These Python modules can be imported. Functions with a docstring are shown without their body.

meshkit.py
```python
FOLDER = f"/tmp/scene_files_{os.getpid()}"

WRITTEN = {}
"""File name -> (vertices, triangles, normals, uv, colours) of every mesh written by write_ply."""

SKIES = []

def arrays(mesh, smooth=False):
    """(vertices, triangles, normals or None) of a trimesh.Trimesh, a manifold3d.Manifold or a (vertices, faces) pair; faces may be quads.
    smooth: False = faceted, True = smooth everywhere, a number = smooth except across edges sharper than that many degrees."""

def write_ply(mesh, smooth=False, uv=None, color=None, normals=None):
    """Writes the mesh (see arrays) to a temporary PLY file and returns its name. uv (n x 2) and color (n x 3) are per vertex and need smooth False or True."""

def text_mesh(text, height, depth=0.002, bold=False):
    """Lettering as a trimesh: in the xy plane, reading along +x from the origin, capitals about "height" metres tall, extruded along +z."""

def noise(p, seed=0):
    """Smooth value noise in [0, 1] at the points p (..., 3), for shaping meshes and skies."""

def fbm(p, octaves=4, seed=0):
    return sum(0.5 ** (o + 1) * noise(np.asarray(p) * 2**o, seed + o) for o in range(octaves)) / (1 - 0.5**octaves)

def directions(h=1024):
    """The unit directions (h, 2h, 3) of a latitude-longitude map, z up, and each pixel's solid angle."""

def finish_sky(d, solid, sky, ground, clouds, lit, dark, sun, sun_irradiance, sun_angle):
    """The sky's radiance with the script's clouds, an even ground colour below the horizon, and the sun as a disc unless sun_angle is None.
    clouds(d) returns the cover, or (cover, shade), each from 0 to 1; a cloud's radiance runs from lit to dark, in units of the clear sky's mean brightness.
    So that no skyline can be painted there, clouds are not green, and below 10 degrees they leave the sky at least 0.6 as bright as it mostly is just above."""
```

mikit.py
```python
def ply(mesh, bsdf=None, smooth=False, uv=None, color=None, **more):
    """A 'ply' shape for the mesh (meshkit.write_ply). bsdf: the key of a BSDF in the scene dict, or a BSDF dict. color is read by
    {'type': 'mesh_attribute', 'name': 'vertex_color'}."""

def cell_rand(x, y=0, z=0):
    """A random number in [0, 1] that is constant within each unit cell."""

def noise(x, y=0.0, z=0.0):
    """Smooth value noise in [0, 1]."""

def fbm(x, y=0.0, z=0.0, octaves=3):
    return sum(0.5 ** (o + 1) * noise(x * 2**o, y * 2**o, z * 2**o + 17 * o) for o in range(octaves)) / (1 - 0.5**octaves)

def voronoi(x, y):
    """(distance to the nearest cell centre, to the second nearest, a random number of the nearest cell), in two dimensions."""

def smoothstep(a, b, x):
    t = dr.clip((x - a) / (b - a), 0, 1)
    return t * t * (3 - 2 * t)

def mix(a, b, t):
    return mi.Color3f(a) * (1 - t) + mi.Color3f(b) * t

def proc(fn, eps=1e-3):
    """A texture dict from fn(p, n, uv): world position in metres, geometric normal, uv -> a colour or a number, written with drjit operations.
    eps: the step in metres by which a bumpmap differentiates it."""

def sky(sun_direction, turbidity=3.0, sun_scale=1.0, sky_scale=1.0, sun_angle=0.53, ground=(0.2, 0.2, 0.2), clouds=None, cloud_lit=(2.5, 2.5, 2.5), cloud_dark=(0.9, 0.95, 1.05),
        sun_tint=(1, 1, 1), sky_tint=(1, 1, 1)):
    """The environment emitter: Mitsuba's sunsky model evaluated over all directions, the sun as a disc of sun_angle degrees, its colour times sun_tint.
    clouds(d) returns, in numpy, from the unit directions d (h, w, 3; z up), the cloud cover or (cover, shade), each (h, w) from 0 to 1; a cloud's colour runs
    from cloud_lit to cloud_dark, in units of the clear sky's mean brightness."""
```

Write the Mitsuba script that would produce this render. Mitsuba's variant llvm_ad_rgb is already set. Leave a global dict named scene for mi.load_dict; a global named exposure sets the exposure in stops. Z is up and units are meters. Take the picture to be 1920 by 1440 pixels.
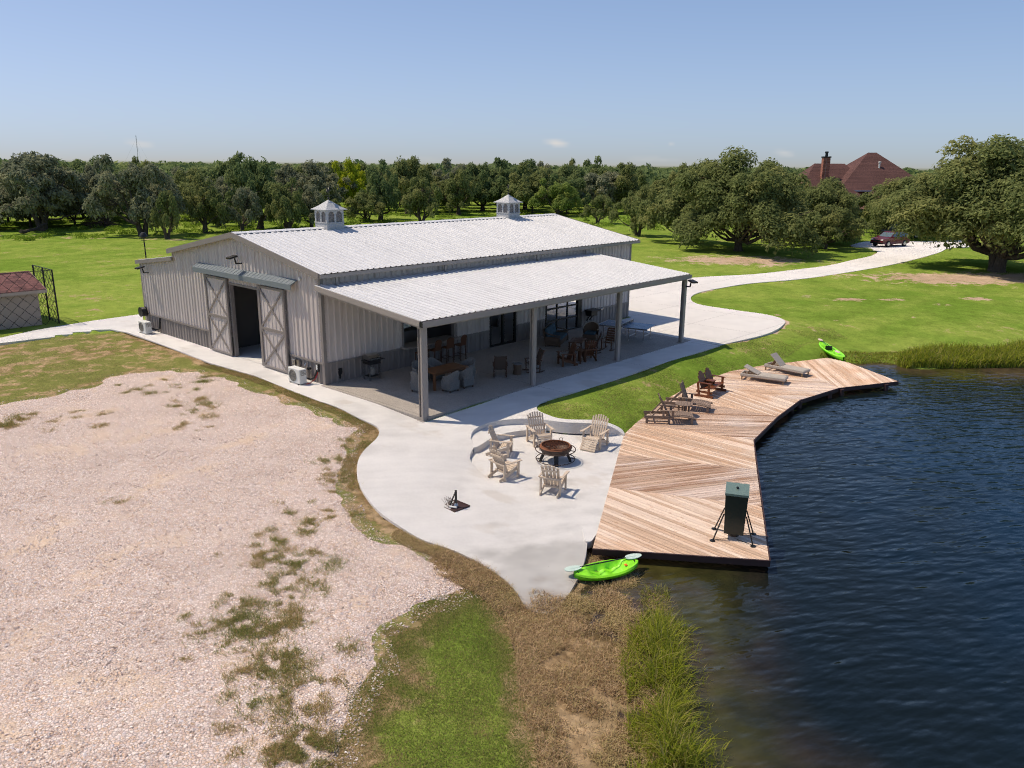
import math, random
import numpy as np, trimesh, shapely, shapely.geometry as sg
import mitsuba as mi, drjit as dr
import mikit, meshkit
from mikit import proc, noise, fbm, voronoi, cell_rand, smoothstep, mix
from scipy.interpolate import RBFInterpolator, splprep, splev
from scipy.spatial import cKDTree
T = mi.ScalarTransform4f
scene, labels = {}, {}

# ---------------------------------------------------------------- camera, sky, exposure
CAM = np.array([-18.51, -27.417, 8.934])
YAW, PITCH, ROLL = 0.73923, -0.26765, 0.00926
_f = np.array([math.cos(YAW)*math.cos(PITCH), math.sin(YAW)*math.cos(PITCH), math.sin(PITCH)])
_r = np.array([math.sin(YAW), -math.cos(YAW), 0.0]); _u = np.cross(_r, _f)
_up = -math.sin(ROLL)*_r + math.cos(ROLL)*_u
scene['camera'] = {'type': 'perspective', 'fov': 65.425, 'fov_axis': 'x', 'near_clip': 0.5, 'far_clip': 6000.0,
                   'to_world': T().look_at(origin=CAM.tolist(), target=(CAM+_f).tolist(), up=_up.tolist())}
CLOUDS = [((0.772, 0.635, 0.0265), 1.25, 0.33, 1.0), ((0.397, 0.918, 0.019), 1.2, 0.33, 0.55), ((0.851, 0.525, 0.026), 0.35, 0.14, 0.5),
          ((0.911, 0.412, 0.016), 1.0, 0.30, 0.40), ((0.837, 0.547, 0.009), 2.6, 0.22, 0.22), ((0.664, 0.748, 0.006), 2.6, 0.22, 0.15)]
def cloud_cover(d):
    el = np.degrees(np.arcsin(np.clip(d[..., 2], -1, 1))); az = np.degrees(np.arctan2(d[..., 1], d[..., 0]))
    out = np.zeros(d.shape[:2])
    for c, wx, wy, s in CLOUDS:
        a0 = math.degrees(math.atan2(c[1], c[0])); e0 = math.degrees(math.asin(c[2]))
        q = ((az-a0)/wx)**2 + ((el-e0-0.12*(az-a0)/wx)/wy)**2
        n = meshkit.noise(np.stack([az*2.3, el*5.0, az*0+a0], -1))
        out = np.maximum(out, s*np.clip(1.25*np.exp(-q*1.2)-0.55+0.5*(n-0.5), 0, 1)*1.4)
    return np.clip(out, 0, 1)
scene['sky'] = mikit.sky((-0.265, 0.44, 0.86), turbidity=3.6, ground=(0.16, 0.18, 0.10), clouds=cloud_cover, cloud_lit=(2.0, 1.95, 1.9),
                         sky_scale=1.2, sky_tint=(1.03, 0.965, 1.035), sun_tint=(1.0, 1.03, 1.07))
exposure = 1.5

# ---------------------------------------------------------------- helpers
def rng(s): return np.random.default_rng(s)
def cat(*ms):
    V, F, n = [], [], 0
    for m in ms:
        if isinstance(m, trimesh.Trimesh): m = (m.vertices, m.faces)
        v, f = np.asarray(m[0], float), np.asarray(m[1], int)
        if f.shape[1] == 4: f = np.vstack([f[:, [0, 1, 2]], f[:, [0, 2, 3]]])
        V.append(v); F.append(f+n); n += len(v)
    return np.vstack(V), np.vstack(F)
_BF = np.array([[0, 2, 3, 1], [4, 5, 7, 6], [0, 1, 5, 4], [2, 6, 7, 3], [0, 4, 6, 2], [1, 3, 7, 5]])
def bx(x0, x1, y0, y1, z0, z1):
    v = np.array([(x, y, z) for z in (z0, z1) for y in (y0, y1) for x in (x0, x1)], float)
    f = np.array([[0, 2, 3, 1], [4, 5, 7, 6], [0, 1, 5, 4], [2, 6, 7, 3], [0, 4, 6, 2], [1, 3, 7, 5]])
    return cat((v, f))
def rbx(x0, x1, y0, y1, z0, z1, r=0.01):
    """box with chamfered edges"""
    pts = []
    for sx in (0, 1):
        for sy in (0, 1):
            for sz in (0, 1):
                c = np.array([(x0, x1)[sx], (y0, y1)[sy], (z0, z1)[sz]], float)
                d = np.array([1-2*sx, 1-2*sy, 1-2*sz])*r
                for k in range(3):
                    e = d.copy(); e[k] = 0
                    pts.append(c+e)
    h = trimesh.convex.convex_hull(np.array(pts))
    return h.vertices, h.faces
def bar(p0, p1, w, h, up=(0, 0, 1), taper=1.0):
    p0, p1 = np.array(p0, float), np.array(p1, float)
    d = p1-p0; d /= np.linalg.norm(d); up = np.array(up, float)
    s = np.cross(d, up)
    if np.linalg.norm(s) < 1e-6: s = np.cross(d, [1, 0, 0.0])
    s /= np.linalg.norm(s); t = np.cross(s, d)
    v = []
    for p, k in ((p0, 1.0), (p1, taper)):
        for b in (-1, 1):
            for a in (-1, 1): v.append(p+a*s*w/2*k+b*t*h/2*k)
    f = np.array([[0, 1, 3, 2], [4, 6, 7, 5], [0, 4, 5, 1], [2, 3, 7, 6], [0, 2, 6, 4], [1, 5, 7, 3]])
    return cat((np.array(v), f))
def tube(P, R, n=8, cap=True):
    P = np.asarray(P, float); R = np.broadcast_to(R, (len(P),)).astype(float)
    t = np.gradient(P, axis=0); t /= np.linalg.norm(t, axis=1, keepdims=True)+1e-12
    a = np.cross(t[0], [0, 0, 1.0]);
    if np.linalg.norm(a) < 1e-3: a = np.cross(t[0], [1.0, 0, 0])
    A = []
    for k in range(len(P)):
        a = a-t[k]*(a@t[k]); a /= np.linalg.norm(a); A.append(a)
    A = np.array(A); B = np.cross(t, A); g = np.arange(n)*2*np.pi/n
    v = P[:, None]+R[:, None, None]*(np.cos(g)[None, :, None]*A[:, None]+np.sin(g)[None, :, None]*B[:, None])
    i, j = np.meshgrid(np.arange(len(P)-1), np.arange(n), indexing='ij')
    q = np.stack([i*n+j, i*n+(j+1) % n, (i+1)*n+(j+1) % n, (i+1)*n+j], -1).reshape(-1, 4)
    v = v.reshape(-1, 3); f = np.vstack([q[:, [0, 1, 2]], q[:, [0, 2, 3]]])
    if cap:
        m = len(v); v = np.vstack([v, P[0], P[-1]]); k = np.arange(n); e = (len(P)-1)*n
        f = np.vstack([f, np.stack([(k+1) % n, k, k*0+m], 1), np.stack([e+k, e+(k+1) % n, k*0+m+1], 1)])
    return v, f
def ring(c, R, r, n=32, m=8):
    g = np.linspace(0, 2*np.pi, n, endpoint=False); h = np.linspace(0, 2*np.pi, m, endpoint=False)
    G, H = np.meshgrid(g, h, indexing='ij')
    v = np.stack([c[0]+(R+r*np.cos(H))*np.cos(G), c[1]+(R+r*np.cos(H))*np.sin(G), c[2]+r*np.sin(H)], -1).reshape(-1, 3)
    i, j = np.meshgrid(np.arange(n), np.arange(m), indexing='ij')
    return cat((v, np.stack([i*m+j, (i+1) % n*m+j, (i+1) % n*m+(j+1) % m, i*m+(j+1) % m], -1).reshape(-1, 4)))
def lathe(prof, n=24, at=(0, 0, 0)):
    prof = np.asarray(prof, float); g = np.arange(n)*2*np.pi/n
    v = np.stack([prof[:, None, 0]*np.cos(g)+at[0], prof[:, None, 0]*np.sin(g)+at[1], prof[:, None, 1]+0*g+at[2]], -1).reshape(-1, 3)
    i, j = np.meshgrid(np.arange(len(prof)-1), np.arange(n), indexing='ij')
    return cat((v, np.stack([i*n+j, i*n+(j+1) % n, (i+1)*n+(j+1) % n, (i+1)*n+j], -1).reshape(-1, 4)))
def prism(poly, z0, z1):
    p = poly if isinstance(poly, (sg.Polygon, sg.MultiPolygon)) else sg.Polygon(poly)
    ms = [trimesh.creation.extrude_polygon(g, z1-z0, engine='earcut') for g in getattr(p, 'geoms', [p]) if g.area > 1e-7]
    v, f = cat(*ms)
    return v+np.array([0, 0, z0]), f
def xf(m, loc=(0, 0, 0), rz=0, ry=0, rx=0, s=1.0):
    v, f = cat(m); v = v*np.asarray(s, float)
    for a, (i, j) in ((rx, (1, 2)), (ry, (2, 0)), (rz, (0, 1))):
        if a:
            c, sn = math.cos(a), math.sin(a); w = v.copy()
            w[:, i] = c*v[:, i]-sn*v[:, j]; w[:, j] = sn*v[:, i]+c*v[:, j]; v = w
    return v+np.asarray(loc, float), f
def swap(m, order):
    """permute axes, e.g. to stand an extrusion upright"""
    v, f = cat(m); v = v[:, list(order)]
    return (v, f[:, ::-1]) if order in ((0, 2, 1), (1, 0, 2), (2, 1, 0)) else (v, f)

used = {}
def numbered(name):
    n = used.get(name, 0); used[name] = n+1
    return name if n == 0 else f'{name}_{n:03d}'
def info(key, label=None, category=None, group=None, kind=None):
    d = {k: v for k, v in (('label', label), ('category', category), ('group', group), ('kind', kind)) if v}
    if d: labels[key] = d
def thing(name, label, category, group=None):
    key = numbered(name); info(key, label, category, group); return key
def part(parent, name, mesh, bsdf, smooth=False, label=None, kind=None, uv=None, color=None):
    key = numbered(parent+'__'+name)
    scene[key] = mikit.ply(mesh, bsdf, smooth=smooth, uv=uv, color=color)
    info(key, label, kind=kind); return key
def single(name, mesh, bsdf, label=None, category=None, group=None, kind=None, smooth=False, uv=None, color=None):
    key = numbered(name)
    scene[key] = mikit.ply(mesh, bsdf, smooth=smooth, uv=uv, color=color)
    info(key, label, category, group, kind); return key
def proto(parts):
    """[(part name, mesh, bsdf, smooth[, label])] -> ply dicts written once, for put()"""
    out = []
    for p in parts: out.append((p[0], mikit.ply(p[1], p[2], smooth=p[3] if len(p) > 3 else False), p[4] if len(p) > 4 else None))
    return out
def put(pr, name, label, category, loc, rz=0.0, group=None, scale=1.0, swapm=None, tilt=(0, 0)):
    key = thing(name, label, category, group)
    sc = [scale]*3 if np.isscalar(scale) else list(scale)
    m = T().translate(list(map(float, loc))).rotate([0, 0, 1], math.degrees(rz)).rotate([0, 1, 0], tilt[0]).rotate([1, 0, 0], tilt[1]).scale(sc)
    for n, ply, lab in pr:
        k = numbered(key+'__'+n); d = {**ply, 'to_world': m}
        if swapm and swapm.get(n): d['bsdf'] = {'type': 'ref', 'id': swapm[n]}
        scene[k] = d; info(k, lab)
    return key
def smooth_line(P, step=0.15, closed=False, s=0.0):
    P = np.asarray(P, float); tck, u = splprep([P[:, 0], P[:, 1]], s=s, per=closed, k=3)
    L = np.linalg.norm(np.diff(P, axis=0), axis=1).sum()
    return np.stack(splev(np.linspace(0, 1, max(8, int(L/step))), tck), 1)
GROUND_CTRL = np.array([[-8.69,11.89,-0.05],[-12.52,-1.67,-0.1],[-15.11,-10.84,-0.1],[-16.19,-14.66,-0.12],[-10.89,-8.49,-0.1],[-13.69,-14.65,-0.15],[-4.67,5.16,-0.03],[-7.15,-7.28,-0.1],[-9.5,-13.42,-0.25],[-3.29,-4.37,-0.04],[-4.93,-8.71,-0.18],[-12.33,-15.89,-0.25],[-12.35,-18.3,-0.4],[-6.17,-11.07,-0.26],[-9.4,-16.24,-0.4],[-6.23,-13.32,-0.38],[-9.81,-18.09,-0.5],[-11.07,-19.42,-0.55],[-5.98,-14.62,-0.5],[-6.07,-15.97,-0.6],[-8.34,-18.21,-0.62],[-6.43,-16.96,-0.74],[-6.44,-18.04,-0.74],[-10.08,-20.29,-0.66],[-7.88,-19.72,-0.72],[-4.56,-17.34,-0.76],[-4.3,-18.24,-0.79],[-9.09,-21.2,-0.75],[-4.88,-19.48,-0.83],[-6.7,-20.75,-0.83],[-8.15,-22.07,-0.83],[-3.98,-20.44,-1.1],[-6.57,-22.38,-1.2],[0.93,-20.22,-1.9],[-3.73,-22.2,-1.7],[1.11,-22.94,-2.4],[14.9,-20.76,-2.8],[14.48,-16.77,-2.6],[-2.77,-16.7,-0.82],[0.49,-17.19,-1.2],[6.77,-14.21,-1.2],[15.8,-12.49,-1.3],[22.39,-12.92,-1.3],[23.4,-14.71,-1.3],[3.64,-8.61,-0.03],[5.68,-9.35,-0.15],[5.67,-11.4,-0.45],[8.47,-10.65,-0.48],[13.03,-9.97,-0.5],[16.37,-10.0,-0.5],[18.96,-10.77,-0.5],[22.5,-12.26,-0.52],[10.0,-8.97,-0.2],[14.12,-9.21,-0.18],[18.33,-8.61,-0.06],[21.39,-9.79,-0.22],[26.87,-8.22,-0.05],[25.07,-10.89,-0.33],[23.07,-13.7,-0.8],[23.89,-15.79,-0.83],[26.07,-17.7,-0.83],[28.15,-20.13,-0.83],[28.18,-15.81,-0.5],[33.18,-18.59,-0.4],[31.27,-13.46,-0.25],[39.53,-17.3,-0.2],[39.64,-7.29,-0.02],[49.61,-9.82,-0.02],[48.33,-15.54,-0.05],[0.56,-11.03,-0.55],[0.4,-13.4,-0.6],[0.0,8.0,0.0],[12.0,8.0,0.0],[22.0,8.0,0.0],[0.0,18.0,0.0],[22.0,18.0,0.0],[-10.0,20.0,0.0],[-25.0,20.0,0.0],[-30.0,0.0,0.0],[-32.0,-15.0,0.0],[26.0,-4.0,0.0],[9.0,-3.0,0.0],[40.0,0.0,0.0],[40.0,10.0,0.0],[30.0,-2.0,0.0],[45.0,-22.0,-0.6],[50.0,-30.0,-1.0],[40.0,-35.0,-2.5],[25.0,-40.0,-2.8],[10.0,-40.0,-2.8],[0.0,-36.0,-2.2],[-7.0,-34.0,-1.2],[-12.0,-38.0,-0.9],[-18.0,-34.0,-0.6],[-28.0,-34.0,-0.3],[30.0,-25.0,-2.6]])
PATIO_CTRL = np.array([[-1.22,16.46,0.0],[-1.47,11.01,0.0],[-1.48,6.92,0.0],[-1.26,3.39,0.0],[-1.48,0.09,0.0],[0.02,-0.04,0.0],[-0.24,-3.66,0.0],[-1.63,-3.67,-0.01],[-2.19,-6.31,-0.05],[0.01,-6.13,-0.13],[-1.68,-5.94,-0.06],[-4.45,-8.13,-0.12],[-5.8,-10.35,-0.2],[-6.23,-12.48,-0.3],[-3.11,-9.82,-0.22],[0.17,-8.49,-0.15],[-0.38,-9.12,-0.25],[-0.99,-9.6,-0.33],[-1.4,-10.12,-0.42],[-1.49,-10.33,-0.45],[-1.75,-11.95,-0.46],[-1.63,-13.56,-0.46],[-1.8,-14.49,-0.46],[-2.48,-15.55,-0.47],[-2.9,-15.93,-0.5],[-1.34,-9.4,-0.27],[-4.01,-11.97,-0.36],[-6.25,-13.35,-0.36],[-5.91,-14.55,-0.48],[-6.01,-15.91,-0.58],[-6.26,-16.97,-0.74],[-6.08,-17.37,-0.79],[-4.61,-16.93,-0.68],[-3.68,-16.47,-0.56],[-5.54,-13.97,-0.45],[-3.8,-14.82,-0.48],[1.3,-8.32,-0.06],[2.04,-8.67,-0.03],[2.56,-9.21,-0.01],[2.86,-9.74,0.0],[3.61,-10.88,0.0],[3.85,-11.39,-0.02],[4.11,-11.58,-0.1],[4.35,-11.75,-0.28],[4.61,-11.91,-0.45],[3.68,-8.5,0.0],[1.08,-7.73,-0.1],[5.91,-6.37,-0.01],[18.75,-8.53,0.0],[5.9,-8.1,-0.01],[0.92,-6.18,-0.1],[2.8,-6.29,-0.06],[11.74,-7.8,0.0],[0.0,8.0,0.0],[0.0,17.0,0.0],[-3.0,12.0,0.0],[-6.0,20.0,0.0],[-2.0,4.0,0.0]])
PATIO_EDGE = np.array([[-1.55,18.23],[-1.22,16.46],[-1.31,11.35],[-1.48,6.92],[-1.26,3.39],[-1.48,0.09],[-1.55,-1.83],[-1.63,-3.67],[-1.78,-5.06],[-1.87,-5.79],[-2.19,-6.31],[-2.58,-6.69],[-3.25,-7.11],[-3.92,-7.56],[-4.48,-8.11],[-4.8,-8.51],[-5.26,-9.19],[-5.8,-10.35],[-6.12,-11.42],[-6.23,-12.48],[-6.22,-13.31],[-6.02,-13.89],[-5.91,-14.55],[-5.93,-15.21],[-6.01,-15.91],[-6.22,-16.52],[-6.37,-16.93],[-6.27,-17.21],[-6.07,-17.36],[-5.59,-17.28],[-4.93,-17.07],[-4.5,-16.9],[-3.88,-16.6],[-3.02,-16.02],[-2.52,-15.59],[-2.07,-15.0],[-1.8,-14.49],[-1.63,-13.56],[-1.67,-12.65],[-1.77,-11.74],[-1.49,-10.33],[-1.4,-10.12],[-1.22,-9.81],[-0.99,-9.6],[-0.38,-9.12],[-0.06,-8.69],[0.17,-8.49],[0.69,-8.28],[1.29,-8.31],[2.04,-8.67],[2.56,-9.21],[2.81,-9.78],[3.14,-10.51],[3.5,-10.96],[3.8,-11.43],[4.05,-11.63],[4.32,-11.8],[4.4,-12.05]])
PATIO_RIM = np.array([[4.79,-11.28],[4.44,-11.04],[3.86,-10.73],[3.45,-10.29],[3.26,-9.84],[3.3,-9.4],[3.43,-8.85],[3.62,-8.54],[4.18,-8.2],[4.7,-8.12],[5.41,-8.08],[11.41,-8.02],[18.67,-8.11]])
LEDGE = np.array([[-0.57,-9.38],[-0.01,-9.26],[0.59,-9.09],[1.17,-9.11],[1.64,-9.25],[2.17,-9.55],[2.6,-9.81],[3.46,-9.16],[3.07,-8.76],[2.49,-8.26],[1.66,-7.95],[0.95,-8.02],[0.34,-8.33],[0.05,-8.6],[-0.37,-9.13]])
FLOOR = np.array([[-1.45,-10.29],[-1.76,-11.74],[-1.65,-12.64],[-1.62,-13.55],[-1.78,-14.48],[-2.52,-15.58],[-3.11,-16.12],[-2.72,-15.98],[4.56,-11.95]])
DECK_A = np.array([[-3.42,-16.51],[0.13,-14.47],[2.02,-18.45],[-0.92,-20.06]])
DECK_B = np.array([[0.13,-14.47],[2.69,-13.0],[4.6,-17.04],[2.02,-18.45]])
DECK_C = np.array([[2.69,-13.0],[4.58,-11.93],[5.91,-11.52],[7.25,-15.62],[4.6,-17.04]])
DECK_D = np.array([[5.91,-11.52],[9.89,-10.54],[10.52,-15.02],[7.25,-15.62]])
DECK_E = np.array([[9.89,-10.54],[12.65,-10.19],[13.38,-14.69],[10.52,-15.02]])
DECK_F = np.array([[12.65,-10.19],[15.84,-10.27],[18.49,-11.0],[19.19,-11.39],[16.5,-15.15],[13.38,-14.69]])
DECK_G = np.array([[19.19,-11.39],[21.88,-12.5],[21.6,-13.68],[19.52,-16.68],[16.5,-15.15]])
DRIVE = np.array([[18.81,-8.04],[20.25,-8.2],[23.49,-8.47],[25.96,-8.13],[27.24,-7.78],[28.42,-7.01],[29.05,-5.85],[29.15,-4.35],[29.2,-2.43],[29.5,-0.68],[30.72,0.61],[32.23,1.44],[34.22,1.94],[37.28,1.93],[40.95,1.57],[45.59,0.09],[51.64,-1.08],[59.66,-1.96],[67.62,-2.36],[76.16,-2.21],[82.3,-1.79],[87.6,-1.66],[89.49,-2.51],[97.08,-2.02],[100.41,0.01],[95.61,2.26],[92.36,5.18],[89.13,8.07],[82.46,8.33],[79.79,7.17],[79.94,6.17],[78.65,4.8],[76.54,3.49],[74.04,2.71],[70.74,2.09],[64.33,1.98],[58.63,1.85],[51.65,2.93],[46.03,4.27],[42.11,6.13],[36.73,6.88],[31.88,6.78]])
WALK = np.array([[-11.04,19.52],[-6.82,18.48],[-4.34,18.21],[-4.19,18.65],[-3.44,18.29],[-3.25,18.81],[-2.47,18.33],[-2.33,18.7],[-1.55,18.24],[0.07,17.7],[1.78,21.65],[-1.02,21.49],[-3.16,21.13],[-4.65,20.71],[-6.42,19.91],[-10.85,20.48]])
GRAVEL = np.array([[-14.17,7.07],[-11.84,6.89],[-10.12,6.84],[-8.91,7.14],[-7.99,6.95],[-6.94,7.33],[-5.48,8.29],[-3.64,7.96],[-2.07,5.59],[-2.13,0.27],[-2.18,-2.76],[-2.37,-5.0],[-2.16,-5.64],[-3.88,-7.26],[-5.18,-8.5],[-6.41,-10.43],[-6.57,-11.81],[-6.48,-13.4],[-6.45,-14.91],[-6.68,-15.77],[-7.07,-15.55],[-8.38,-15.74],[-9.43,-15.97],[-10.06,-16.63],[-11.07,-17.21],[-11.77,-17.43],[-12.93,-18.4],[-14.05,-19.54],[-18.82,-15.89]])
SHORE = np.array([[-3.11,-16.6],[-3.61,-17.29],[-2.95,-17.88],[-3.35,-18.52],[-4.25,-19.29],[-4.75,-20.0],[-5.83,-20.76],[-6.96,-21.65],[-7.94,-22.35]])
LAWN_FRONT = np.array([[-9.49,-15.93],[-8.38,-15.74],[-7.03,-15.51],[-6.79,-15.87],[-6.97,-16.96],[-7.95,-18.3],[-8.88,-19.24],[-9.82,-20.53],[-10.41,-21.23],[-13.17,-18.74],[-11.77,-17.43],[-11.07,-17.21],[-10.06,-16.63]])
REEDS = np.array([[-5.42,-19.28],[-4.78,-19.35],[-4.6,-19.85],[-5.32,-20.52],[-6.32,-21.22],[-7.25,-21.96],[-8.26,-22.72],[-9.14,-21.77],[-8.35,-21.18],[-7.16,-20.32],[-6.56,-19.73]])
LAWN_MID = np.array([[3.55,-8.74],[3.67,-8.5],[4.16,-8.22],[4.68,-8.13],[5.42,-8.07],[11.47,-7.98],[18.73,-8.08],[23.75,-8.36],[27.15,-7.76],[28.58,-10.1],[25.05,-13.78],[28.02,-12.06],[25.56,-11.13],[19.03,-10.75],[16.25,-10.06],[13.0,-9.99],[10.24,-10.32],[6.93,-11.03],[5.77,-11.44],[4.8,-11.8],[5.02,-11.12],[4.91,-10.7],[4.46,-10.29],[3.95,-9.9],[3.65,-9.53],[3.57,-9.18]])
FAR_REEDS = np.array([[23.61,-15.36],[25.15,-16.94],[28.53,-20.05],[30.11,-21.66],[34.27,-21.03],[31.82,-18.93],[28.43,-16.58],[25.22,-15.38]])
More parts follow.
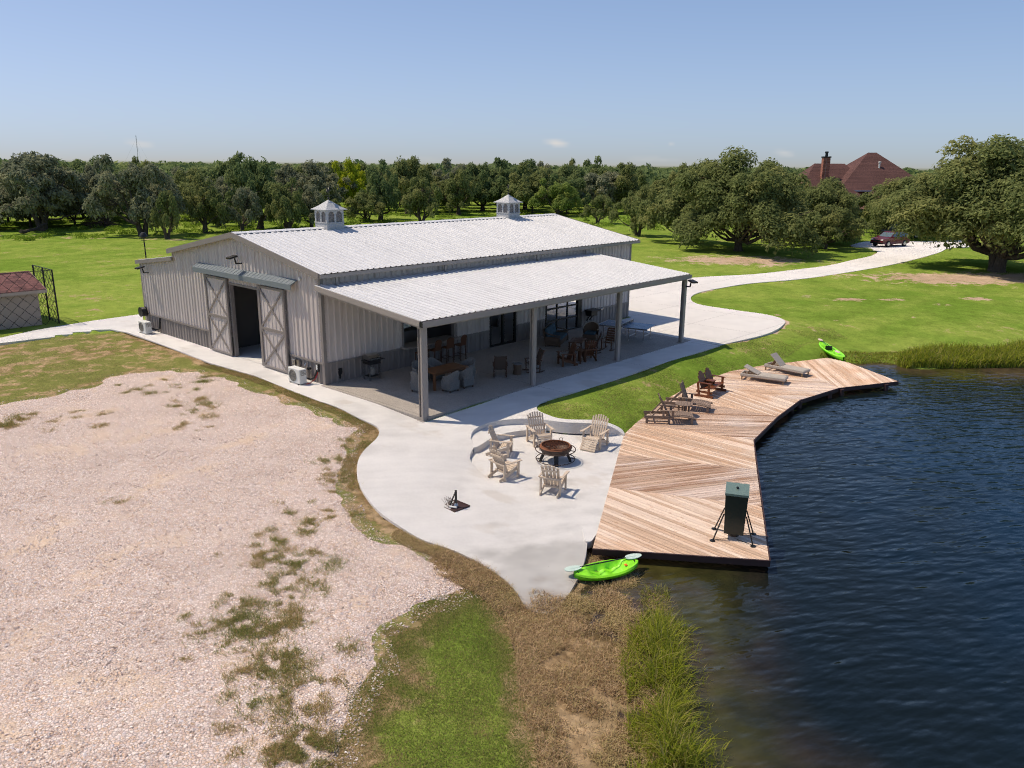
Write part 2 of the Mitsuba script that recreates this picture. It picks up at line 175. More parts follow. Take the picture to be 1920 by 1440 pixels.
TUFT_SPOTS = [(-7.76,-8.94,0.575,2),(-7.87,-9.62,0.69,0),(-7.04,-9.41,0.45999999999999996,0),(-7.03,-10.2,0.45999999999999996,2),(-7.24,-10.59,0.45999999999999996,2),(-7.82,-10.49,1.035,0),(-7.64,-10.49,0.8049999999999999,2),(-8.3,-10.84,0.69,0),(-8.09,-10.88,0.8049999999999999,0),(-8.77,-10.19,0.575,0),(-9.17,-10.24,0.69,2),(-9.52,-10.7,0.69,0),(-9.01,-10.73,0.69,0),(-8.97,-10.99,0.8049999999999999,0),(-9.66,-11.21,0.9199999999999999,2),(-9.46,-11.33,1.035,0),(-9.59,-11.62,1.035,0),(-9.99,-11.59,0.9199999999999999,2),(-10.19,-11.66,0.575,0),(-9.06,-11.48,0.69,2),(-9.27,-11.77,0.8049999999999999,1),(-9.08,-12.07,1.15,1),(-9.3,-12.2,1.035,1),(-9.62,-12.37,1.15,0),(-8.65,-11.98,0.8049999999999999,2),(-8.71,-12.72,1.265,1),(-10.27,-12.41,1.15,0),(-10.19,-12.77,1.265,0),(-10.18,-13.24,1.265,0),(-10.23,-13.48,0.9199999999999999,0),(-9.75,-12.81,0.69,2),(-9.5,-13.15,1.035,0),(-9.22,-12.97,0.575,2),(-9.58,-13.65,0.69,0),(-11.17,-12.46,0.69,0),(-11.37,-12.73,1.035,0),(-11.15,-12.93,1.035,0),(-10.94,-13.12,0.9199999999999999,0),(-11.42,-13.32,0.9199999999999999,1),(-11.32,-13.62,1.035,1),(-11.68,-13.39,0.8049999999999999,0),(-12.08,-13.32,1.265,0),(-12.34,-13.17,0.8049999999999999,2),(-11.65,-13.72,1.15,1),(-11.69,-14.03,1.15,1),(-11.38,-14.26,1.15,0),(-11.14,-14.09,1.15,2),(-11.06,-14.26,1.265,0),(-10.75,-14.14,1.15,0),(-10.6,-14.27,0.9199999999999999,2),(-10.58,-13.56,0.8049999999999999,0),(-10.48,-13.86,0.8049999999999999,2),(-10.25,-13.96,0.575,2),(-12.25,-14.12,0.69,0),(-12.07,-14.1,0.575,0),(-12.02,-14.55,0.69,2),(-11.8,-14.88,1.035,0),(-11.35,-15.11,1.15,0),(-11.56,-15.27,1.15,0),(-11.44,-15.63,1.15,0),(-11.94,-15.26,1.15,0),(-11.81,-15.54,1.035,0),(-12.2,-15.43,0.8049999999999999,0),(-12.29,-15.02,0.69,2),(-12.44,-14.85,0.575,2),(-12.6,-15.07,0.575,0),(-12.82,-15.47,0.69,0),(-12.69,-15.96,1.035,1),(-11.97,-16.17,1.38,0),(-11.75,-16.22,1.15,2),(-11.52,-16.27,0.9199999999999999,0),(-12.28,-16.54,1.265,0),(-12.13,-16.61,0.9199999999999999,2),(-12.24,-16.15,0.69,0),(-10.43,-15.7,1.035,0),(-13.31,-16.19,0.69,2),(-12.98,-16.49,0.8049999999999999,2),(-13.48,-16.85,0.69,2),(-12.93,-17.02,1.15,2),(-12.74,-17.25,1.265,2),(-12.52,-17.26,1.265,0),(-12.42,-17.47,1.265,0),(-12.22,-17.52,1.035,2),(-12.84,-17.53,1.38,0),(-12.65,-17.7,1.38,0),(-12.43,-17.71,1.15,0),(-13.07,-17.55,1.15,2),(-12.87,-17.8,1.38,0),(-11.18,-16.41,0.8049999999999999,2),(-11.84,-16.86,0.9199999999999999,2),(-12.21,-12.57,0.575,0),(-12.89,-13.96,0.45999999999999996,2),(-10.44,-10.51,0.45999999999999996,2),(-6.12,4.97,0.7,0),(-5.67,5.09,0.8,0),(-5.51,4.2,1.0,0),(-5.88,6.3,0.6,0),(-5.04,5.27,0.6,0),(-4.23,5.69,0.7,2),(-4.42,4.48,0.9,0),(-4.41,4.09,0.6,2),(-4.65,3.02,0.6,0),(-4.01,3.28,0.7,1),(-3.24,4.22,1.3,1),(-2.82,4.84,1.0,0),(-5.02,3.79,0.5,0),(-5.29,2.35,1.0,2),(-5.71,1.73,0.9,0),(-5.48,1.68,0.8,2),(-5.71,0.49,1.0,0),(-5.41,0.57,0.8,0),(-4.74,1.1,1.4,0),(-4.6,1.82,1.2,2),(-4.94,0.46,1.2,2),(-5.4,-0.43,1.1,2),(-6.51,-0.63,1.0,2),(-6.81,-0.93,0.7,2),(-7.88,2.66,0.9,2),(-8.31,3.73,0.6,0),(-8.59,3.72,0.5,2),(-8.46,1.39,0.8,2),(-8.69,1.37,0.7,2),(-9.91,2.25,0.9,2),(-9.72,4.53,0.8,2),(-10.19,4.55,1.3,0),(-10.71,3.99,1.6,0),(-10.17,4.15,1.1,2),(-10.9,3.83,1.3,0),(-10.69,3.6,1.0,2),(-8.76,3.02,0.6,2),(-9.14,3.44,0.5,2),(-9.52,3.09,0.7,2),(-10.7,-5.76,0.8,2),(-10.9,-5.6,0.7,0),(-5.96,-1.67,0.6,2),(-6.5,-1.61,0.4,2),(-3.37,-5.97,0.8,0),(-3.72,-6.49,0.8,0),(-4.55,-7.35,1.0,0),(-5.55,-8.18,0.8,2),(-5.82,-8.56,0.9,2),(-6.21,-9.23,0.6,2),(-7.03,-10.2,0.5,2),(-7.2,-10.57,0.6,2),(-5.49,-9.26,0.9,2),(-6.6,-10.89,0.8,2),(-6.08,-10.66,0.5,2),(-5.05,-7.11,1.3,0),(-5.94,-8.34,0.6,2),(-5.34,-7.71,0.5,2)]
# ---------------------------------------------------------------- materials
def rgb(c): return {'type': 'rgb', 'value': list(map(float, c))} if not isinstance(c, dict) else c
def two(b): return {'type': 'twosided', 'b': b}
def mat(name, c, rough=0.6, metal=0.0, spec=0.4, bump=None, bscale=1.0, coat=0.0, diffuse=False):
    b = {'type': 'diffuse', 'reflectance': rgb(c)} if diffuse else {'type': 'principled', 'base_color': rgb(c), 'roughness': rough, 'metallic': metal, 'specular': spec}
    if coat: b['clearcoat'] = coat; b['clearcoat_gloss'] = 0.9
    if bump: b = {'type': 'bumpmap', 'arbitrary': bump, 'scale': bscale, 'b': b}
    scene[name] = two(b)
C3 = mi.Color3f
def f_siding(p, n, uv):
    w = fbm(p.x*0.5+p.y*0.5, p.z*0.4, 3.0); d = fbm((p.x+p.y)*3.0, p.z*0.5, 1.0)
    splash = smoothstep(1.5, 0.2, p.z)*fbm((p.x+p.y)*2.5, p.z*2.5, 6.0)
    return mix(C3(0.535, 0.485, 0.46)*(0.955+0.06*w+0.03*d), C3(0.36, 0.30, 0.25), 0.14*splash)
def f_trim(p, n, uv):
    w = fbm(p.x*0.8+p.y*0.9, p.z*1.3, 8.0); d = fbm((p.x+p.y)*6.0, p.z*0.6, 4.0)
    return C3(0.225, 0.202, 0.19)*(0.94+0.08*w+0.05*d)
def f_roof(p, n, uv):
    w = fbm(p.x*1.3, p.y*0.5, 0.0); s = fbm(p.x*11.0, p.y*0.45, 5.0); st = smoothstep(0.62, 0.80, fbm(p.x*3.1, p.y*0.7, 9.0))
    # shade painted along both feet of every rib; dirt in faint streaks
    x = p.x/0.305; t = dr.abs(x-dr.round(x))*0.305; rib_shade = smoothstep(0.085, 0.06, t)*smoothstep(0.035, 0.05, t)*(0.45+0.75*fbm(p.x*2.0, p.y*0.8, 11.0))
    return C3(0.60, 0.605, 0.615)*(0.94+0.06*w+0.05*s-0.06*st)*(1-0.34*rib_shade)
def f_conc(p, n, uv):
    a = fbm(p.x*0.35, p.y*0.35, 1.0, 4); b = fbm(p.x*1.7+p.y*0.8, p.y*1.9, 2.0, 4); c = fbm(p.x*19, p.y*19, 0, 2)
    st = smoothstep(0.60, 0.78, fbm(p.x*0.55+9, p.y*0.55, 7.0, 4)); br = smoothstep(0.64, 0.8, fbm(p.x*1.1+40, p.y*0.8, 3.0, 4))
    sw = noise((p.x*0.6+p.y)*5.0, (p.y*0.6-p.x)*0.9)
    # greyer tone near the water line of the boat ramp, brown dirt washed onto the lowest edge
    low = smoothstep(-0.455, -0.55, p.z+0.10*(b-0.5))*smoothstep(-11.5, -13.0, p.y); mud = smoothstep(-0.62, -0.80, p.z+0.24*(b-0.5))
    col = C3(0.565, 0.55, 0.53)*(0.82+0.14*a+0.13*b+0.06*c+0.05*sw-0.10*st)
    col = mix(col, C3(0.40, 0.35, 0.29), 0.35*br)
    col = mix(col, C3(0.39, 0.38, 0.36)*(0.8+0.4*b), 0.8*low)
    jx = dr.abs(p.x/6.1-dr.round(p.x/6.1))*6.1; col = col*(1-0.35*smoothstep(0.022, 0.010, jx)*smoothstep(-9.3, -9.1, p.y)*smoothstep(2.0, 2.2, p.x))
    return mix(col, C3(0.27, 0.19, 0.125), 0.6*mud)
def f_drive(p, n, uv):
    a = fbm(p.x*0.25, p.y*0.25, 1.0, 4); b = fbm(p.x*1.3, p.y*1.3, 2.0, 3)
    jx = dr.abs(p.x/4.6-dr.round(p.x/4.6))*4.6; jy = dr.abs(p.y/3.9-dr.round(p.y/3.9))*3.9
    return C3(0.56, 0.54, 0.515)*(0.84+0.18*a+0.10*b)*(1-0.22*smoothstep(0.05, 0.02, dr.minimum(jx, jy)))
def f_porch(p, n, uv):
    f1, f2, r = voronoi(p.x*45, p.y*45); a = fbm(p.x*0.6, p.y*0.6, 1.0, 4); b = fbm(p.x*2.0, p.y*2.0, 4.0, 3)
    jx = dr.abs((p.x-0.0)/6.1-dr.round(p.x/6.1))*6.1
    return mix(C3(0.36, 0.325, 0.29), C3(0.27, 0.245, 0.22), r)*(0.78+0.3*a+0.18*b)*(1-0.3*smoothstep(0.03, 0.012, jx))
def f_wood(base, dark, pale, amt):
    def f(p, n, uv):
        k = dr.floor(uv.x/10.0); u = uv.x-10.0*k; v = uv.y
        r = cell_rand(k, 3.0, 1.0); r2 = cell_rand(k, 7.0, 2.0)
        g = fbm(u*70+k*13, v*2.2+k*5, 1.0, 3); s = fbm(u*16+k*7, v*0.8+r*9, 4.0, 3); kn = smoothstep(0.80, 0.92, noise(u*22+k*3, v*5.0+k))
        sil = smoothstep(0.35, 0.8, fbm(p.x*0.7, p.y*0.7, 6.0)+0.5*(r-0.5))
        col = mix(base, dark, smoothstep(0.45, 0.85, s+0.55*(r2-0.5))*amt); col = mix(col, pale, sil*0.7)
        return mix(col, dark, 0.4*kn)*(0.74+0.34*r+0.20*(g-0.2))
    return f
def f_shingle(p, n, uv):
    row = dr.floor(p.z*7.0); r = cell_rand(dr.floor((p.x+p.y)*3.2+0.5*row), row, 2.0); w = fbm(p.x*0.5, p.y*0.5, p.z*0.5)
    ln = smoothstep(0.80, 0.97, p.z*7.0-row)
    return C3(0.092, 0.047, 0.042)*(0.72+0.34*r+0.4*w)*(1-0.35*ln)
def f_brick(p, n, uv):
    row = dr.floor(p.z*13.0); x = (p.x+p.y)*4.2+0.5*(row-2*dr.floor(row/2)); r = cell_rand(dr.floor(x), row, 2.0)
    m = dr.maximum(smoothstep(0.10, 0.04, p.z*13-row), smoothstep(0.05, 0.02, x-dr.floor(x)))
    return mix(C3(0.27, 0.105, 0.075)*(0.7+0.6*r), C3(0.40, 0.36, 0.32), m*0.6)
def f_bark(p, n, uv):
    g = fbm(p.x*9+p.y*5, p.y*9-p.x*5, p.z*2.5, 4); w = noise(p.x*1.1, p.y*1.1, p.z)
    return C3(0.085, 0.068, 0.055)*(0.45+0.95*g+0.25*w)
def f_wicker(c1, c2):
    def f(p, n, uv):
        a = noise(p.x*60, p.y*60, p.z*60); b = 0.5+0.5*dr.sin(p.z*210)*dr.sin((p.x+p.y)*150)
        return mix(c1, c2, 0.55*a+0.45*b)
    return f
def f_leaf(a, b, c):
    def f(p, n, uv):     # uv.x: a leaf's own shade, uv.y: the tint of its branch, both drawn when the crown was grown
        col = mix(a, b, uv.x); return mix(col, c, smoothstep(0.55, 0.95, uv.y)*0.75)
    return f
def f_blade(a, b, c):
    def f(p, n, uv): return mix(mix(a, b, uv.x), c, uv.y)
    return f
# the turf: uv.x = how dry it is, uv.y = how bare, both surveyed per vertex; noise breaks up the borders
def f_ground(p, n, uv):
    big = fbm(p.x*0.07, p.y*0.07, 2.0, 4); a = fbm(p.x*0.42, p.y*0.55, 1.0, 4); b = fbm(p.x*2.3, p.y*2.3, 3.0, 3); c = fbm(p.x*11, p.y*11, 5.0, 2)
    mow = 0.5+0.5*dr.sin((p.x*0.80-p.y*0.60)*2.4+3*a)
    green = mix(C3(0.135, 0.215, 0.030), C3(0.225, 0.290, 0.055), smoothstep(0.3, 0.75, 0.55*a+0.45*big))*(0.60+0.44*b+0.40*c+0.05*mow)
    green = mix(green, C3(0.19, 0.175, 0.065)*(0.62+0.4*b+0.35*c), 0.8*smoothstep(0.26, 0.42, uv.x))
    straw = mix(C3(0.215, 0.14, 0.07), C3(0.42, 0.305, 0.18), smoothstep(0.25, 0.75, b))*(0.58+0.62*c)
    soil = mix(C3(0.34, 0.225, 0.14), C3(0.58, 0.45, 0.33), a)*(0.72+0.3*b+0.2*c)
    d = smoothstep(0.36, 0.62, uv.x+0.55*(a-0.5)+0.62*(b-0.5)+0.22*(c-0.5))
    e = smoothstep(0.44, 0.62, uv.y+0.40*(a-0.5)+0.70*(b-0.5)+0.2*(c-0.5))*smoothstep(0.05, 0.3, uv.y)
    under = smoothstep(-0.74, -0.86, p.z+0.04*(b-0.5))
    col = mix(mix(green, straw, d), soil, e)
    return mix(col, mix(C3(0.05, 0.038, 0.022), C3(0.075, 0.075, 0.022), a)*(0.5+0.9*b), under)
def f_gravel(p, n, uv):
    f1, f2, r = voronoi(p.x*17, p.y*17); g1, g2, r2 = voronoi(p.x*34+3, p.y*34)
    a = fbm(p.x*0.25, p.y*0.9, 1.0, 4); b = fbm(p.x*1.3, p.y*1.3, 4.0, 4)
    st = mix(C3(0.52, 0.40, 0.345), C3(0.80, 0.70, 0.65), r); st = mix(st, C3(0.62, 0.44, 0.31), smoothstep(0.80, 0.95, r2))
    st = st*(0.58+0.52*smoothstep(0.0, 0.30, f2-f1))
    sand = C3(0.68, 0.52, 0.36)*(0.8+0.3*b)
    return mix(st, sand, smoothstep(0.56, 0.78, 0.55*a+0.5*b)*0.50)*(0.86+0.16*a+0.12*fbm((p.x*0.74+p.y*0.67)*1.5, (p.x*0.67-p.y*0.74)*0.18, 8.0, 3))
def h_gravel(p, n, uv):
    f1, f2, r = voronoi(p.x*17, p.y*17); return smoothstep(0.0, 0.5, f2-f1)*(0.4+0.6*r)
def h_water(p, n, uv):
    x, y = (p.x*0.55+p.y*0.83)*1.75, (p.y*0.55-p.x*0.83)*1.75
    wx = x+0.5*fbm(p.x*0.35, p.y*0.35, 1.0, 3)*1.6; wy = y+0.6*noise(p.x*0.4+7, p.y*0.4)
    a = noise(wx*3.4, wy*1.25); b = noise(wx*7.4+11+wy*1.3, wy*3.0-wx*0.8); c = noise(wx*1.1+4, wy*0.5); d = noise(wx*15.0, wy*6.5+wx*2)
    amp = 0.55+0.75*fbm(p.x*0.09+3, p.y*0.09, 2.0, 2)
    return amp*(0.024*a+0.0085*b+0.016*c+0.0015*d)
def f_water(p, n, uv):
    # silt and weed seen through the water: uv.x = depth in metres from the pond's bed
    a = fbm(p.x*0.5, p.y*0.5, 2.0, 4); b = fbm(p.x*2.1, p.y*2.1, 5.0, 3)
    bed = mix(C3(0.055, 0.038, 0.024), C3(0.052, 0.050, 0.012), smoothstep(0.35, 0.7, a))*(0.45+1.1*b)
    deep = mix(C3(0.004, 0.0075, 0.0075), C3(0.0003, 0.0125, 0.030), smoothstep(1.3, 2.6, uv.x+0.8*(a-0.5)))  # the far blue is reflected sky, painted into the base colour by depth
    return mix(bed, deep, smoothstep(0.05, 0.95, uv.x+0.35*(a-0.5)))
mat('mat_siding', proc(f_siding), 0.5, 0, 0.35); mat('mat_trim', proc(f_trim), 0.5, 0, 0.35)
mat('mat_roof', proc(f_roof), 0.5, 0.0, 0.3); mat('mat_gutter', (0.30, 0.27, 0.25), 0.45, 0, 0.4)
mat('mat_hood', (0.16, 0.19, 0.21), 0.45, 0, 0.4)
mat('mat_concrete', proc(f_conc), 0.85, 0, 0.15); mat('mat_drive', proc(f_drive), 0.85, 0, 0.15); mat('mat_porch', proc(f_porch), 0.8, 0, 0.2)
mat('mat_deck', proc(f_wood(C3(0.60, 0.425, 0.30), C3(0.42, 0.22, 0.115), C3(0.66, 0.55, 0.455), 0.5)), 0.75, 0, 0.2)
mat('mat_deck_worn', proc(f_wood(C3(0.52, 0.37, 0.275), C3(0.28, 0.145, 0.08), C3(0.58, 0.485, 0.425), 0.8)), 0.75, 0, 0.2)
mat('mat_fascia', (0.045, 0.022, 0.02), 0.6)
mat('mat_chair', (0.52, 0.425, 0.33), 0.55, 0, 0.3); mat('mat_lounger', (0.205, 0.15, 0.115), 0.6, 0, 0.3); mat('mat_glider', (0.15, 0.048, 0.018), 0.4, 0, 0.45)
mat('mat_cedar', (0.105, 0.042, 0.02), 0.45, 0, 0.4); mat('mat_dark_wood', (0.075, 0.035, 0.022), 0.45, 0, 0.4); mat('mat_table_wood', (0.18, 0.085, 0.042), 0.4, 0, 0.4)
mat('mat_sling', (0.36, 0.325, 0.28), 0.75); mat('mat_sling_weave', proc(f_wicker(C3(0.30, 0.27, 0.24), C3(0.44, 0.41, 0.37))), 0.8); mat('mat_teak', (0.26, 0.17, 0.10), 0.5)
mat('mat_wicker', proc(f_wicker(C3(0.10, 0.10, 0.098), C3(0.22, 0.215, 0.21))), 0.8); mat('mat_wicker_dark', proc(f_wicker(C3(0.075, 0.05, 0.035), C3(0.16, 0.105, 0.07))), 0.8)
mat('mat_cushion', (0.045, 0.085, 0.115), 0.9); mat('mat_black', (0.012, 0.012, 0.013), 0.5); mat('mat_dark_metal', (0.03, 0.031, 0.033), 0.4, 0.6)
mat('mat_steel', (0.45, 0.45, 0.45), 0.28, 1.0); mat('mat_rust', proc(lambda p, n, uv: mix(C3(0.13, 0.045, 0.022), C3(0.26, 0.10, 0.045), fbm(p.x*9, p.y*9, p.z*9, 3))), 0.8)
mat('mat_iron', proc(lambda p, n, uv: mix(C3(0.028, 0.020, 0.018), C3(0.11, 0.075, 0.06), fbm(p.x*6, p.y*6, p.z*9, 3))), 0.55, 0.3)
mat('mat_white', (0.66, 0.66, 0.64), 0.45); mat('mat_plastic_white', (0.62, 0.63, 0.61), 0.4, 0, 0.4); mat('mat_grille', (0.22, 0.21, 0.19), 0.5)
mat('mat_green_box', (0.012, 0.022, 0.018), 0.35, 0, 0.5); mat('mat_green_lid', (0.16, 0.23, 0.20), 0.25, 0.2, 0.6)
mat('mat_kayak', (0.15, 0.62, 0.01), 0.35, 0, 0.5); mat('mat_kayak_deck', (0.24, 0.70, 0.02), 0.4, 0, 0.5); mat('mat_orange', (0.75, 0.15, 0.02), 0.5)
mat('mat_paddle', (0.50, 0.62, 0.55), 0.35, 0, 0.5); mat('mat_paddle_pink', (0.62, 0.47, 0.40), 0.4); mat('mat_shaft', (0.02, 0.022, 0.025), 0.35)
mat('mat_pingpong', (0.09, 0.20, 0.36), 0.35, 0, 0.5); mat('mat_red', (0.55, 0.03, 0.02), 0.5); mat('mat_violet', (0.22, 0.05, 0.30), 0.5)
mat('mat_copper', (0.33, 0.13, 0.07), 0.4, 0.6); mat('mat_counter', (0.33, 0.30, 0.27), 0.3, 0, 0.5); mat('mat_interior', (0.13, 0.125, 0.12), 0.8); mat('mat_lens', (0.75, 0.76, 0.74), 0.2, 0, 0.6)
mat('mat_shingle', proc(f_shingle), 0.85, 0, 0.2); mat('mat_brick', proc(f_brick), 0.85, 0, 0.2); mat('mat_bark', proc(f_bark), 0.9, 0, 0.15); mat('mat_stucco', (0.40, 0.335, 0.29), 0.8)
mat('mat_car_red', (0.105, 0.006, 0.016), 0.22, 0.2, 0.6, coat=1.0); mat('mat_car_dark', (0.008, 0.012, 0.022), 0.2, 0.2, 0.6, coat=1.0); mat('mat_car_glass', (0.10, 0.14, 0.16), 0.06, 0.0, 0.9); mat('mat_tyre', (0.014, 0.014, 0.014), 0.8)
mat('mat_brush', (0.11, 0.07, 0.05), 0.9)
scene['mat_ground'] = two({'type': 'diffuse', 'reflectance': proc(f_ground)})
mat('mat_gravel', proc(f_gravel), diffuse=True, bump=proc(h_gravel, 0.004), bscale=0.012)
mat('mat_stone', {'type': 'mesh_attribute', 'name': 'vertex_color'}, diffuse=True)
scene['mat_water'] = {'type': 'bumpmap', 'arbitrary': proc(h_water, 0.01), 'scale': 1.0, 'b': {'type': 'principled', 'base_color': proc(f_water), 'roughness': 0.07, 'specular': 0.32}}
scene['mat_glass'] = {'type': 'thindielectric', 'int_ior': 1.5}
LEAF = {'oak': (C3(0.100, 0.125, 0.048), C3(0.215, 0.245, 0.092), C3(0.265, 0.265, 0.10)), 'grey': (C3(0.125, 0.14, 0.088), C3(0.245, 0.26, 0.165), C3(0.28, 0.275, 0.16)),
        'deep': (C3(0.085, 0.125, 0.052), C3(0.185, 0.235, 0.092), C3(0.225, 0.255, 0.10)), 'fresh': (C3(0.115, 0.165, 0.042), C3(0.25, 0.31, 0.085), C3(0.30, 0.34, 0.09)),
        'yellow': (C3(0.17, 0.23, 0.016), C3(0.38, 0.43, 0.03), C3(0.46, 0.46, 0.04)), 'weed': (C3(0.10, 0.17, 0.02), C3(0.22, 0.31, 0.04), C3(0.29, 0.33, 0.06))}
def thin(name, tex, trans=0.9):     # a leaf or blade: light falls through it as well as back from it
    scene[name] = {'type': 'principledthin', 'base_color': proc(tex), 'roughness': 0.55, 'diff_trans': trans, 'spec_trans': 0.0, 'eta': 1.35}
for k, v in LEAF.items(): thin('mat_leaf_'+k, f_leaf(*[c*1.3 for c in v]))
thin('mat_blade', f_blade(C3(0.110, 0.190, 0.025), C3(0.25, 0.32, 0.055), C3(0.48, 0.345, 0.195)))
thin('mat_straw', f_blade(C3(0.22, 0.125, 0.055), C3(0.68, 0.49, 0.31), C3(0.46, 0.38, 0.17)), 0.4)
thin('mat_weed', f_blade(C3(0.12, 0.165, 0.035), C3(0.27, 0.32, 0.085), C3(0.55, 0.39, 0.20)))
thin('mat_reed', f_blade(C3(0.15, 0.22, 0.012), C3(0.38, 0.41, 0.035), C3(0.46, 0.38, 0.16)))
# ---------------------------------------------------------------- the ground, paved surfaces, pond and deck
WATER_Z, FLOOR_Z, DECK_Z, LEDGE_Z = -0.80, -0.468, -0.455, -0.25
_rg = RBFInterpolator(GROUND_CTRL[:, :2], GROUND_CTRL[:, 2], kernel='thin_plate_spline', smoothing=0.02)
_rc = RBFInterpolator(PATIO_CTRL[:, :2], PATIO_CTRL[:, 2], kernel='thin_plate_spline', smoothing=0.002)
def z_ground(xy):
    xy = np.atleast_2d(np.asarray(xy, float)); z = np.zeros(len(xy))
    ex = np.maximum(np.maximum(-34-xy[:, 0], xy[:, 0]-52), np.maximum(-44-xy[:, 1], xy[:, 1]-24)); near = ex < 10
    if near.any():
        w = np.clip(1-np.maximum(ex[near], 0)/10, 0, 1); z[near] = np.clip(_rg(xy[near]), -3.0, 0.02)*w*w*(3-2*w)
    return z-0.045
def z_patio(xy): return np.clip(_rc(np.atleast_2d(np.asarray(xy, float))), -0.9, 0.0)
def fb2(x, y, o=3, s=0): return sum(0.5**(k+1)*meshkit.noise(np.stack([x*2**k, y*2**k, x*0+7.3*k+s], -1)) for k in range(o))/(1-0.5**o)
E_ = PATIO_EDGE
pieces = [E_[:7], smooth_line(E_[6:29], 0.12), smooth_line(E_[28:35], 0.12), smooth_line(E_[34:41], 0.12), smooth_line(E_[40:45], 0.08), smooth_line(E_[44:58], 0.08),
          smooth_line(np.vstack([E_[57:58], PATIO_RIM[:11]]), 0.1), PATIO_RIM[11:]]
patio_line = np.vstack(pieces+[np.array([(18.8, -6.36), (-0.22, -6.36), (-0.22, 0.0), (0.04, 0.0), (0.04, 17.9)])])
patio_poly = sg.Polygon(patio_line).buffer(0)
pit_poly = sg.Polygon(np.vstack([pieces[3], pieces[4], pieces[5], FLOOR[-1:], FLOOR[-2:-1], FLOOR[-3:-2]])).buffer(0)
ledge_poly = sg.Polygon(np.vstack([smooth_line(LEDGE[:7], 0.1), LEDGE[7:]])).buffer(0.04)
deck_polys = {k: sg.Polygon(globals()['DECK_'+k]).buffer(0) for k in 'ABCDEFG'}
deck_poly = shapely.union_all([p.buffer(0.02) for p in deck_polys.values()])
drive_poly = sg.Polygon(np.vstack([smooth_line(DRIVE[:5], 0.5), smooth_line(DRIVE[4:26], 0.35), smooth_line(DRIVE[25:33], 0.5), smooth_line(DRIVE[32:], 0.5),
                                   [(26.0, 7.2), (22.25, 7.6), (22.25, -0.2), (18.82, -0.2)]])).buffer(0)
walk_poly = sg.Polygon(WALK).buffer(0)
gravel_poly = sg.Polygon(GRAVEL).buffer(0); lawn_front = sg.Polygon(LAWN_FRONT).buffer(0); lawn_mid = sg.Polygon(LAWN_MID).buffer(0)
building_poly = sg.box(-0.05, -0.1, 22.1, 17.0)

def sheet(poly, step, zf, skirt, edge_step=0.15):
    """a paved sheet that follows zf, with its own edges going down by skirt"""
    V, F, n = [], [], 0
    for g in getattr(poly, 'geoms', [poly]):
        if g.area < 0.05: continue
        b = np.array(shapely.segmentize(g.exterior, edge_step).coords)[:-1]
        x0, y0, x1, y1 = g.bounds
        gx, gy = np.meshgrid(np.arange(x0, x1, step), np.arange(y0, y1, step)); q = np.stack([gx.ravel(), gy.ravel()], 1)
        q = q[shapely.contains_xy(g.buffer(-0.45*step), q[:, 0], q[:, 1])]
        from scipy.spatial import Delaunay
        p = np.vstack([b, q]); t = Delaunay(p).simplices; c = p[t].mean(1)
        t = t[shapely.contains_xy(g, c[:, 0], c[:, 1])]
        a = p[t]; cr = (a[:, 1, 0]-a[:, 0, 0])*(a[:, 2, 1]-a[:, 0, 1])-(a[:, 1, 1]-a[:, 0, 1])*(a[:, 2, 0]-a[:, 0, 0])
        t[cr < 0] = t[cr < 0][:, ::-1]; z = zf(p); m = len(b); k = np.arange(m); up = shapely.is_ccw(shapely.LinearRing(b))
        v = np.vstack([np.c_[p, z], np.c_[b, z[:m]], np.c_[b, z[:m]-skirt]]); o = len(p); kn = (k+1) % m
        s = np.vstack([np.stack([o+k, o+m+k, o+m+kn], 1), np.stack([o+k, o+m+kn, o+kn], 1)])
        if not up: pass
        V.append(v); F.append(np.vstack([t, s if up else s[:, ::-1]])+n); n += len(v)
    return np.vstack(V), np.vstack(F)
def structure(name, mesh, bsdf, **k): return single(name, mesh, bsdf, kind='structure', **k)

structure('concrete_patio', sheet(patio_poly, 0.3, z_patio, 0.42), 'mat_concrete', smooth=28)
structure('fire_pit_floor', prism(pit_poly.buffer(0.10), FLOOR_Z-0.2, FLOOR_Z), 'mat_concrete')
single('seat_step', prism(ledge_poly.intersection(pit_poly.buffer(0.05)), FLOOR_Z-0.1, LEDGE_Z), 'mat_concrete', 'curved concrete step forming a low bench round the sunken fire pit', 'step')
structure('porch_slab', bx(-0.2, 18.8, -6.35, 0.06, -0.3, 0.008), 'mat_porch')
structure('driveway', sheet(drive_poly, 1.2, lambda p: np.zeros(len(p))-0.006, 0.14, 0.5), 'mat_drive')
structure('walkway', sheet(walk_poly, 0.8, lambda p: np.zeros(len(p))-0.010, 0.16, 0.4), 'mat_concrete')

def axis(lo, hi, step, far, k):
    out, s = [], step
    x = hi
    while x < far: s *= k; x += s; out.append(x)
    neg, s, x = [], step, lo
    while x > -far: s *= k; x -= s; neg.append(x)
    return np.concatenate([neg[::-1], np.arange(lo, hi+1e-6, step), out])
ax, ay = axis(-18, 24, 0.22, 2600, 1.036), axis(-26, 4, 0.22, 2600, 1.036)
gx, gy = np.meshgrid(ax, ay, indexing='ij'); gp = np.stack([gx.ravel(), gy.ravel()], 1)
gz = z_ground(gp)
def inside(poly, b=0.0): return shapely.contains_xy(poly.buffer(b), gp[:, 0], gp[:, 1])
for poly, b, d in ((patio_poly, -0.16, 0.5), (pit_poly, 0.05, 0.9), (building_poly, -0.2, 0.4), (sg.box(-0.2, -6.35, 18.8, 0.1), -0.1, 0.3), (drive_poly, -0.25, 0.25), (walk_poly, -0.2, 0.25)):
    gz[inside(poly, b)] -= d
k = inside(deck_poly, 0.12); gz[k] = np.minimum(gz[k], DECK_Z-0.20)
gz += 0.03*(fb2(gp[:, 0]*0.5, gp[:, 1]*0.5)-0.5)*(np.abs(gp[:, 0]) < 80)
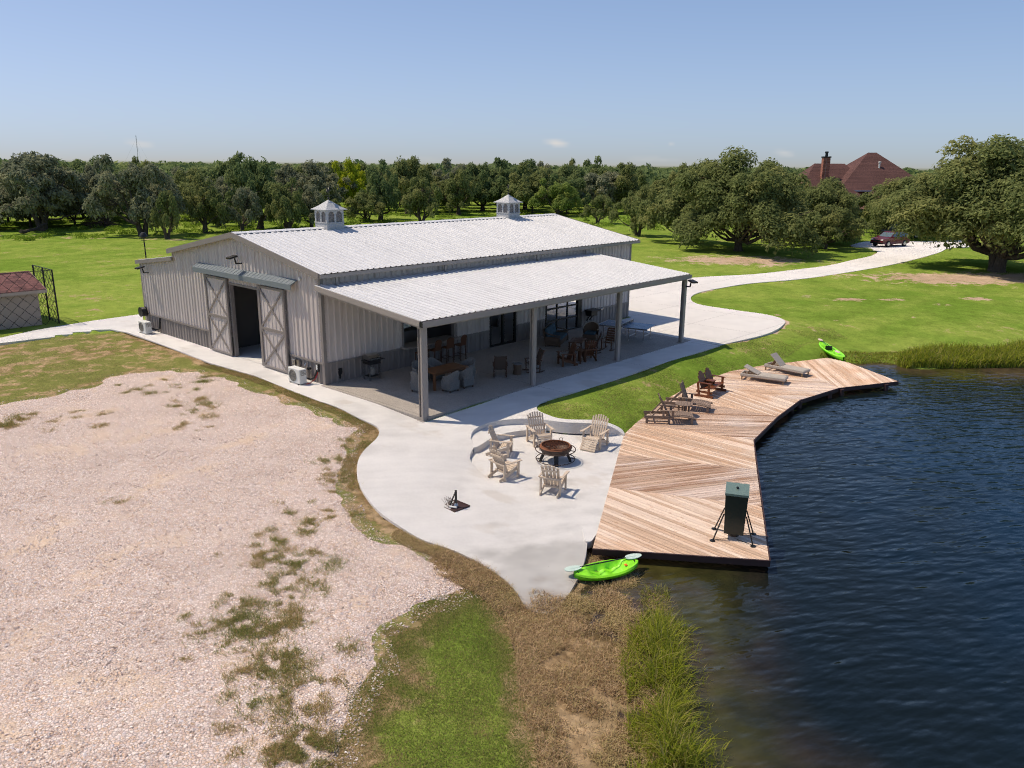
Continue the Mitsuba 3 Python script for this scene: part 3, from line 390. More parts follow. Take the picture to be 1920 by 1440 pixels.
bank = (gz < -0.40) & (gp[:, 0] < 1) & (gp[:, 1] < -13.5); gz[bank] += 0.09*(fb2(gp[bank, 0]*1.9, gp[bank, 1]*1.9)-0.5)
def soft(poly, w):
    d = shapely.distance(poly, shapely.points(gp)); return np.clip(1-d/w, 0, 1)
def blob(cx, cy, a, b):     # an ellipse whose long axis lies across the view of the yard
    lx, ly = gp[:, 0]-cx, gp[:, 1]-cy; u = lx*_r[0]+ly*_r[1]; v = lx*0.739+ly*0.674
    return np.clip(1.12-0.72*np.sqrt((u/a)**2+(v/b)**2), 0, 1)
dry = np.full(len(gp), 0.165)
dry += 0.05*soft(lawn_mid, 1.0)
left = sg.Polygon([(-0.3, 17), (-0.3, -6), (-5, -8), (-6.6, -12), (-9, -16), (-20, -10), (-24, 8), (-14, 18.5), (-4, 18.4)])
dry = np.maximum(dry, 0.395*soft(left, 0.6))
dry = np.maximum(dry, 0.78*np.clip(1-shapely.distance(sg.LineString(np.vstack([pieces[0][1:], pieces[1]])), shapely.points(gp))/0.75, 0, 1)**0.6*(gp[:, 0] < -0.2))
bank_poly = sg.Polygon([(-5.4, -12.9), (-4.0, -15.6), (-3.0, -16.6), (-2.6, -17.6), (-4.2, -19.6), (-6, -21.2), (-9, -23.2), (-12, -23), (-10.9, -21.5), (-9.6, -20.2), (-8.8, -19.1), (-7.9, -18.2), (-6.9, -17.0), (-6.7, -15.8), (-6.9, -14.6)])
dry = np.maximum(dry, 0.92*soft(bank_poly, 0.7)); din = np.clip(shapely.distance(lawn_front.exterior, shapely.points(gp))/0.9, 0, 1); dry = np.where(inside(lawn_front), 0.62-0.44*din, dry)
dry = np.maximum(dry, 0.55*np.clip(1-shapely.distance(sg.Polygon(LAWN_FRONT).exterior, shapely.points(gp))/0.45, 0, 1))
dry += 0.10*((gp[:, 1] > 22) & (gp[:, 0] < 40))*fb2(gp[:, 0]*0.09, gp[:, 1]*0.16)
dry = np.maximum(dry, 0.52*np.clip(1-shapely.distance(gravel_poly.exterior, shapely.points(gp))/1.7, 0, 1))
bare = np.zeros(len(gp))
for b in ((55.8, 9.8, 9.5, 5.2), (56.5, -9.0, 9.0, 5.0), (62.0, -13.5, 9.0, 5.5)): bare = np.maximum(bare, 0.80*blob(*b))
for b in ((39.4, -7.2, 2.0, 1.1), (41.5, -9.3, 1.3, 0.8), (38.4, -4.4, 0.55, 0.7), (41.6, -12.6, 0.9, 0.7), (46.5, -13.6, 1.6, 0.9), (29.6, -6.3, 0.35, 0.4), (30.9, -9.4, 0.4, 0.4), (35.5, -12.6, 0.3, 0.3), (27.2, -9.6, 0.25, 0.3)): bare = np.maximum(bare, 0.80*blob(*b))
for b in ((18.0, 78.0, 8, 1.2), (26.5, 67.5, 8, 1.5), (14.0, 86.0, 6, 1.0), (41, 66, 5, 1.0)): bare = np.maximum(bare, 0.70*blob(*b))
bare = np.maximum(bare, 0.6*np.clip(1-shapely.distance(sg.Point(-3.6, 21.2), shapely.points(gp))/1.3, 0, 1))
bare = np.maximum(bare, 0.62*np.clip(1-np.abs(shapely.distance(drive_poly, shapely.points(gp))-0.05)/0.35, 0, 1)*(fb2(gp[:, 0]*0.4, gp[:, 1]*0.4) > 0.56))
I, J = np.meshgrid(np.arange(len(ax)-1), np.arange(len(ay)-1), indexing='ij'); nA = len(ay)
quad = np.stack([I*nA+J, (I+1)*nA+J, (I+1)*nA+J+1, I*nA+J+1], -1).reshape(-1, 4)
gf = np.vstack([quad[:, [0, 1, 2]], quad[:, [0, 2, 3]]])
structure('ground', (np.c_[gp, gz], gf), 'mat_ground', smooth=True, uv=np.stack([dry, bare], 1))
zi = lambda xy: ground_lookup(xy)
from scipy.interpolate import RegularGridInterpolator
_gi = RegularGridInterpolator((ax, ay), gz.reshape(gx.shape))
def ground_lookup(xy): return _gi(np.atleast_2d(xy))

# gravel yard: a ragged-edged sheet of stones spread on the ground
gb = np.array(shapely.segmentize(gravel_poly.exterior, 0.15).coords)[:-1]
w = fb2(gb[:, 0]*1.3, gb[:, 1]*1.3, 3, 4)-0.5; w2 = fb2(gb[:, 0]*1.3, gb[:, 1]*1.3, 3, 40)-0.5
gravel_poly = sg.Polygon(gb+np.stack([w, w2], 1)*1.1).buffer(0).difference(patio_poly.buffer(0.03))
bald = [sg.Point(x, y).buffer(1.0) for x, y in ((-9.2, -10.8), (-9.6, -11.6), (-10.6, -12.6))]
def z_gravel(p):
    d = np.clip(shapely.distance(gravel_poly.exterior, shapely.points(p))/0.55, 0, 1); return ground_lookup(p)-0.030+0.052*d*d*(3-2*d)+0.03*(fb2(p[:, 0]*2.3, p[:, 1]*2.3, 3, 50)-0.5)
structure('gravel_yard', sheet(gravel_poly, 0.22, z_gravel, 0.03, 0.2), 'mat_gravel', smooth=True)
def scatter(poly, n, seed):
    r = rng(seed); x0, y0, x1, y1 = poly.bounds; out = np.zeros((0, 2))
    while len(out) < n:
        p = r.uniform((x0, y0), (x1, y1), (2*n, 2)); out = np.vstack([out, p[shapely.contains_xy(poly, p[:, 0], p[:, 1])]])
    return out[:n]
def near_view(xy, marg=0.06):
    d = np.c_[xy, np.zeros(len(xy))]-CAM; z = d@_f; x = d@_r/z; y = d@_u/z
    return (z > 0) & (np.abs(x) < 0.6424+marg) & (np.abs(y) < 0.4818+marg)
def stones(xy, z, size, seed, cols):
    r = rng(seed); n = len(xy)
    o = np.array([(1, 0, 0), (0, 1, 0), (-1, 0, 0), (0, -1, 0), (0, 0, 1), (0, 0, -1)], float)
    f = np.array([(0, 1, 4), (1, 2, 4), (2, 3, 4), (3, 0, 4), (1, 0, 5), (2, 1, 5), (3, 2, 5), (0, 3, 5)])
    s = size*np.exp(r.normal(0, 0.35, (n, 1, 1)))*r.uniform(0.55, 1.1, (n, 6, 1))*np.array([1, 0.75, 0.55])
    a = r.uniform(0, 6.283, n); c, sn = np.cos(a)[:, None], np.sin(a)[:, None]; v = o[None]*s
    v = np.stack([v[..., 0]*c-v[..., 1]*sn, v[..., 0]*sn+v[..., 1]*c, v[..., 2]], -1)
    tilt = r.normal(0, 0.25, (n, 2)); v[..., 2] += v[..., 0]*tilt[:, :1]+v[..., 1]*tilt[:, 1:]
    v += np.c_[xy, z][:, None]
    col = np.asarray(cols)[r.integers(0, len(cols), n)]*r.uniform(0.75, 1.15, (n, 1))
    return v.reshape(-1, 3), (f[None]+6*np.arange(n)[:, None, None]).reshape(-1, 3), np.repeat(col, 6, 0)
gpts = scatter(gravel_poly.buffer(0.10).difference(patio_poly), 140000, 5); gpts = gpts[near_view(gpts)]
dist = np.linalg.norm(np.c_[gpts, np.zeros(len(gpts))]-CAM, axis=1); gpts = gpts[rng(6).random(len(gpts)) < np.clip(1.5-dist/26, 0.12, 1)]
v, f, c = stones(gpts, ground_lookup(gpts)+np.where(shapely.contains_xy(gravel_poly.buffer(-0.3), gpts[:, 0], gpts[:, 1]), 0.026, 0.008), 0.021, 7, [(0.72, 0.61, 0.56), (0.80, 0.70, 0.66), (0.62, 0.48, 0.40), (0.50, 0.38, 0.32), (0.86, 0.78, 0.74), (0.70, 0.53, 0.40)])
single('gravel_stones', (v, f), 'mat_stone', 'loose pinkish white gravel stones spread over the yard', 'gravel', kind='stuff', color=c)

# the pond: one rippled sheet coloured by depth over the bed, reflected sky blue painted in
wx, wy = np.meshgrid(np.linspace(-14, 62, 150), np.linspace(-62, -8, 120), indexing='ij'); wp = np.stack([wx.ravel(), wy.ravel()], 1)
wd = np.clip(WATER_Z-ground_lookup(wp), 0, 3)
I, J = np.meshgrid(np.arange(149), np.arange(119), indexing='ij'); q = np.stack([I*120+J, (I+1)*120+J, (I+1)*120+J+1, I*120+J+1], -1).reshape(-1, 4)
wf = np.vstack([q[:, [0, 1, 2]], q[:, [0, 2, 3]]])
WV = np.c_[wp, np.full(len(wp), WATER_Z)]
structure('pond_water', (WV, wf), 'mat_water', uv=np.stack([wd, wd*0], 1))

# deck: herring-bone fields of planks, every plank a part
deck = thing('wooden_deck', 'weathered herringbone plank deck jutting over the pond', 'deck')
DIRS = dict(A=-94.5, B=-30.0, C=-90.0, D=-51.5, E=-108.0, F=-57.0, G=-142.0)
r = rng(11); pid = 0
for k in 'ABCDEFG':
    a = math.radians(DIRS[k]); d = np.array([math.cos(a), math.sin(a)]); nrm = np.array([-d[1], d[0]]); P = deck_polys[k]
    o = np.array(P.exterior.coords)[:-1]; c0 = o.mean(0); s = (o-c0)@nrm; t = (o-c0)@d
    x = s.min()
    while x < s.max():
        corners = [c0+nrm*u+d*w for u, w in ((x, t.min()-1), (x+0.134, t.min()-1), (x+0.134, t.max()+1), (x, t.max()+1))]
        pl = sg.Polygon(corners).intersection(P.buffer(0.012, join_style='mitre'))
        for g in getattr(pl, 'geoms', [pl]):
            if g.is_empty or g.area < 0.006 or g.geom_type != 'Polygon': continue
            z = DECK_Z+r.normal(0, 0.0016)
            v, f = prism(g.buffer(-0.0025), z-0.036, z)
            u = (v[:, :2]-c0)@nrm-x; w = (v[:, :2]-c0)@d
            part(deck, 'plank', (v, f), 'mat_deck_worn' if k in 'BD' or (k == 'F' and r.random() < 0.35) else 'mat_deck', uv=np.stack([10.0*pid+np.clip(u, 0.001, 0.2), w+20], 1)); pid += 1
        x += 0.1455
fas = [DECK_A[0], DECK_A[3], DECK_C[3], DECK_D[2], DECK_E[2], DECK_F[4], DECK_G[3], DECK_G[2]]
for p, q in zip(fas[:-1], fas[1:]):
    d = (q-p)/np.linalg.norm(q-p); n = np.array([d[1], -d[0]]); m = (p+q)/2
    if deck_poly.contains(sg.Point(m+n*0.1)): n = -n
    part(deck, 'fascia_board', bar((*(p+n*0.03-d*0.02), DECK_Z-0.09), (*(q+n*0.03+d*0.02), DECK_Z-0.09), 0.036, 0.165), 'mat_fascia')
for p, q in zip(fas[:-1], fas[1:]):
    L = np.linalg.norm(q-p)
    for t in np.linspace(0.12, 0.88, max(2, int(L/2.2))):
        c = p+(q-p)*t; inw = np.array(deck_poly.centroid.coords[0])-c; c = c+inw/np.linalg.norm(inw)*0.35
        part(deck, 'pile', tube([(*c, -2.4), (*c, DECK_Z-0.05)], 0.10, 10), 'mat_fascia')
# ---------------------------------------------------------------- the metal building
L, W, R2 = 22.05, 16.93, 6.25          # length, depth, ridge line
EAVE_Z, RIDGE_Z, EAVE_Y, OV = 4.675, 5.90, -0.36, 0.30
SLOPE = (RIDGE_Z-EAVE_Z)/(R2-EAVE_Y)
def roof_z(y): return RIDGE_Z-SLOPE*abs(y-R2)
PZ0, PSL = 4.20, (4.20-3.61)/6.43       # porch roof: height at the wall, fall per metre
def porch_z(y): return PZ0+PSL*y
LZ0, LSL = 4.28, 0.125                  # lean-to behind
def lean_z(y): return LZ0-LSL*(y-12.9)
RIBS = [(-0.055, 0), (-0.022, 0.042), (0.022, 0.042), (0.055, 0)]
def ribbed(P0, U, V, N, u0, u1, lo, hi, pitch=0.305, h=1.0, nv=1):
    """one sheet of ribbed cladding: u runs across the ribs, v along them from lo(u) to hi(u)"""
    us = [(u0, 0.0)]; k = math.ceil((u0-0.05)/pitch)
    while k*pitch-0.05 < u1:
        for du, hh in RIBS:
            u = k*pitch+du
            if u0 < u < u1: us.append((u, hh*h))
        k += 1
    us.append((u1, 0.0)); P0, U, V, N = (np.array(a, float) for a in (P0, U, V, N))
    rows = []
    for u, hh in us:
        a, b = lo(u), hi(u)
        rows.append([P0+U*u+V*(a+(b-a)*t)+N*hh for t in np.linspace(0, 1, nv+1)])
    A = np.array(rows); n, m = A.shape[:2]; I, J = np.meshgrid(np.arange(n-1), np.arange(m-1), indexing='ij')
    q = np.stack([I*m+J, (I+1)*m+J, (I+1)*m+J+1, I*m+J+1], -1).reshape(-1, 4)
    return cat((A.reshape(-1, 3), q))
def clad(parent, name, bsdf, P0, U, V, N, u0, u1, lo, hi, wide=0.915, **k):
    a = u0
    while a < u1-1e-6:
        b = min((math.floor(a/wide+1e-6)+1)*wide, u1)
        if b-a > 0.02: part(parent, name, ribbed(P0, U, V, N, a, b, lo, hi, **k), bsdf)
        a = b
B = thing('metal_barn', 'long pale metal building with white ribbed roof, two cupolas and an open porch', 'building')
WH = 0.92
cst = lambda c: (lambda u: c)
X, Yv, Zv = (1, 0, 0), (0, 1, 0), (0, 0, 1)
def gtop(y): return roof_z(y)-0.14 if y <= 12.9 else lean_z(y)-0.10
# gable wall (faces -x): openings for the sliding doors
GW = B+'__gable_wall'
for a, b in ((0.0, 4.9), (7.25, 12.9), (12.9, W)):
    clad(GW, 'siding_panel', 'mat_siding', (0, 0, 0), Yv, Zv, (-1, 0, 0), a, b, cst(WH), gtop)
    clad(GW, 'wainscot_panel', 'mat_trim', (-0.004, 0, 0), Yv, Zv, (-1, 0, 0), a, b, cst(0.0), cst(WH))
clad(GW, 'siding_panel', 'mat_siding', (0, 0, 0), Yv, Zv, (-1, 0, 0), 4.9, 7.25, cst(3.56), gtop)
for a, b in ((0.0, 2.5), (9.6, W)): part(GW, 'rail', bx(-0.07, -0.044, a, b, WH-0.05, WH+0.03), 'mat_trim')
part(GW, 'corner_trim', bx(-0.055, 0.10, -0.055, 0.12, 0, 4.55), 'mat_trim')
part(GW, 'corner_trim', bx(-0.045, 0.10, W-0.12, W+0.04, 0, lean_z(W)-0.05), 'mat_trim')
part(GW, 'corner_trim', bx(-0.045, 0.03, 12.84, 12.96, lean_z(12.9), roof_z(12.9)-0.10), 'mat_trim')
part(GW, 'door_jamb', cat(bx(-0.05, 0.12, 4.80, 4.90, 0, 3.56), bx(-0.05, 0.12, 7.25, 7.35, 0, 3.56), bx(-0.05, 0.12, 4.9, 7.25, 3.46, 3.56)), 'mat_trim')
part(GW, 'vent', xf(lathe([(0, 0.05), (0.07, 0.05), (0.08, 0.03), (0.08, 0)], 16), (-0.03, 1.43, 4.30), ry=-math.pi/2), 'mat_white')
# sliding doors with X braces
for y0, y1 in ((7.37, 9.47), (2.53, 4.60)):
    D = part(B, 'sliding_door', ribbed((-0.13, 0, 0), Yv, Zv, (-1, 0, 0), y0, y1, cst(0.06), cst(3.72), pitch=0.305, h=0.6), 'mat_siding')
    fr = [bx(-0.19, -0.12, y0, y0+0.11, 0.05, 3.74), bx(-0.19, -0.12, y1-0.11, y1, 0.05, 3.74), bx(-0.19, -0.12, y0+0.11, y1-0.11, 0.05, 0.15), bx(-0.19, -0.12, y0+0.11, y1-0.11, 3.64, 3.74), bx(-0.19, -0.12, y0+0.11, y1-0.11, 1.78, 1.90)]
    part(D, 'frame', cat(*fr), 'mat_trim')
    for z0, z1 in ((0.15, 1.78), (1.90, 3.64)):
        for a, b in ((y0+0.11, y1-0.11), (y1-0.11, y0+0.11)):
            part(D, 'brace', bar((-0.172 if a < b else -0.167, a, z0), (-0.172 if a < b else -0.167, b, z1), 0.085, 0.03, up=(1, 0, 0)), 'mat_trim')
v, f = prism([(-0.036, 4.25), (-0.38, 4.07), (-0.38, 3.84), (-0.355, 3.84), (-0.355, 4.03), (-0.036, 4.20)], 1.62, 10.15)
part(B, 'door_track_hood', (v[:, [0, 2, 1]], f[:, ::-1]), 'mat_hood')
part(B+'__door_track_hood', 'hood_ribs', cat(*[bar((-0.06, y, 4.245), (-0.372, y, 4.082), 0.035, 0.022) for y in np.arange(1.75, 10.1, 0.305)]), 'mat_hood')
# floodlights
def flood(parent, at, out):
    f = part(parent, 'floodlight', cat(bar(at, np.array(at)+np.array(out)*0.28+np.array((0, 0, 0.02)), 0.05, 0.05), bar(np.array(at)+np.array(out)*0.28, np.array(at)+np.array(out)*0.34+np.array((0, 0, 0.30)), 0.05, 0.05), bar(np.array(at)+np.array(out)*0.26+np.array((0, 0, 0.36)), np.array(at)+np.array(out)*0.66+np.array((0, 0, 0.27)), 0.34, 0.07)), 'mat_black')
    part(f, 'lens', bar(np.array(at)+np.array(out)*0.30+np.array((0, 0, 0.306)), np.array(at)+np.array(out)*0.62+np.array((0, 0, 0.232)), 0.27, 0.012), 'mat_lens')
flood(B, (-0.03, 6.05, 4.55), (-1, 0, 0)); flood(B, (-0.03, 15.9, 3.20), (-1, 0, 0))
# long wall under the porch (faces -y)
LW = B+'__porch_wall'
holes = [(4.25, 7.35, 0.98, 2.55), (9.85, 11.8, 0.0, 2.42), (14.2, 17.35, 0.0, 2.75)]
for a, b, lo_, hi_ in [(0, 4.25, 0, 9), (4.25, 7.35, 0, 0.90), (4.25, 7.35, 2.55, 9), (7.35, 9.85, 0, 9), (9.85, 11.8, 2.42, 9), (11.8, 14.2, 0, 9), (14.2, 17.35, 2.75, 9), (17.35, L, 0, 9)]:
    top = min(hi_, EAVE_Z-0.12)
    if top > WH: clad(LW, 'siding_panel', 'mat_siding', (0, 0, 0), X, Zv, (0, -1, 0), a, b, cst(max(lo_, WH)), cst(top))
    if lo_ < WH: clad(LW, 'wainscot_panel', 'mat_trim', (0, -0.004, 0), X, Zv, (0, -1, 0), a, b, cst(lo_), cst(min(WH, top)))
for a, b in ((0.06, 4.17), (7.53, 9.8), (11.9, 14.1), (17.4, L)): part(LW, 'rail', bx(a, b, -0.07, -0.044, WH-0.045, WH+0.025), 'mat_trim')
part(LW, 'corner_trim', bx(L-0.1, L+0.045, -0.045, 0.1, 0, 4.55), 'mat_trim')
# serving hatch with counter
HT = B+'__serving_hatch'
part(HT, 'frame', cat(bx(4.17, 4.25, -0.05, 0.15, 0.9, 2.63), bx(7.35, 7.52, -0.05, 0.15, 0.0, 2.63), bx(4.25, 7.35, -0.05, 0.15, 2.55, 2.63)), 'mat_trim')
part(HT, 'counter', rbx(4.05, 7.42, -0.42, 0.55, 0.90, 0.965, 0.012), 'mat_counter')
part(HT, 'back_counter', bx(4.3, 7.3, 2.6, 3.2, 0.0, 0.95), 'mat_counter')
part(HT, 'screen', xf(bx(-0.42, 0.42, -0.012, 0.012, -0.25, 0.25), (5.4, 1.2, 1.75), rz=0.3), 'mat_lens')  # pale panel added to stand in for a white reflection in the hatch
# double glass door
DD = B+'__glass_door'
part(DD, 'frame', cat(bx(9.85, 9.93, -0.05, 0.1, 0, 2.42), bx(11.72, 11.8, -0.05, 0.1, 0, 2.42), bx(9.93, 11.72, -0.05, 0.1, 2.34, 2.42), bx(10.77, 10.89, -0.04, 0.08, 0.12, 2.34), bx(9.93, 11.72, -0.04, 0.08, 0.01, 0.12)), 'mat_black')
for a, b in ((9.93, 10.77), (10.89, 11.72)): part(DD, 'pane', cat((np.array([(a, 0.02, 0.12), (b, 0.02, 0.12), (b, 0.02, 2.34), (a, 0.02, 2.34)]), np.array([[0, 1, 2, 3]]))), 'mat_glass')
part(DD, 'sill', bx(9.75, 11.9, -0.14, -0.055, 0.0, 0.035), 'mat_counter')
# glazed overhead door
GD = B+'__glazed_door'; fr = [bx(14.2, 14.28, -0.05, 0.12, 0, 2.75), bx(17.0, 17.35, -0.05, 0.12, 0, 2.75), bx(14.28, 17.0, -0.05, 0.12, 2.67, 2.75)]
rows, cols = [0.0, 0.68, 1.35, 2.02, 2.67], [14.28, 15.19, 16.10, 17.0]
for z in rows[:-1]: fr.append(bx(14.28, 17.0, -0.02, 0.06, z+0.005, z+0.085))
for x in cols[1:-1]: fr.append(bx(x-0.035, x+0.035, -0.016, 0.055, 0.09, 2.67))
part(GD, 'frame', cat(*fr), 'mat_black')
for i in range(4):
    for j in range(3): part(GD, 'pane', cat((np.array([(cols[j], 0.03, rows[i]), (cols[j+1], 0.03, rows[i]), (cols[j+1], 0.03, rows[i+1]), (cols[j], 0.03, rows[i+1])]), np.array([[0, 1, 2, 3]]))), 'mat_glass')
part(LW, 'outlet_box', cat(bx(0.62, 0.78, -0.10, -0.035, 0.34, 0.60), bx(0.66, 0.72, -0.09, -0.05, 0.16, 0.34)), 'mat_dark_metal')
part(LW, 'outlet_box', bx(12.9, 13.02, -0.07, -0.034, 0.42, 0.56), 'mat_dark_metal')
# far walls, floor and ceiling of the hall
EW = B+'__end_wall'
for a, b, lo_, hi_ in ((0, 2.0, 0, 9), (2.0, 6.6, 2.8, 9), (6.6, W, 0, 9)):
    part(EW, 'siding_panel', ribbed((L, 0, 0), Yv, Zv, X, a, b, cst(lo_), lambda y: gtop(y)), 'mat_siding')
part(EW, 'siding_panel', ribbed((0, W, 0), X, Zv, Yv, 0, L, cst(0), cst(lean_z(W)-0.1)), 'mat_siding')
part(EW, 'siding_panel', ribbed((0, 12.9, 0), X, Zv, Yv, 0, L, cst(lean_z(12.9)), cst(roof_z(12.9)-0.1)), 'mat_siding')
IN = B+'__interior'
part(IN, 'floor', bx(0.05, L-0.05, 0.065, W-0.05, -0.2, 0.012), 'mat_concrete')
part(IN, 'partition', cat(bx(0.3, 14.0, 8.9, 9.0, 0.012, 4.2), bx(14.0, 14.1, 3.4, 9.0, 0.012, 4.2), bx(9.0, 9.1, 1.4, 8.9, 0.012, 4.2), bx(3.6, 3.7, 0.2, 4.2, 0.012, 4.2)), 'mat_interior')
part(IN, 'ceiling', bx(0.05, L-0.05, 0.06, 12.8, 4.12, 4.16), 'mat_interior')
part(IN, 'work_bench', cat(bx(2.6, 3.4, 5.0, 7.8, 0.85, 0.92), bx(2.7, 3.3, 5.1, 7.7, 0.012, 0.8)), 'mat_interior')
# main roof
RF = B+'__roof'
n1 = np.array((0, -SLOPE, 1.0)); n1 /= np.linalg.norm(n1)
rl = R2-EAVE_Y
def slope_sheet(parent, y0, z0, y1, z1, xa, xb, name='roof_panel', bsdf='mat_roof'):
    V = np.array((0, y1-y0, z1-z0)); ln = np.linalg.norm(V); V /= ln; N = np.cross((1, 0, 0), V) if y1 > y0 else np.cross(V, (1, 0, 0))
    clad(parent, name, bsdf, (0, y0, z0), X, V, N, xa, xb, cst(0.0), cst(ln))
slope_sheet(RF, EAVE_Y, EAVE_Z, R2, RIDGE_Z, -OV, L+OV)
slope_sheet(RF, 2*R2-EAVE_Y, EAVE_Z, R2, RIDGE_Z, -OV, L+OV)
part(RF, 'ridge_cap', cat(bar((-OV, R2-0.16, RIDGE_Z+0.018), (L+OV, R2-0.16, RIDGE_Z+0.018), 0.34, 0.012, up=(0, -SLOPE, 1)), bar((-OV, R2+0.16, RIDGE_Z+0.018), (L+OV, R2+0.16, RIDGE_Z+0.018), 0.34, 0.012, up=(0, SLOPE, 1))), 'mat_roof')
for x in (-OV-0.02, L+OV+0.02):
    for s in (-1, 1):
        part(RF, 'rake_trim', bar((x, R2+s*rl, EAVE_Z-0.075), (x, R2+s*0.002, RIDGE_Z-0.075), 0.05, 0.235), 'mat_trim')
for s, y in ((-1, EAVE_Y-0.055), (1, 2*R2-EAVE_Y+0.055)):
    g = part(RF, 'gutter', cat(bx(-OV, L+OV, y-0.055, y+0.05, EAVE_Z-0.16, EAVE_Z-0.145), bx(-OV, L+OV, y-s*-0.055-0.006, y-s*-0.055+0.006, EAVE_Z-0.145, EAVE_Z-0.012), bx(-OV, -OV+0.02, y-0.05, y+0.05, EAVE_Z-0.145, EAVE_Z-0.03), bx(L+OV-0.02, L+OV, y-0.05, y+0.05, EAVE_Z-0.145, EAVE_Z-0.03)), 'mat_gutter')
part(RF, 'soffit', bx(-OV+0.02, L+OV-0.02, EAVE_Y+0.0, 0.05, EAVE_Z-0.15, EAVE_Z-0.135), 'mat_trim')
for x in (0.55, 6.55, 13.05, 17.2): part(RF, 'downspout', cat(bx(x-0.05, x+0.05, EAVE_Y-0.02, EAVE_Y+0.06, 4.22, EAVE_Z-0.16), bx(x-0.06, x+0.06, EAVE_Y-0.10, EAVE_Y+0.06, 4.18, 4.24)), 'mat_gutter')
# lean-to roof
LR = B+'__lean_to_roof'
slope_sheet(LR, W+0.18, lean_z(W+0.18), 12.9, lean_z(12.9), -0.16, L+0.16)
part(LR, 'rake_trim', bar((-0.17, W+0.2, lean_z(W+0.2)-0.075), (-0.17, 12.72, lean_z(12.72)-0.075), 0.05, 0.20), 'mat_trim')
part(LR, 'gutter', bx(-0.16, L+0.16, W+0.18, W+0.28, lean_z(W)-0.19, lean_z(W)-0.06), 'mat_gutter')
# porch roof, beams and posts
PR = B+'__porch_roof'
PX0, PX1, PY = -0.30, 18.05, -6.43
slope_sheet(PR, PY, porch_z(PY), -0.03, porch_z(-0.03), PX0, PX1)
part(PR, 'gutter', cat(bx(PX0, PX1, PY-0.11, PY+0.01, porch_z(PY)-0.21, porch_z(PY)-0.195), bx(PX0, PX1, PY-0.122, PY-0.11, porch_z(PY)-0.21, porch_z(PY)-0.015), bx(PX0, PX1, PY-0.005, PY+0.008, porch_z(PY)-0.195, porch_z(PY)-0.02)), 'mat_gutter')
part(PR, 'gutter_cap', bx(PX0-0.02, PX0, PY-0.12, PY+0.02, porch_z(PY)-0.21, porch_z(PY)-0.01), 'mat_dark_metal')
for x in (PX0-0.02, PX1+0.02): part(PR, 'rake_trim', bar((x, PY+0.02, porch_z(PY)-0.085), (x, -0.05, porch_z(-0.05)-0.085), 0.05, 0.20), 'mat_gutter')
part(PR, 'beam', cat(bx(-0.2, 18.0, -6.33, -6.13, porch_z(PY)-0.30, porch_z(PY)-0.055)), 'mat_gutter')
for y in (-4.9, -3.5, -2.1, -0.7): part(PR, 'purlin', bx(-0.2, 18.0, y-0.03, y+0.03, porch_z(y)-0.20, porch_z(y)-0.04), 'mat_gutter')
for x in (0.0, 6.0, 12.1, 17.9): part(PR, 'rafter', bar((x, -6.1, porch_z(-6.1)-0.28), (x, -0.06, porch_z(-0.06)-0.28), 0.12, 0.15), 'mat_gutter')
for i, x in enumerate((-0.10, 6.0, 12.1, 18.2)):
    zb = float(z_patio([(x, -6.25)])[0]) if i == 0 else 0.008
    x = min(x, 17.9) if i == 3 else x
    P = part(PR, 'post', cat(bx(x-0.10, x+0.10, -6.34, -6.32, zb, 3.32), bx(x-0.10, x+0.10, -6.16, -6.14, zb, 3.32), bx(x-0.012, x+0.012, -6.32, -6.16, zb, 3.32), bx(x-0.10, x-0.088, -6.32, -6.26, zb, 3.32), bx(x+0.088, x+0.10, -6.32, -6.26, zb, 3.32)), 'mat_gutter')
    part(P, 'base_plate', cat(bx(x-0.17, x+0.17, -6.41, -6.07, zb, zb+0.02), bar((x+0.10, -6.24, zb+0.20), (x+0.17, -6.24, zb+0.02), 0.03, 0.03)), 'mat_gutter')
    if i == 0: part(P, 'downspout', cat(bx(x+0.105, x+0.19, -6.33, -6.24, zb+0.14, 3.38), bar((x+0.148, -6.285, zb+0.15), (x+0.30, -6.33, zb+0.03), 0.085, 0.07)), 'mat_gutter')
flood(PR, (17.9, -6.345, 2.98), (-0.25, -0.95, 0))
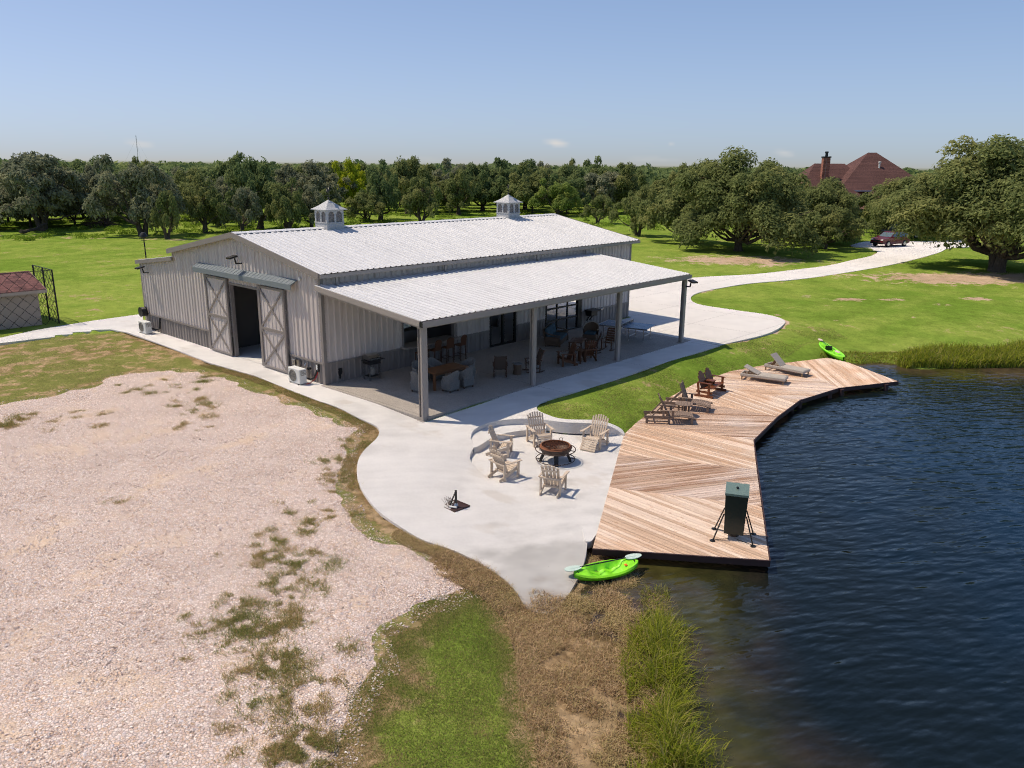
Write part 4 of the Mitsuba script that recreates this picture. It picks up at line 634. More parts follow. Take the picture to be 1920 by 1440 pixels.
# cupolas
def cupola(x, y):
    c = B+'__cupola'; c = numbered(c); zr = RIDGE_Z; a = 0.50; rot = 0.0
    part(c, 'base', xf(bx(-a, a, -a, a, -0.25, 0.26), (x, y, zr)), 'mat_cup')
    fr = []
    for s in range(4):
        ang = s*math.pi/2; loc = (x, y, zr)
        fr += [xf(bx(-a+0.005, -a+0.10, -a+0.0, -a+0.06, 0.26, 0.84), loc, ang), xf(bx(-0.05, 0.05, -a+0.0, -a+0.05, 0.26, 0.84), loc, ang), xf(bx(a-0.10, a-0.065, -a, -a+0.06, 0.26, 0.84), loc, ang)]
        for x0, x1 in ((-a+0.10, -0.05), (0.05, a-0.10)):
            m = (x0+x1)/2; hw = (x1-x0)/2; t = np.linspace(0, math.pi, 9)
            sp = sg.Polygon([(x0, 0.84), (x1, 0.84), (x1, 0.60)]+[(m+hw*math.cos(k), 0.62+hw*math.sin(k)) for k in t]+[(x0, 0.60)])
            v, f = prism(sp, 0, 0.05); fr.append(xf((np.stack([v[:, 0], -a+0.05-v[:, 2], v[:, 1]], 1), f), loc, ang))
            part(c, 'louver', cat(*[xf(bar((x0, -a+0.07, z), (x1, -a+0.07, z), 0.07, 0.012, up=(0, -0.8, 0.6)), loc, ang) for z in np.arange(0.30, 0.80, 0.055)], xf(bx(x0, x1, -a+0.10, -a+0.11, 0.26, 0.84), loc, ang)), 'mat_gutter')
    part(c, 'frame', cat(*fr, xf(bx(-a-0.03, a+0.03, -a-0.03, a+0.03, 0.24, 0.275), (x, y, zr)), xf(bx(-a-0.02, a+0.02, -a-0.02, a+0.02, 0.84, 0.88), (x, y, zr))), 'mat_cup')
    e = 0.64; N = 7; prof = [(e*(1-t)**1.0*(1-0.10*math.sin(t*math.pi)), 0.88+0.46*t) for t in np.linspace(0, 1, N)]
    v = np.array([(sx*r_, sy*r_, h) for r_, h in prof for sx, sy in ((-1, -1), (1, -1), (1, 1), (-1, 1))]); q = np.array([[i*4+j, i*4+(j+1) % 4, i*4+4+(j+1) % 4, i*4+4+j] for i in range(N-1) for j in range(4)])
    part(c, 'roof', cat(xf((v, q), (x, y, zr)), xf(bx(-e, e, -e, e, 0.86, 0.885), (x, y, zr))), 'mat_cup')
    z = zr+1.34
    hen = sg.Polygon([(-0.20, 0.06), (-0.12, 0.16), (-0.22, 0.26), (-0.10, 0.24), (0.02, 0.14), (0.10, 0.22), (0.12, 0.30), (0.17, 0.28), (0.20, 0.22), (0.15, 0.20), (0.12, 0.08), (0.03, 0.0), (-0.12, 0.0)])
    v, f = prism(hen, -0.012, 0.012); hm = xf((np.stack([v[:, 0], v[:, 2], v[:, 1]], 1), f), (x, y, z+0.34), 0.5)
    part(c, 'weathervane', cat(tube([(x, y, z-0.06), (x, y, z+0.36)], 0.014, 6), lathe([(0, 0.13), (0.04, 0.10), (0.05, 0.06), (0.03, 0.02), (0, 0)], 10, (x, y, z)), bar((x-0.22, y, z+0.20), (x+0.22, y, z+0.20), 0.016, 0.016), bar((x, y-0.22, z+0.20), (x, y+0.22, z+0.20), 0.016, 0.016), hm), 'mat_dark_metal')
mat('mat_cup', (0.40, 0.405, 0.415), 0.5)
cupola(4.95, R2); cupola(17.93, R2)

# equipment beside the building
def condenser(x, y, label):
    k = thing('condenser_unit', label, 'air conditioner')
    part(k, 'case', rbx(x-0.17, x+0.17, y-0.43, y+0.43, 0.03, 0.66, 0.02), 'mat_plastic_white')
    part(k, 'fan_grille', xf(cat(lathe([(0.255, 0.0), (0.255, 0.02), (0.24, 0.024)], 28), lathe([(0, 0.004), (0.245, 0.006)], 28), *[ring((0, 0, 0.014), r_, 0.004, 24, 4) for r_ in (0.05, 0.10, 0.15, 0.20)], *[bar((0, 0, 0.014), (0.24*math.cos(a), 0.24*math.sin(a), 0.014), 0.008, 0.008) for a in np.arange(0, 6.28, 0.785)]), (x-0.172, y+0.08, 0.35), ry=-math.pi/2), 'mat_grille')
    part(k, 'foot', cat(bx(x-0.2, x+0.2, y-0.34, y-0.28, 0, 0.03), bx(x-0.2, x+0.2, y+0.28, y+0.34, 0, 0.03)), 'mat_dark_metal')
    part(k, 'side_vent', cat(*[bx(x-0.12, x+0.12, y-0.436, y-0.43, z, z+0.03) for z in np.arange(0.40, 0.62, 0.06)]), 'mat_grille')
    return k
condenser(-0.62, 1.12, 'white air conditioner unit on the walkway beside the near corner of the metal building')
condenser(-0.62, 15.75, 'white air conditioner unit by the far end of the gable wall')
k = thing('pipe_set', 'black pipes with red and violet hoses on the wall behind the near air conditioner', 'pipes')
part(k, 'pipe', tube([(-0.45, 0.75, 0.25), (-0.32, 0.6, 0.2), (-0.2, 0.5, 0.28), (-0.12, 0.46, 0.5), (-0.07, 0.46, 0.72)], 0.035, 8), 'mat_black')
part(k, 'hose', tube([(-0.07, 0.42, 0.72), (-0.10, 0.42, 0.42), (-0.20, 0.5, 0.18), (-0.35, 0.62, 0.03), (-0.55, 0.62, 0.02)], 0.018, 6), 'mat_red')
part(k, 'hose', tube([(-0.07, 0.50, 0.70), (-0.11, 0.50, 0.45), (-0.12, 0.47, 0.25)], 0.02, 6), 'mat_violet')
part(k, 'hose', tube([(-0.25, 0.8, 0.02), (-0.4, 0.55, 0.02), (-0.3, 0.3, 0.02), (-0.18, 0.22, 0.02)], 0.014, 6), 'mat_white')
k = thing('pipe_set', 'black insulated pipes on the wall beside the far air conditioner', 'pipes')
part(k, 'pipe', tube([(-0.45, 15.4, 0.30), (-0.3, 15.25, 0.22), (-0.12, 15.1, 0.26), (-0.08, 15.05, 0.85)], 0.05, 8), 'mat_black')
k = thing('meter_box', 'small grey meter box beside the sliding door', 'meter box')
part(k, 'case', cat(rbx(-0.20, -0.035, 1.95, 2.18, 0.55, 0.80, 0.015), bx(-0.14, -0.035, 1.72, 1.90, 0.50, 0.78)), 'mat_steel'); part(k, 'conduit', tube([(-0.09, 2.05, 0.55), (-0.09, 2.05, 0.0)], 0.03, 8), 'mat_dark_metal'); part(k, 'dial', bx(-0.212, -0.2, 2.02, 2.12, 0.62, 0.73), 'mat_grille')
k = thing('disconnect_box', 'black electrical box with a white label near the corner post', 'electrical box')
part(k, 'case', rbx(-0.13, -0.035, 0.30, 0.50, 0.50, 0.86, 0.03), 'mat_black'); part(k, 'label', bx(-0.137, -0.131, 0.35, 0.45, 0.60, 0.82), 'mat_white')
k = thing('hose_bib', 'grey standpipe with a black valve on the wainscot behind the near air conditioner', 'pipe')
part(k, 'pipe', cat(tube([(-0.10, 1.35, 0), (-0.10, 1.35, 0.62), (-0.035, 1.35, 0.70)], 0.03, 8), tube([(-0.09, 0.95, 0), (-0.09, 0.95, 0.50)], 0.025, 8)), 'mat_steel'); part(k, 'valve', cat(lathe([(0, 0.05), (0.09, 0.04), (0.10, 0), (0.09, -0.04), (0, -0.05)], 14, (-0.12, 1.0, 0.56))), 'mat_black')
k = thing('hose_reel', 'black hose reel mounted on the far corner of the gable wall', 'hose reel')
v, f = cat(*[ring((0, 0, z), 0.23-0.015*abs(i-2), 0.035, 28, 6) for i, z in enumerate(np.linspace(-0.10, 0.10, 5))])
part(k, 'hose', xf((v, f), (-0.28, 16.62, 1.02), ry=math.pi/2), 'mat_black')
part(k, 'drum', xf(cat(lathe([(0, -0.15), (0.27, -0.15), (0.27, -0.135), (0.1, -0.13), (0.1, 0.13), (0.27, 0.135), (0.27, 0.15), (0, 0.15)], 24)), (-0.28, 16.62, 1.02), ry=math.pi/2), 'mat_dark_metal')
part(k, 'bracket', cat(bar((-0.03, 16.62, 1.02), (-0.20, 16.62, 1.02), 0.08, 0.08)), 'mat_black')
# ---------------------------------------------------------------- chairs round the fire pit
def slat_back(n, w, base, top, arch, th=0.02, gap=0.024, fan=1.16):
    """back slats leaning from base (x, z) to top (x, z), with an arched top edge"""
    out = []; sw = (w-gap*(n-1))/n
    for i in range(n):
        y = -w/2+sw/2+i*(sw+gap); k = 1-arch*(2*abs(y)/w)**2
        p = (base[0], y, base[1]); q = (base[0]+(top[0]-base[0])*k, y*fan, base[1]+(top[1]-base[1])*k)
        m = bar(p, q, sw, th, up=(1, 0, 0.5)); out.append(m)
    return out
def adirondack(footrest, m='mat_chair'):
    P = []
    for s in (-1, 1):
        P.append(('leg', bar((0.24, s*0.30, 0), (0.24, s*0.30, 0.545), 0.045, 0.09, up=(1, 0, 0)), m))
        P.append(('leg', bar((-0.34, s*0.30, 0), (-0.34, s*0.30, 0.55), 0.045, 0.08, up=(1, 0, 0)), m))
        v, f = prism([(-0.42, 0), (0.33, -0.055), (0.36, 0.0), (0.33, 0.055), (-0.10, 0.05), (-0.42, 0.03)], 0, 0.022)
        P.append(('arm', xf((v, f), (0, s*0.335, 0.548)), m))
        P.append(('rail', bar((0.30, s*0.265, 0.335), (-0.52, s*0.265, 0.045), 0.028, 0.10), m))
    seat = [(0.315, 0.355), (0.25, 0.385), (0.17, 0.375), (0.09, 0.345), (0.01, 0.312), (-0.07, 0.280), (-0.14, 0.255)]
    for a, b in zip(seat[:-1], seat[1:]):
        c = np.array([(a[0]+b[0])/2, (a[1]+b[1])/2]); t = np.array(b)-np.array(a); t /= np.linalg.norm(t)
        h = 0.033
        P.append(('seat_slat', bar((c[0], -0.27, c[1]+0.012), (c[0], 0.27, c[1]+0.012), 0.070, 0.02, up=(-t[1]*-1, 0, abs(t[0]))), m))
    P += [('back_slat', s_, m) for s_ in slat_back(5 if not footrest else 7, 0.50, (-0.14, 0.235), (-0.46, 0.985), 0.13)]
    P.append(('back_rail', cat(bar((-0.365, -0.33, 0.53), (-0.365, 0.33, 0.53), 0.05, 0.05), bar((-0.19, -0.27, 0.215), (-0.19, 0.27, 0.215), 0.04, 0.06), bar((-0.44, -0.23, 0.80), (-0.44, 0.23, 0.80), 0.03, 0.05)), m))
    if footrest:
        for i in range(6):
            t = i/5; x = 0.36+0.20*t; z = 0.365-0.30*t
            P.append(('foot_slat', bar((x, -0.265, z), (x, 0.265, z), 0.054, 0.018, up=(0.83, 0, 0.55)), m))
        for s in (-1, 1): P.append(('foot_rail', bar((0.33, s*0.23, 0.355), (0.56, s*0.23, 0.02), 0.025, 0.06), m))
        P.append(('foot_rail', bar((0.56, -0.25, 0.03), (0.56, 0.25, 0.03), 0.03, 0.04), m))
    return [(n, c, b, False) for n, c, b in P]
PA, PF = proto(adirondack(False)), proto(adirondack(True))
G1 = 'wooden armchairs round the fire pit'
D2R = math.radians
put(PA, 'adirondack_chair', 'tan slatted armchair with its back to the curved step, left of the fire pit', 'chair', (0.0, -10.14, FLOOR_Z), D2R(-58), G1, 1.0)
put(PA, 'adirondack_chair', 'tan slatted armchair seen from the side, left of the fire pit, nearer the camera', 'chair', (-1.38, -11.58, FLOOR_Z), D2R(-4), G1, 1.0)
put(PA, 'adirondack_chair', 'tan slatted armchair seen from behind in front of the fire pit', 'chair', (-1.24, -13.40, FLOOR_Z), D2R(22), G1, 1.0)
put(PF, 'adirondack_chair', 'tan armchair with open slatted back directly behind the fire pit, beside the step end', 'chair', (1.66, -10.36, FLOOR_Z), D2R(-116), G1, 1.06)
put(PF, 'adirondack_chair', 'tan armchair with a slatted footrest, right of the fire pit', 'chair', (2.78, -11.92, FLOOR_Z), D2R(192), G1, 1.06)
# fire pit
k = thing('fire_pit', 'round rusty iron fire pit with grate and ring rails on stubby legs', 'fire pit'); c = (0.72, -11.85, FLOOR_Z)
part(k, 'bowl', lathe([(0.0, 0.27), (0.20, 0.275), (0.38, 0.33), (0.49, 0.43), (0.53, 0.52), (0.545, 0.525), (0.545, 0.50), (0.50, 0.40), (0.38, 0.305), (0.2, 0.25), (0, 0.245)], 40, c), 'mat_iron', 30)
part(k, 'rim', cat(ring((c[0], c[1], c[2]+0.565), 0.475, 0.020, 40, 8), lathe([(0.53, 0.50), (0.515, 0.545), (0.47, 0.55)], 40, c)), 'mat_rust', True)
gr = []
for t in np.arange(-0.42, 0.43, 0.084):
    h = math.sqrt(max(0.46**2-t*t, 0)); gr += [bar((c[0]+t, c[1]-h, c[2]+0.545), (c[0]+t, c[1]+h, c[2]+0.545), 0.006, 0.006), bar((c[0]-h, c[1]+t, c[2]+0.536), (c[0]+h, c[1]+t, c[2]+0.536), 0.006, 0.006)]
part(k, 'grate', cat(*gr), 'mat_rust')
part(k, 'ash', lathe([(0, 0.30), (0.3, 0.31), (0.4, 0.36)], 24, c), 'mat_iron')
part(k, 'handle_ring', cat(ring((c[0], c[1], c[2]+0.43), 0.66, 0.016, 44, 8), *[bar((c[0]+0.50*math.cos(a), c[1]+0.50*math.sin(a), c[2]+0.44), (c[0]+0.66*math.cos(a), c[1]+0.66*math.sin(a), c[2]+0.43), 0.02, 0.02) for a in (0.4, 1.97, 3.54, 5.11)]), 'mat_iron', True)
part(k, 'foot_ring', ring((c[0], c[1], c[2]+0.10), 0.64, 0.015, 44, 8), 'mat_iron', True)
for a in (0.75, 2.32, 3.89, 5.46):
    d = np.array((math.cos(a), math.sin(a), 0)); part(k, 'leg', bar(np.array(c)+d*0.36+(0, 0, 0.36), np.array(c)+d*0.50, 0.15, 0.09, up=d, taper=0.85), 'mat_black')
    part(k, 'strut', bar(np.array(c)+d*0.50+(0, 0, 0.10), np.array(c)+d*0.64+(0, 0, 0.10), 0.02, 0.02), 'mat_iron')
for a in (0.3, 3.3): part(k, 'handle', tube([(c[0]+0.47*math.cos(a-.12), c[1]+0.47*math.sin(a-.12), c[2]+0.57), (c[0]+0.5*math.cos(a-.1), c[1]+0.5*math.sin(a-.1), c[2]+0.66), (c[0]+0.5*math.cos(a+.1), c[1]+0.5*math.sin(a+.1), c[2]+0.66), (c[0]+0.47*math.cos(a+.12), c[1]+0.47*math.sin(a+.12), c[2]+0.57)], 0.011, 6), 'mat_iron')

# valve pit in the slab: a flat dark plate painted for the shade inside a square hole, with pipes and weeds standing out of it
k = thing('valve_pit', 'dark square pit in the concrete slab with pipes and dry weeds sticking out', 'valve pit')
vc = (-4.19, -12.22); vz = float(z_patio([vc])[0])
part(k, 'pit', cat(bx(vc[0]-0.27, vc[0]+0.27, vc[1]-0.27, vc[1]+0.27, vz-0.05, vz+0.006)), 'mat_fascia')
part(k, 'pit_frame', cat(bx(vc[0]-0.30, vc[0]-0.275, vc[1]-0.30, vc[1]+0.30, vz-0.05, vz+0.022), bx(vc[0]+0.26, vc[0]+0.30, vc[1]-0.30, vc[1]+0.30, vz-0.05, vz+0.022), bx(vc[0]-0.26, vc[0]+0.26, vc[1]-0.30, vc[1]-0.26, vz-0.05, vz+0.022), bx(vc[0]-0.26, vc[0]+0.26, vc[1]+0.26, vc[1]+0.30, vz-0.05, vz+0.014)), 'mat_fascia')
part(k, 'pipe', cat(tube([(vc[0]-0.05, vc[1]-0.10, vz), (vc[0]-0.05, vc[1]-0.10, vz+0.52)], 0.03, 8), tube([(vc[0]-0.05, vc[1]-0.10, vz+0.50), (vc[0]-0.10, vc[1]+0.10, vz+0.02)], 0.022, 8)), 'mat_dark_metal')
part(k, 'valve', cat(lathe([(0, 0), (0.06, 0.01), (0.07, 0.06), (0.04, 0.12), (0, 0.14)], 12, (vc[0]-0.05, vc[1]-0.10, vz+0.006))), 'mat_steel')
part(k, 'white_pipe', tube([(vc[0]-0.20, vc[1]+0.02, vz+0.05), (vc[0]-0.12, vc[1]-0.20, vz+0.05)], 0.025, 8), 'mat_white')
r = rng(31); part(k, 'weed', cat(*[tube([(vc[0]+r.uniform(-0.22, 0.05), vc[1]+r.uniform(-0.02, 0.24), vz), (vc[0]+r.uniform(-0.28, 0.05), vc[1]+r.uniform(0.0, 0.35), vz+r.uniform(0.15, 0.32))], (0.008, 0.003), 4) for _ in range(16)]), 'mat_brush')

# ---------------------------------------------------------------- on the deck
def lounger(m='mat_lounger', back=62):
    P = []
    for s in (-1, 1):
        P.append(('side_rail', bar((-0.98, s*0.32, 0.24), (0.0, s*0.32, 0.26), 0.035, 0.11), m)); P.append(('side_rail', tube([(0.0, s*0.32, 0.28), (0.3, s*0.32, 0.31), (0.6, s*0.32, 0.30), (0.95, s*0.32, 0.24)], 0.04, 4), m))
        for x in (-0.9, -0.05, 0.82): P.append(('leg', bar((x, s*0.32, 0), (x, s*0.32, 0.25), 0.07, 0.09, up=(1, 0, 0)), m))
        P.append(('arm', rbx(-0.38, 0.22, s*0.375-0.05, s*0.375+0.05, 0.53, 0.555, 0.006), m))
        for x in (-0.28, 0.08): P.append(('arm_post', bar((x, s*0.355, 0.24), (x, s*0.355, 0.53), 0.03, 0.09, up=(1, 0, 0)), m))
        P.append(('low_rail', bar((-0.95, s*0.30, 0.09), (0.0, s*0.30, 0.09), 0.03, 0.05), m))
    for i in range(11):
        x = 0.0+i*0.085; z = 0.31+0.05*math.sin(min(max(x/0.95, 0), 1)*math.pi)-0.06*max(0, x-0.3)
        P.append(('seat_slat', bar((x, -0.30, z), (x, 0.30, z), 0.072, 0.02), m))
    a = math.radians(back); ux, uz = -math.cos(a), math.sin(a)
    for i in range(9):
        d = 0.06+i*0.088; P.append(('back_slat', bar((-0.06+ux*d, -0.27, 0.32+uz*d), (-0.06+ux*d, 0.27, 0.32+uz*d), 0.076, 0.02, up=(uz, 0, -ux)), m))
    for s in (-1, 1): P.append(('back_rail', bar((-0.06, s*0.275, 0.30), (-0.06+ux*0.85, s*0.275, 0.30+uz*0.85), 0.03, 0.06), m))
    P.append(('prop', cat(*[bar((-0.06+ux*0.5, s*0.24, 0.30+uz*0.5), (-0.72, s*0.24, 0.24), 0.03, 0.04) for s in (-1, 1)], bar((-0.72, -0.3, 0.24), (-0.72, 0.3, 0.24), 0.04, 0.04)), m))
    return [(n, c, b, False) for n, c, b in P]
PL = proto(lounger()); PL2 = proto(lounger(back=70))
put(PL, 'deck_lounger', 'brown slatted lounger with raised back, nearer of the pair by the round side table', 'sun lounger', (7.02, -12.30, DECK_Z), D2R(-52), 'brown slatted loungers on the deck', 0.98)
put(PL2, 'deck_lounger', 'brown slatted lounger with upright back, farther of the pair behind the round side table', 'sun lounger', (9.00, -11.95, DECK_Z), D2R(-68), 'brown slatted loungers on the deck', 0.98)
k = thing('side_table', 'small round brown table between the two slatted loungers', 'side table'); c = (8.05, -12.30, DECK_Z)
part(k, 'top', xf(cat(*[prism(sg.Point(0, 0).buffer(0.34).intersection(sg.box(-0.4, -0.34+i*0.114, 0.4, -0.34+i*0.114+0.106)), 0.47, 0.495) for i in range(6)]), c, 0.5), 'mat_lounger')
for a in (0.3, 1.87, 3.44, 5.01): part(k, 'leg', bar((c[0]+0.2*math.cos(a), c[1]+0.2*math.sin(a), c[2]), (c[0]+0.2*math.cos(a), c[1]+0.2*math.sin(a), c[2]+0.47), 0.05, 0.07), 'mat_lounger')
# double glider
def glider(m='mat_glider'):
    P = []
    for s in (-1, 1):
        v, f = prism([(-0.30, -0.05), (0.30, -0.055), (0.34, 0.0), (0.30, 0.055), (-0.30, 0.05)], 0, 0.028); P.append(('arm', xf((v, f), (0, s*0.76, 0.62)), m))
        P.append(('arm_post', bar((0.22, s*0.74, 0.10), (0.22, s*0.74, 0.62), 0.05, 0.10, up=(1, 0, 0)), m)); P.append(('arm_post', bar((-0.22, s*0.74, 0.10), (-0.30, s*0.74, 0.62), 0.05, 0.09, up=(1, 0, 0)), m))
        P.append(('base_rail', bar((-0.42, s*0.74, 0.05), (0.42, s*0.74, 0.05), 0.06, 0.10), m)); P.append(('base_rail', bar((-0.36, s*0.70, 0.22), (0.36, s*0.70, 0.22), 0.05, 0.09), m))
        c = s*0.36; n = 6; sw = 0.098
        for i in range(n):
            y = c+(i-(n-1)/2)*(sw+0.006); h = 0.60-0.14*((i-(n-1)/2)/((n-1)/2))**2*(1.0)
            k = 1.0+h; P.append(('back_slat', bar((-0.16, y, 0.36), (-0.16-0.26*h/0.6, y, 0.36+h*1.13), sw, 0.022, up=(1, 0, 0.4)), m))
    for i in range(7): P.append(('seat_slat', bar((0.30-i*0.075, -0.70, 0.42-0.012*i if i else 0.40), (0.30-i*0.075, 0.70, 0.42-0.012*i if i else 0.40), 0.068, 0.024), m))
    P.append(('console', cat(bx(-0.24, 0.16, -0.16, 0.16, 0.585, 0.61), bx(-0.20, 0.12, -0.12, -0.09, 0.42, 0.585), bx(-0.20, 0.12, 0.09, 0.12, 0.42, 0.585)), m))
    P.append(('back_rail', cat(bar((-0.30, -0.72, 0.62), (-0.30, 0.72, 0.62), 0.04, 0.07), bar((-0.18, -0.70, 0.34), (-0.18, 0.70, 0.34), 0.05, 0.07), bar((-0.37, -0.10, 0.86), (-0.37, 0.10, 0.86), 0.03, 0.05)), m))
    return [(n, c, b, False) for n, c, b in P]
put(proto(glider()), 'glider_bench', 'dark reddish wooden double glider with two rounded backs on the deck', 'bench', (11.62, -11.50, DECK_Z), D2R(-84), None, 0.98)
# woven chaises
def chaise(back):
    P = []; m = 'mat_sling_weave'; f2 = 'mat_teak'
    P.append(('frame', cat(rbx(-1.0, 1.0, -0.36, -0.29, 0.18, 0.30, 0.012), rbx(-1.0, 1.0, 0.29, 0.36, 0.18, 0.30, 0.012), rbx(0.94, 1.0, -0.29, 0.29, 0.18, 0.30, 0.012), rbx(-1.0, -0.94, -0.29, 0.29, 0.18, 0.30, 0.012)), m))
    for x in (-0.92, 0.92):
        for y in (-0.31, 0.31): P.append(('leg', bar((x, y, 0), (x, y, 0.18), 0.05, 0.05), f2))
    P.append(('under_rail', cat(bx(-0.9, 0.9, -0.33, -0.30, 0.15, 0.18), bx(-0.9, 0.9, 0.30, 0.33, 0.15, 0.18)), f2))
    P.append(('seat', rbx(-0.20, 0.98, -0.29, 0.29, 0.255, 0.315, 0.02), 'mat_sling'))
    a = math.radians(back); ux, uz = -math.cos(a), math.sin(a)
    P.append(('backrest', cat(*[bar((-0.21+ux*d, -0.285, 0.31+uz*d), (-0.21+ux*d, 0.285, 0.31+uz*d), 0.145, 0.03, up=(uz, 0, -ux)) for d in np.arange(0.075, 0.74, 0.148)]), 'mat_sling'))
    P.append(('prop', bar((-0.21+ux*0.45, 0, 0.29+uz*0.45), (-0.75, 0, 0.22), 0.4, 0.02), f2))
    return [(n, c, b, False) for n, c, b in P]
put(proto(chaise(24)), 'woven_chaise', 'beige woven chaise with a low reclined back, nearer the glider', 'sun lounger', (15.25, -12.20, DECK_Z), D2R(-78), 'beige woven chaises on the far deck')
put(proto(chaise(42)), 'woven_chaise', 'beige woven chaise with a raised back, nearest the kayak on the far deck', 'sun lounger', (17.45, -12.30, DECK_Z), D2R(-93), 'beige woven chaises on the far deck')
# tall green box on four splayed legs
k = thing('feeder_box', 'tall dark green metal box with pale lid on four splayed legs, on the deck', 'feeder'); a = math.atan2(-0.43, -0.903); o = (-0.40, -18.83, DECK_Z)
v, f = cat(rbx(-0.25, 0.25, -0.285, 0.285, 0.0, 1.10, 0.012)); v = v.copy(); t = v[:, 2]/1.10; v[:, 1] *= 0.86+0.14*t; v[:, 0] *= 0.80+0.20*t
part(k, 'body', xf((v, f), (o[0], o[1], o[2]+0.17), a), 'mat_green_box')
v, f = cat(bx(-0.28, 0.28, -0.295, 0.295, 0, 0.06)); v = v.copy(); v[:, 2] += np.where(v[:, 0] < 0, 0.10, 0.0)
part(k, 'lid', xf((v, f), (o[0], o[1], o[2]+1.272), a), 'mat_green_lid')
part(k, 'knob', xf(lathe([(0, 0.05), (0.03, 0.045), (0.035, 0.02), (0.02, 0)], 10), (o[0], o[1], o[2]+1.387), a), 'mat_black')
for sx in (-1, 1):
    for sy in (-1, 1):
        lg = part(k, 'leg', xf(bar((sx*0.20, sy*0.28, 0.72), (sx*0.36, sy*0.50, 0.02), 0.026, 0.026), o, a), 'mat_black')
        part(lg, 'foot_pad', xf(cat(lathe([(0, 0.022), (0.07, 0.02), (0.075, 0)], 12, (sx*0.37, sy*0.51, 0)), bar((sx*0.36, sy*0.50, 0.03), (sx*0.20, sy*0.10, 0.05), 0.014, 0.014)), o, a), 'mat_dark_metal')
part(k, 'spreader', xf(lathe([(0, 0.20), (0.16, 0.165), (0.14, 0.08), (0.06, 0.05), (0, 0.05)], 16), o, a), 'mat_dark_metal')
# kayaks
def kayak_hull(Lk, Wk, Hk):
    n, m = 33, 20; V = []; D = []
    xs = np.linspace(-1, 1, n)
    for x in xs:
        w = Wk/2*(max(1-abs(x)**2.6, 0.0)**0.62)*(0.97+0.03*math.cos(x*3)); w = max(w, 0.03); rk = 0.10*abs(x)**3; hh = Hk*(1+0.18*abs(x)**3)
        ring_ = []
        for t in np.linspace(math.pi, 2*math.pi, m): ring_.append((x*Lk/2, w*math.cos(t)*(1.0), rk+(hh*0.78-rk)*(1+math.sin(t)*1.0)**0.8 if math.sin(t) < -0.02 else hh*0.80))
        V.append(ring_)
    V = np.array(V); I, J = np.meshgrid(np.arange(n-1), np.arange(m-1), indexing='ij')
    q = np.stack([I*m+J, (I+1)*m+J, (I+1)*m+J+1, I*m+J+1], -1).reshape(-1, 4)
    hull = cat((V.reshape(-1, 3), q))
    K = 13; top = []
    for i, x in enumerate(xs):
        wl = abs(V[i, 0, 1]); hh = V[i, 0, 2]; row = []
        for u in np.linspace(-1, 1, K):
            cock = np.clip(1.35-((x-0.02)/0.52)**4, 0, 1)*np.clip((0.72-abs(u))/0.18, 0, 1)
            lip = 0.035*np.exp(-((abs(u)-0.83)/0.13)**2)
            row.append((x*Lk/2, u*wl, hh+lip*min(1, wl*8)+0.05*(1-u*u)*(1-np.clip(1.35-((x)/0.52)**4, 0, 1))-0.12*cock+0.03*cock*math.cos(x*16)))
        top.append(row)
    top = np.array(top); I, J = np.meshgrid(np.arange(n-1), np.arange(K-1), indexing='ij')
    return hull, cat((top.reshape(-1, 3), np.stack([I*K+J, (I+1)*K+J, (I+1)*K+J+1, I*K+J+1], -1).reshape(-1, 4)))
h_, t_ = kayak_hull(1.86, 0.66, 0.27)
seatm = cat(rbx(-0.28, -0.24, -0.17, 0.17, 0.10, 0.30, 0.012))
KP = [('hull', h_, 'mat_kayak', 40), ('top', t_, 'mat_kayak_deck', 40), ('handle', cat(tube([(0.80, -0.05, 0.27), (0.83, 0, 0.31), (0.80, 0.05, 0.27)], 0.012, 6), tube([(-0.80, -0.05, 0.27), (-0.83, 0, 0.31), (-0.80, 0.05, 0.27)], 0.012, 6)), 'mat_black', False)]
ka = math.atan2(-0.91+0.12, 1.40)
put(proto(KP+[('badge', rbx(0.50, 0.58, -0.10, -0.02, 0.262, 0.285, 0.008), 'mat_orange', False)]), 'kayak', 'bright green kayak lying on the bank at the foot of the boat ramp', 'kayak', (-3.86, -17.24, -0.80), ka, 'green kayaks', (0.92, 1, 1), tilt=(-2, 7))
h_, t_ = kayak_hull(3.0, 0.74, 0.30)
KP2 = [('hull', h_, 'mat_kayak', 40), ('top', t_, 'mat_kayak_deck', 40), ('seat', rbx(-0.42, -0.36, -0.18, 0.18, 0.14, 0.36, 0.015), 'mat_black', False)]
put(proto(KP2), 'kayak', 'bright green kayak resting on the grass against the far edge of the deck', 'kayak', (22.75, -12.35, -0.46), math.atan2(-2.3, -2.3), 'green kayaks', (0.95, 1, 1), tilt=(4, 0))
def paddle(Lp, m):
    bl = sg.Polygon(np.stack([0.23*np.cos(np.linspace(0, 6.28, 24))*(1+0.1*np.cos(np.linspace(0, 6.28, 24))), 0.105*np.sin(np.linspace(0, 6.28, 24))], 1))
    v, f = prism(bl, -0.008, 0.008)
    out = [('shaft', tube([(-Lp/2+0.3, 0, 0), (Lp/2-0.3, 0, 0)], 0.016, 8), 'mat_shaft', True)]
    for s in (-1, 1): out.append(('blade', cat(xf((v, f), (s*(Lp/2-0.15), 0, 0)), bar((s*(Lp/2-0.34), 0, 0.009), (s*(Lp/2-0.06), 0, 0.009), 0.03, 0.012)), m, False))
    return out
put(proto(paddle(1.95, 'mat_paddle')), 'paddle', 'pale green bladed paddle lying across the near kayak', 'paddle', (-3.86, -17.14, -0.80+0.34), ka+0.05, 'kayak paddles', tilt=(-1, 6))
put(proto(paddle(2.5, 'mat_paddle_pink')), 'paddle', 'pale pinkish paddle lying along the far kayak', 'paddle', (22.95, -12.1, -0.46+0.42), math.atan2(-2.3, -2.35), 'kayak paddles', tilt=(4, 0))
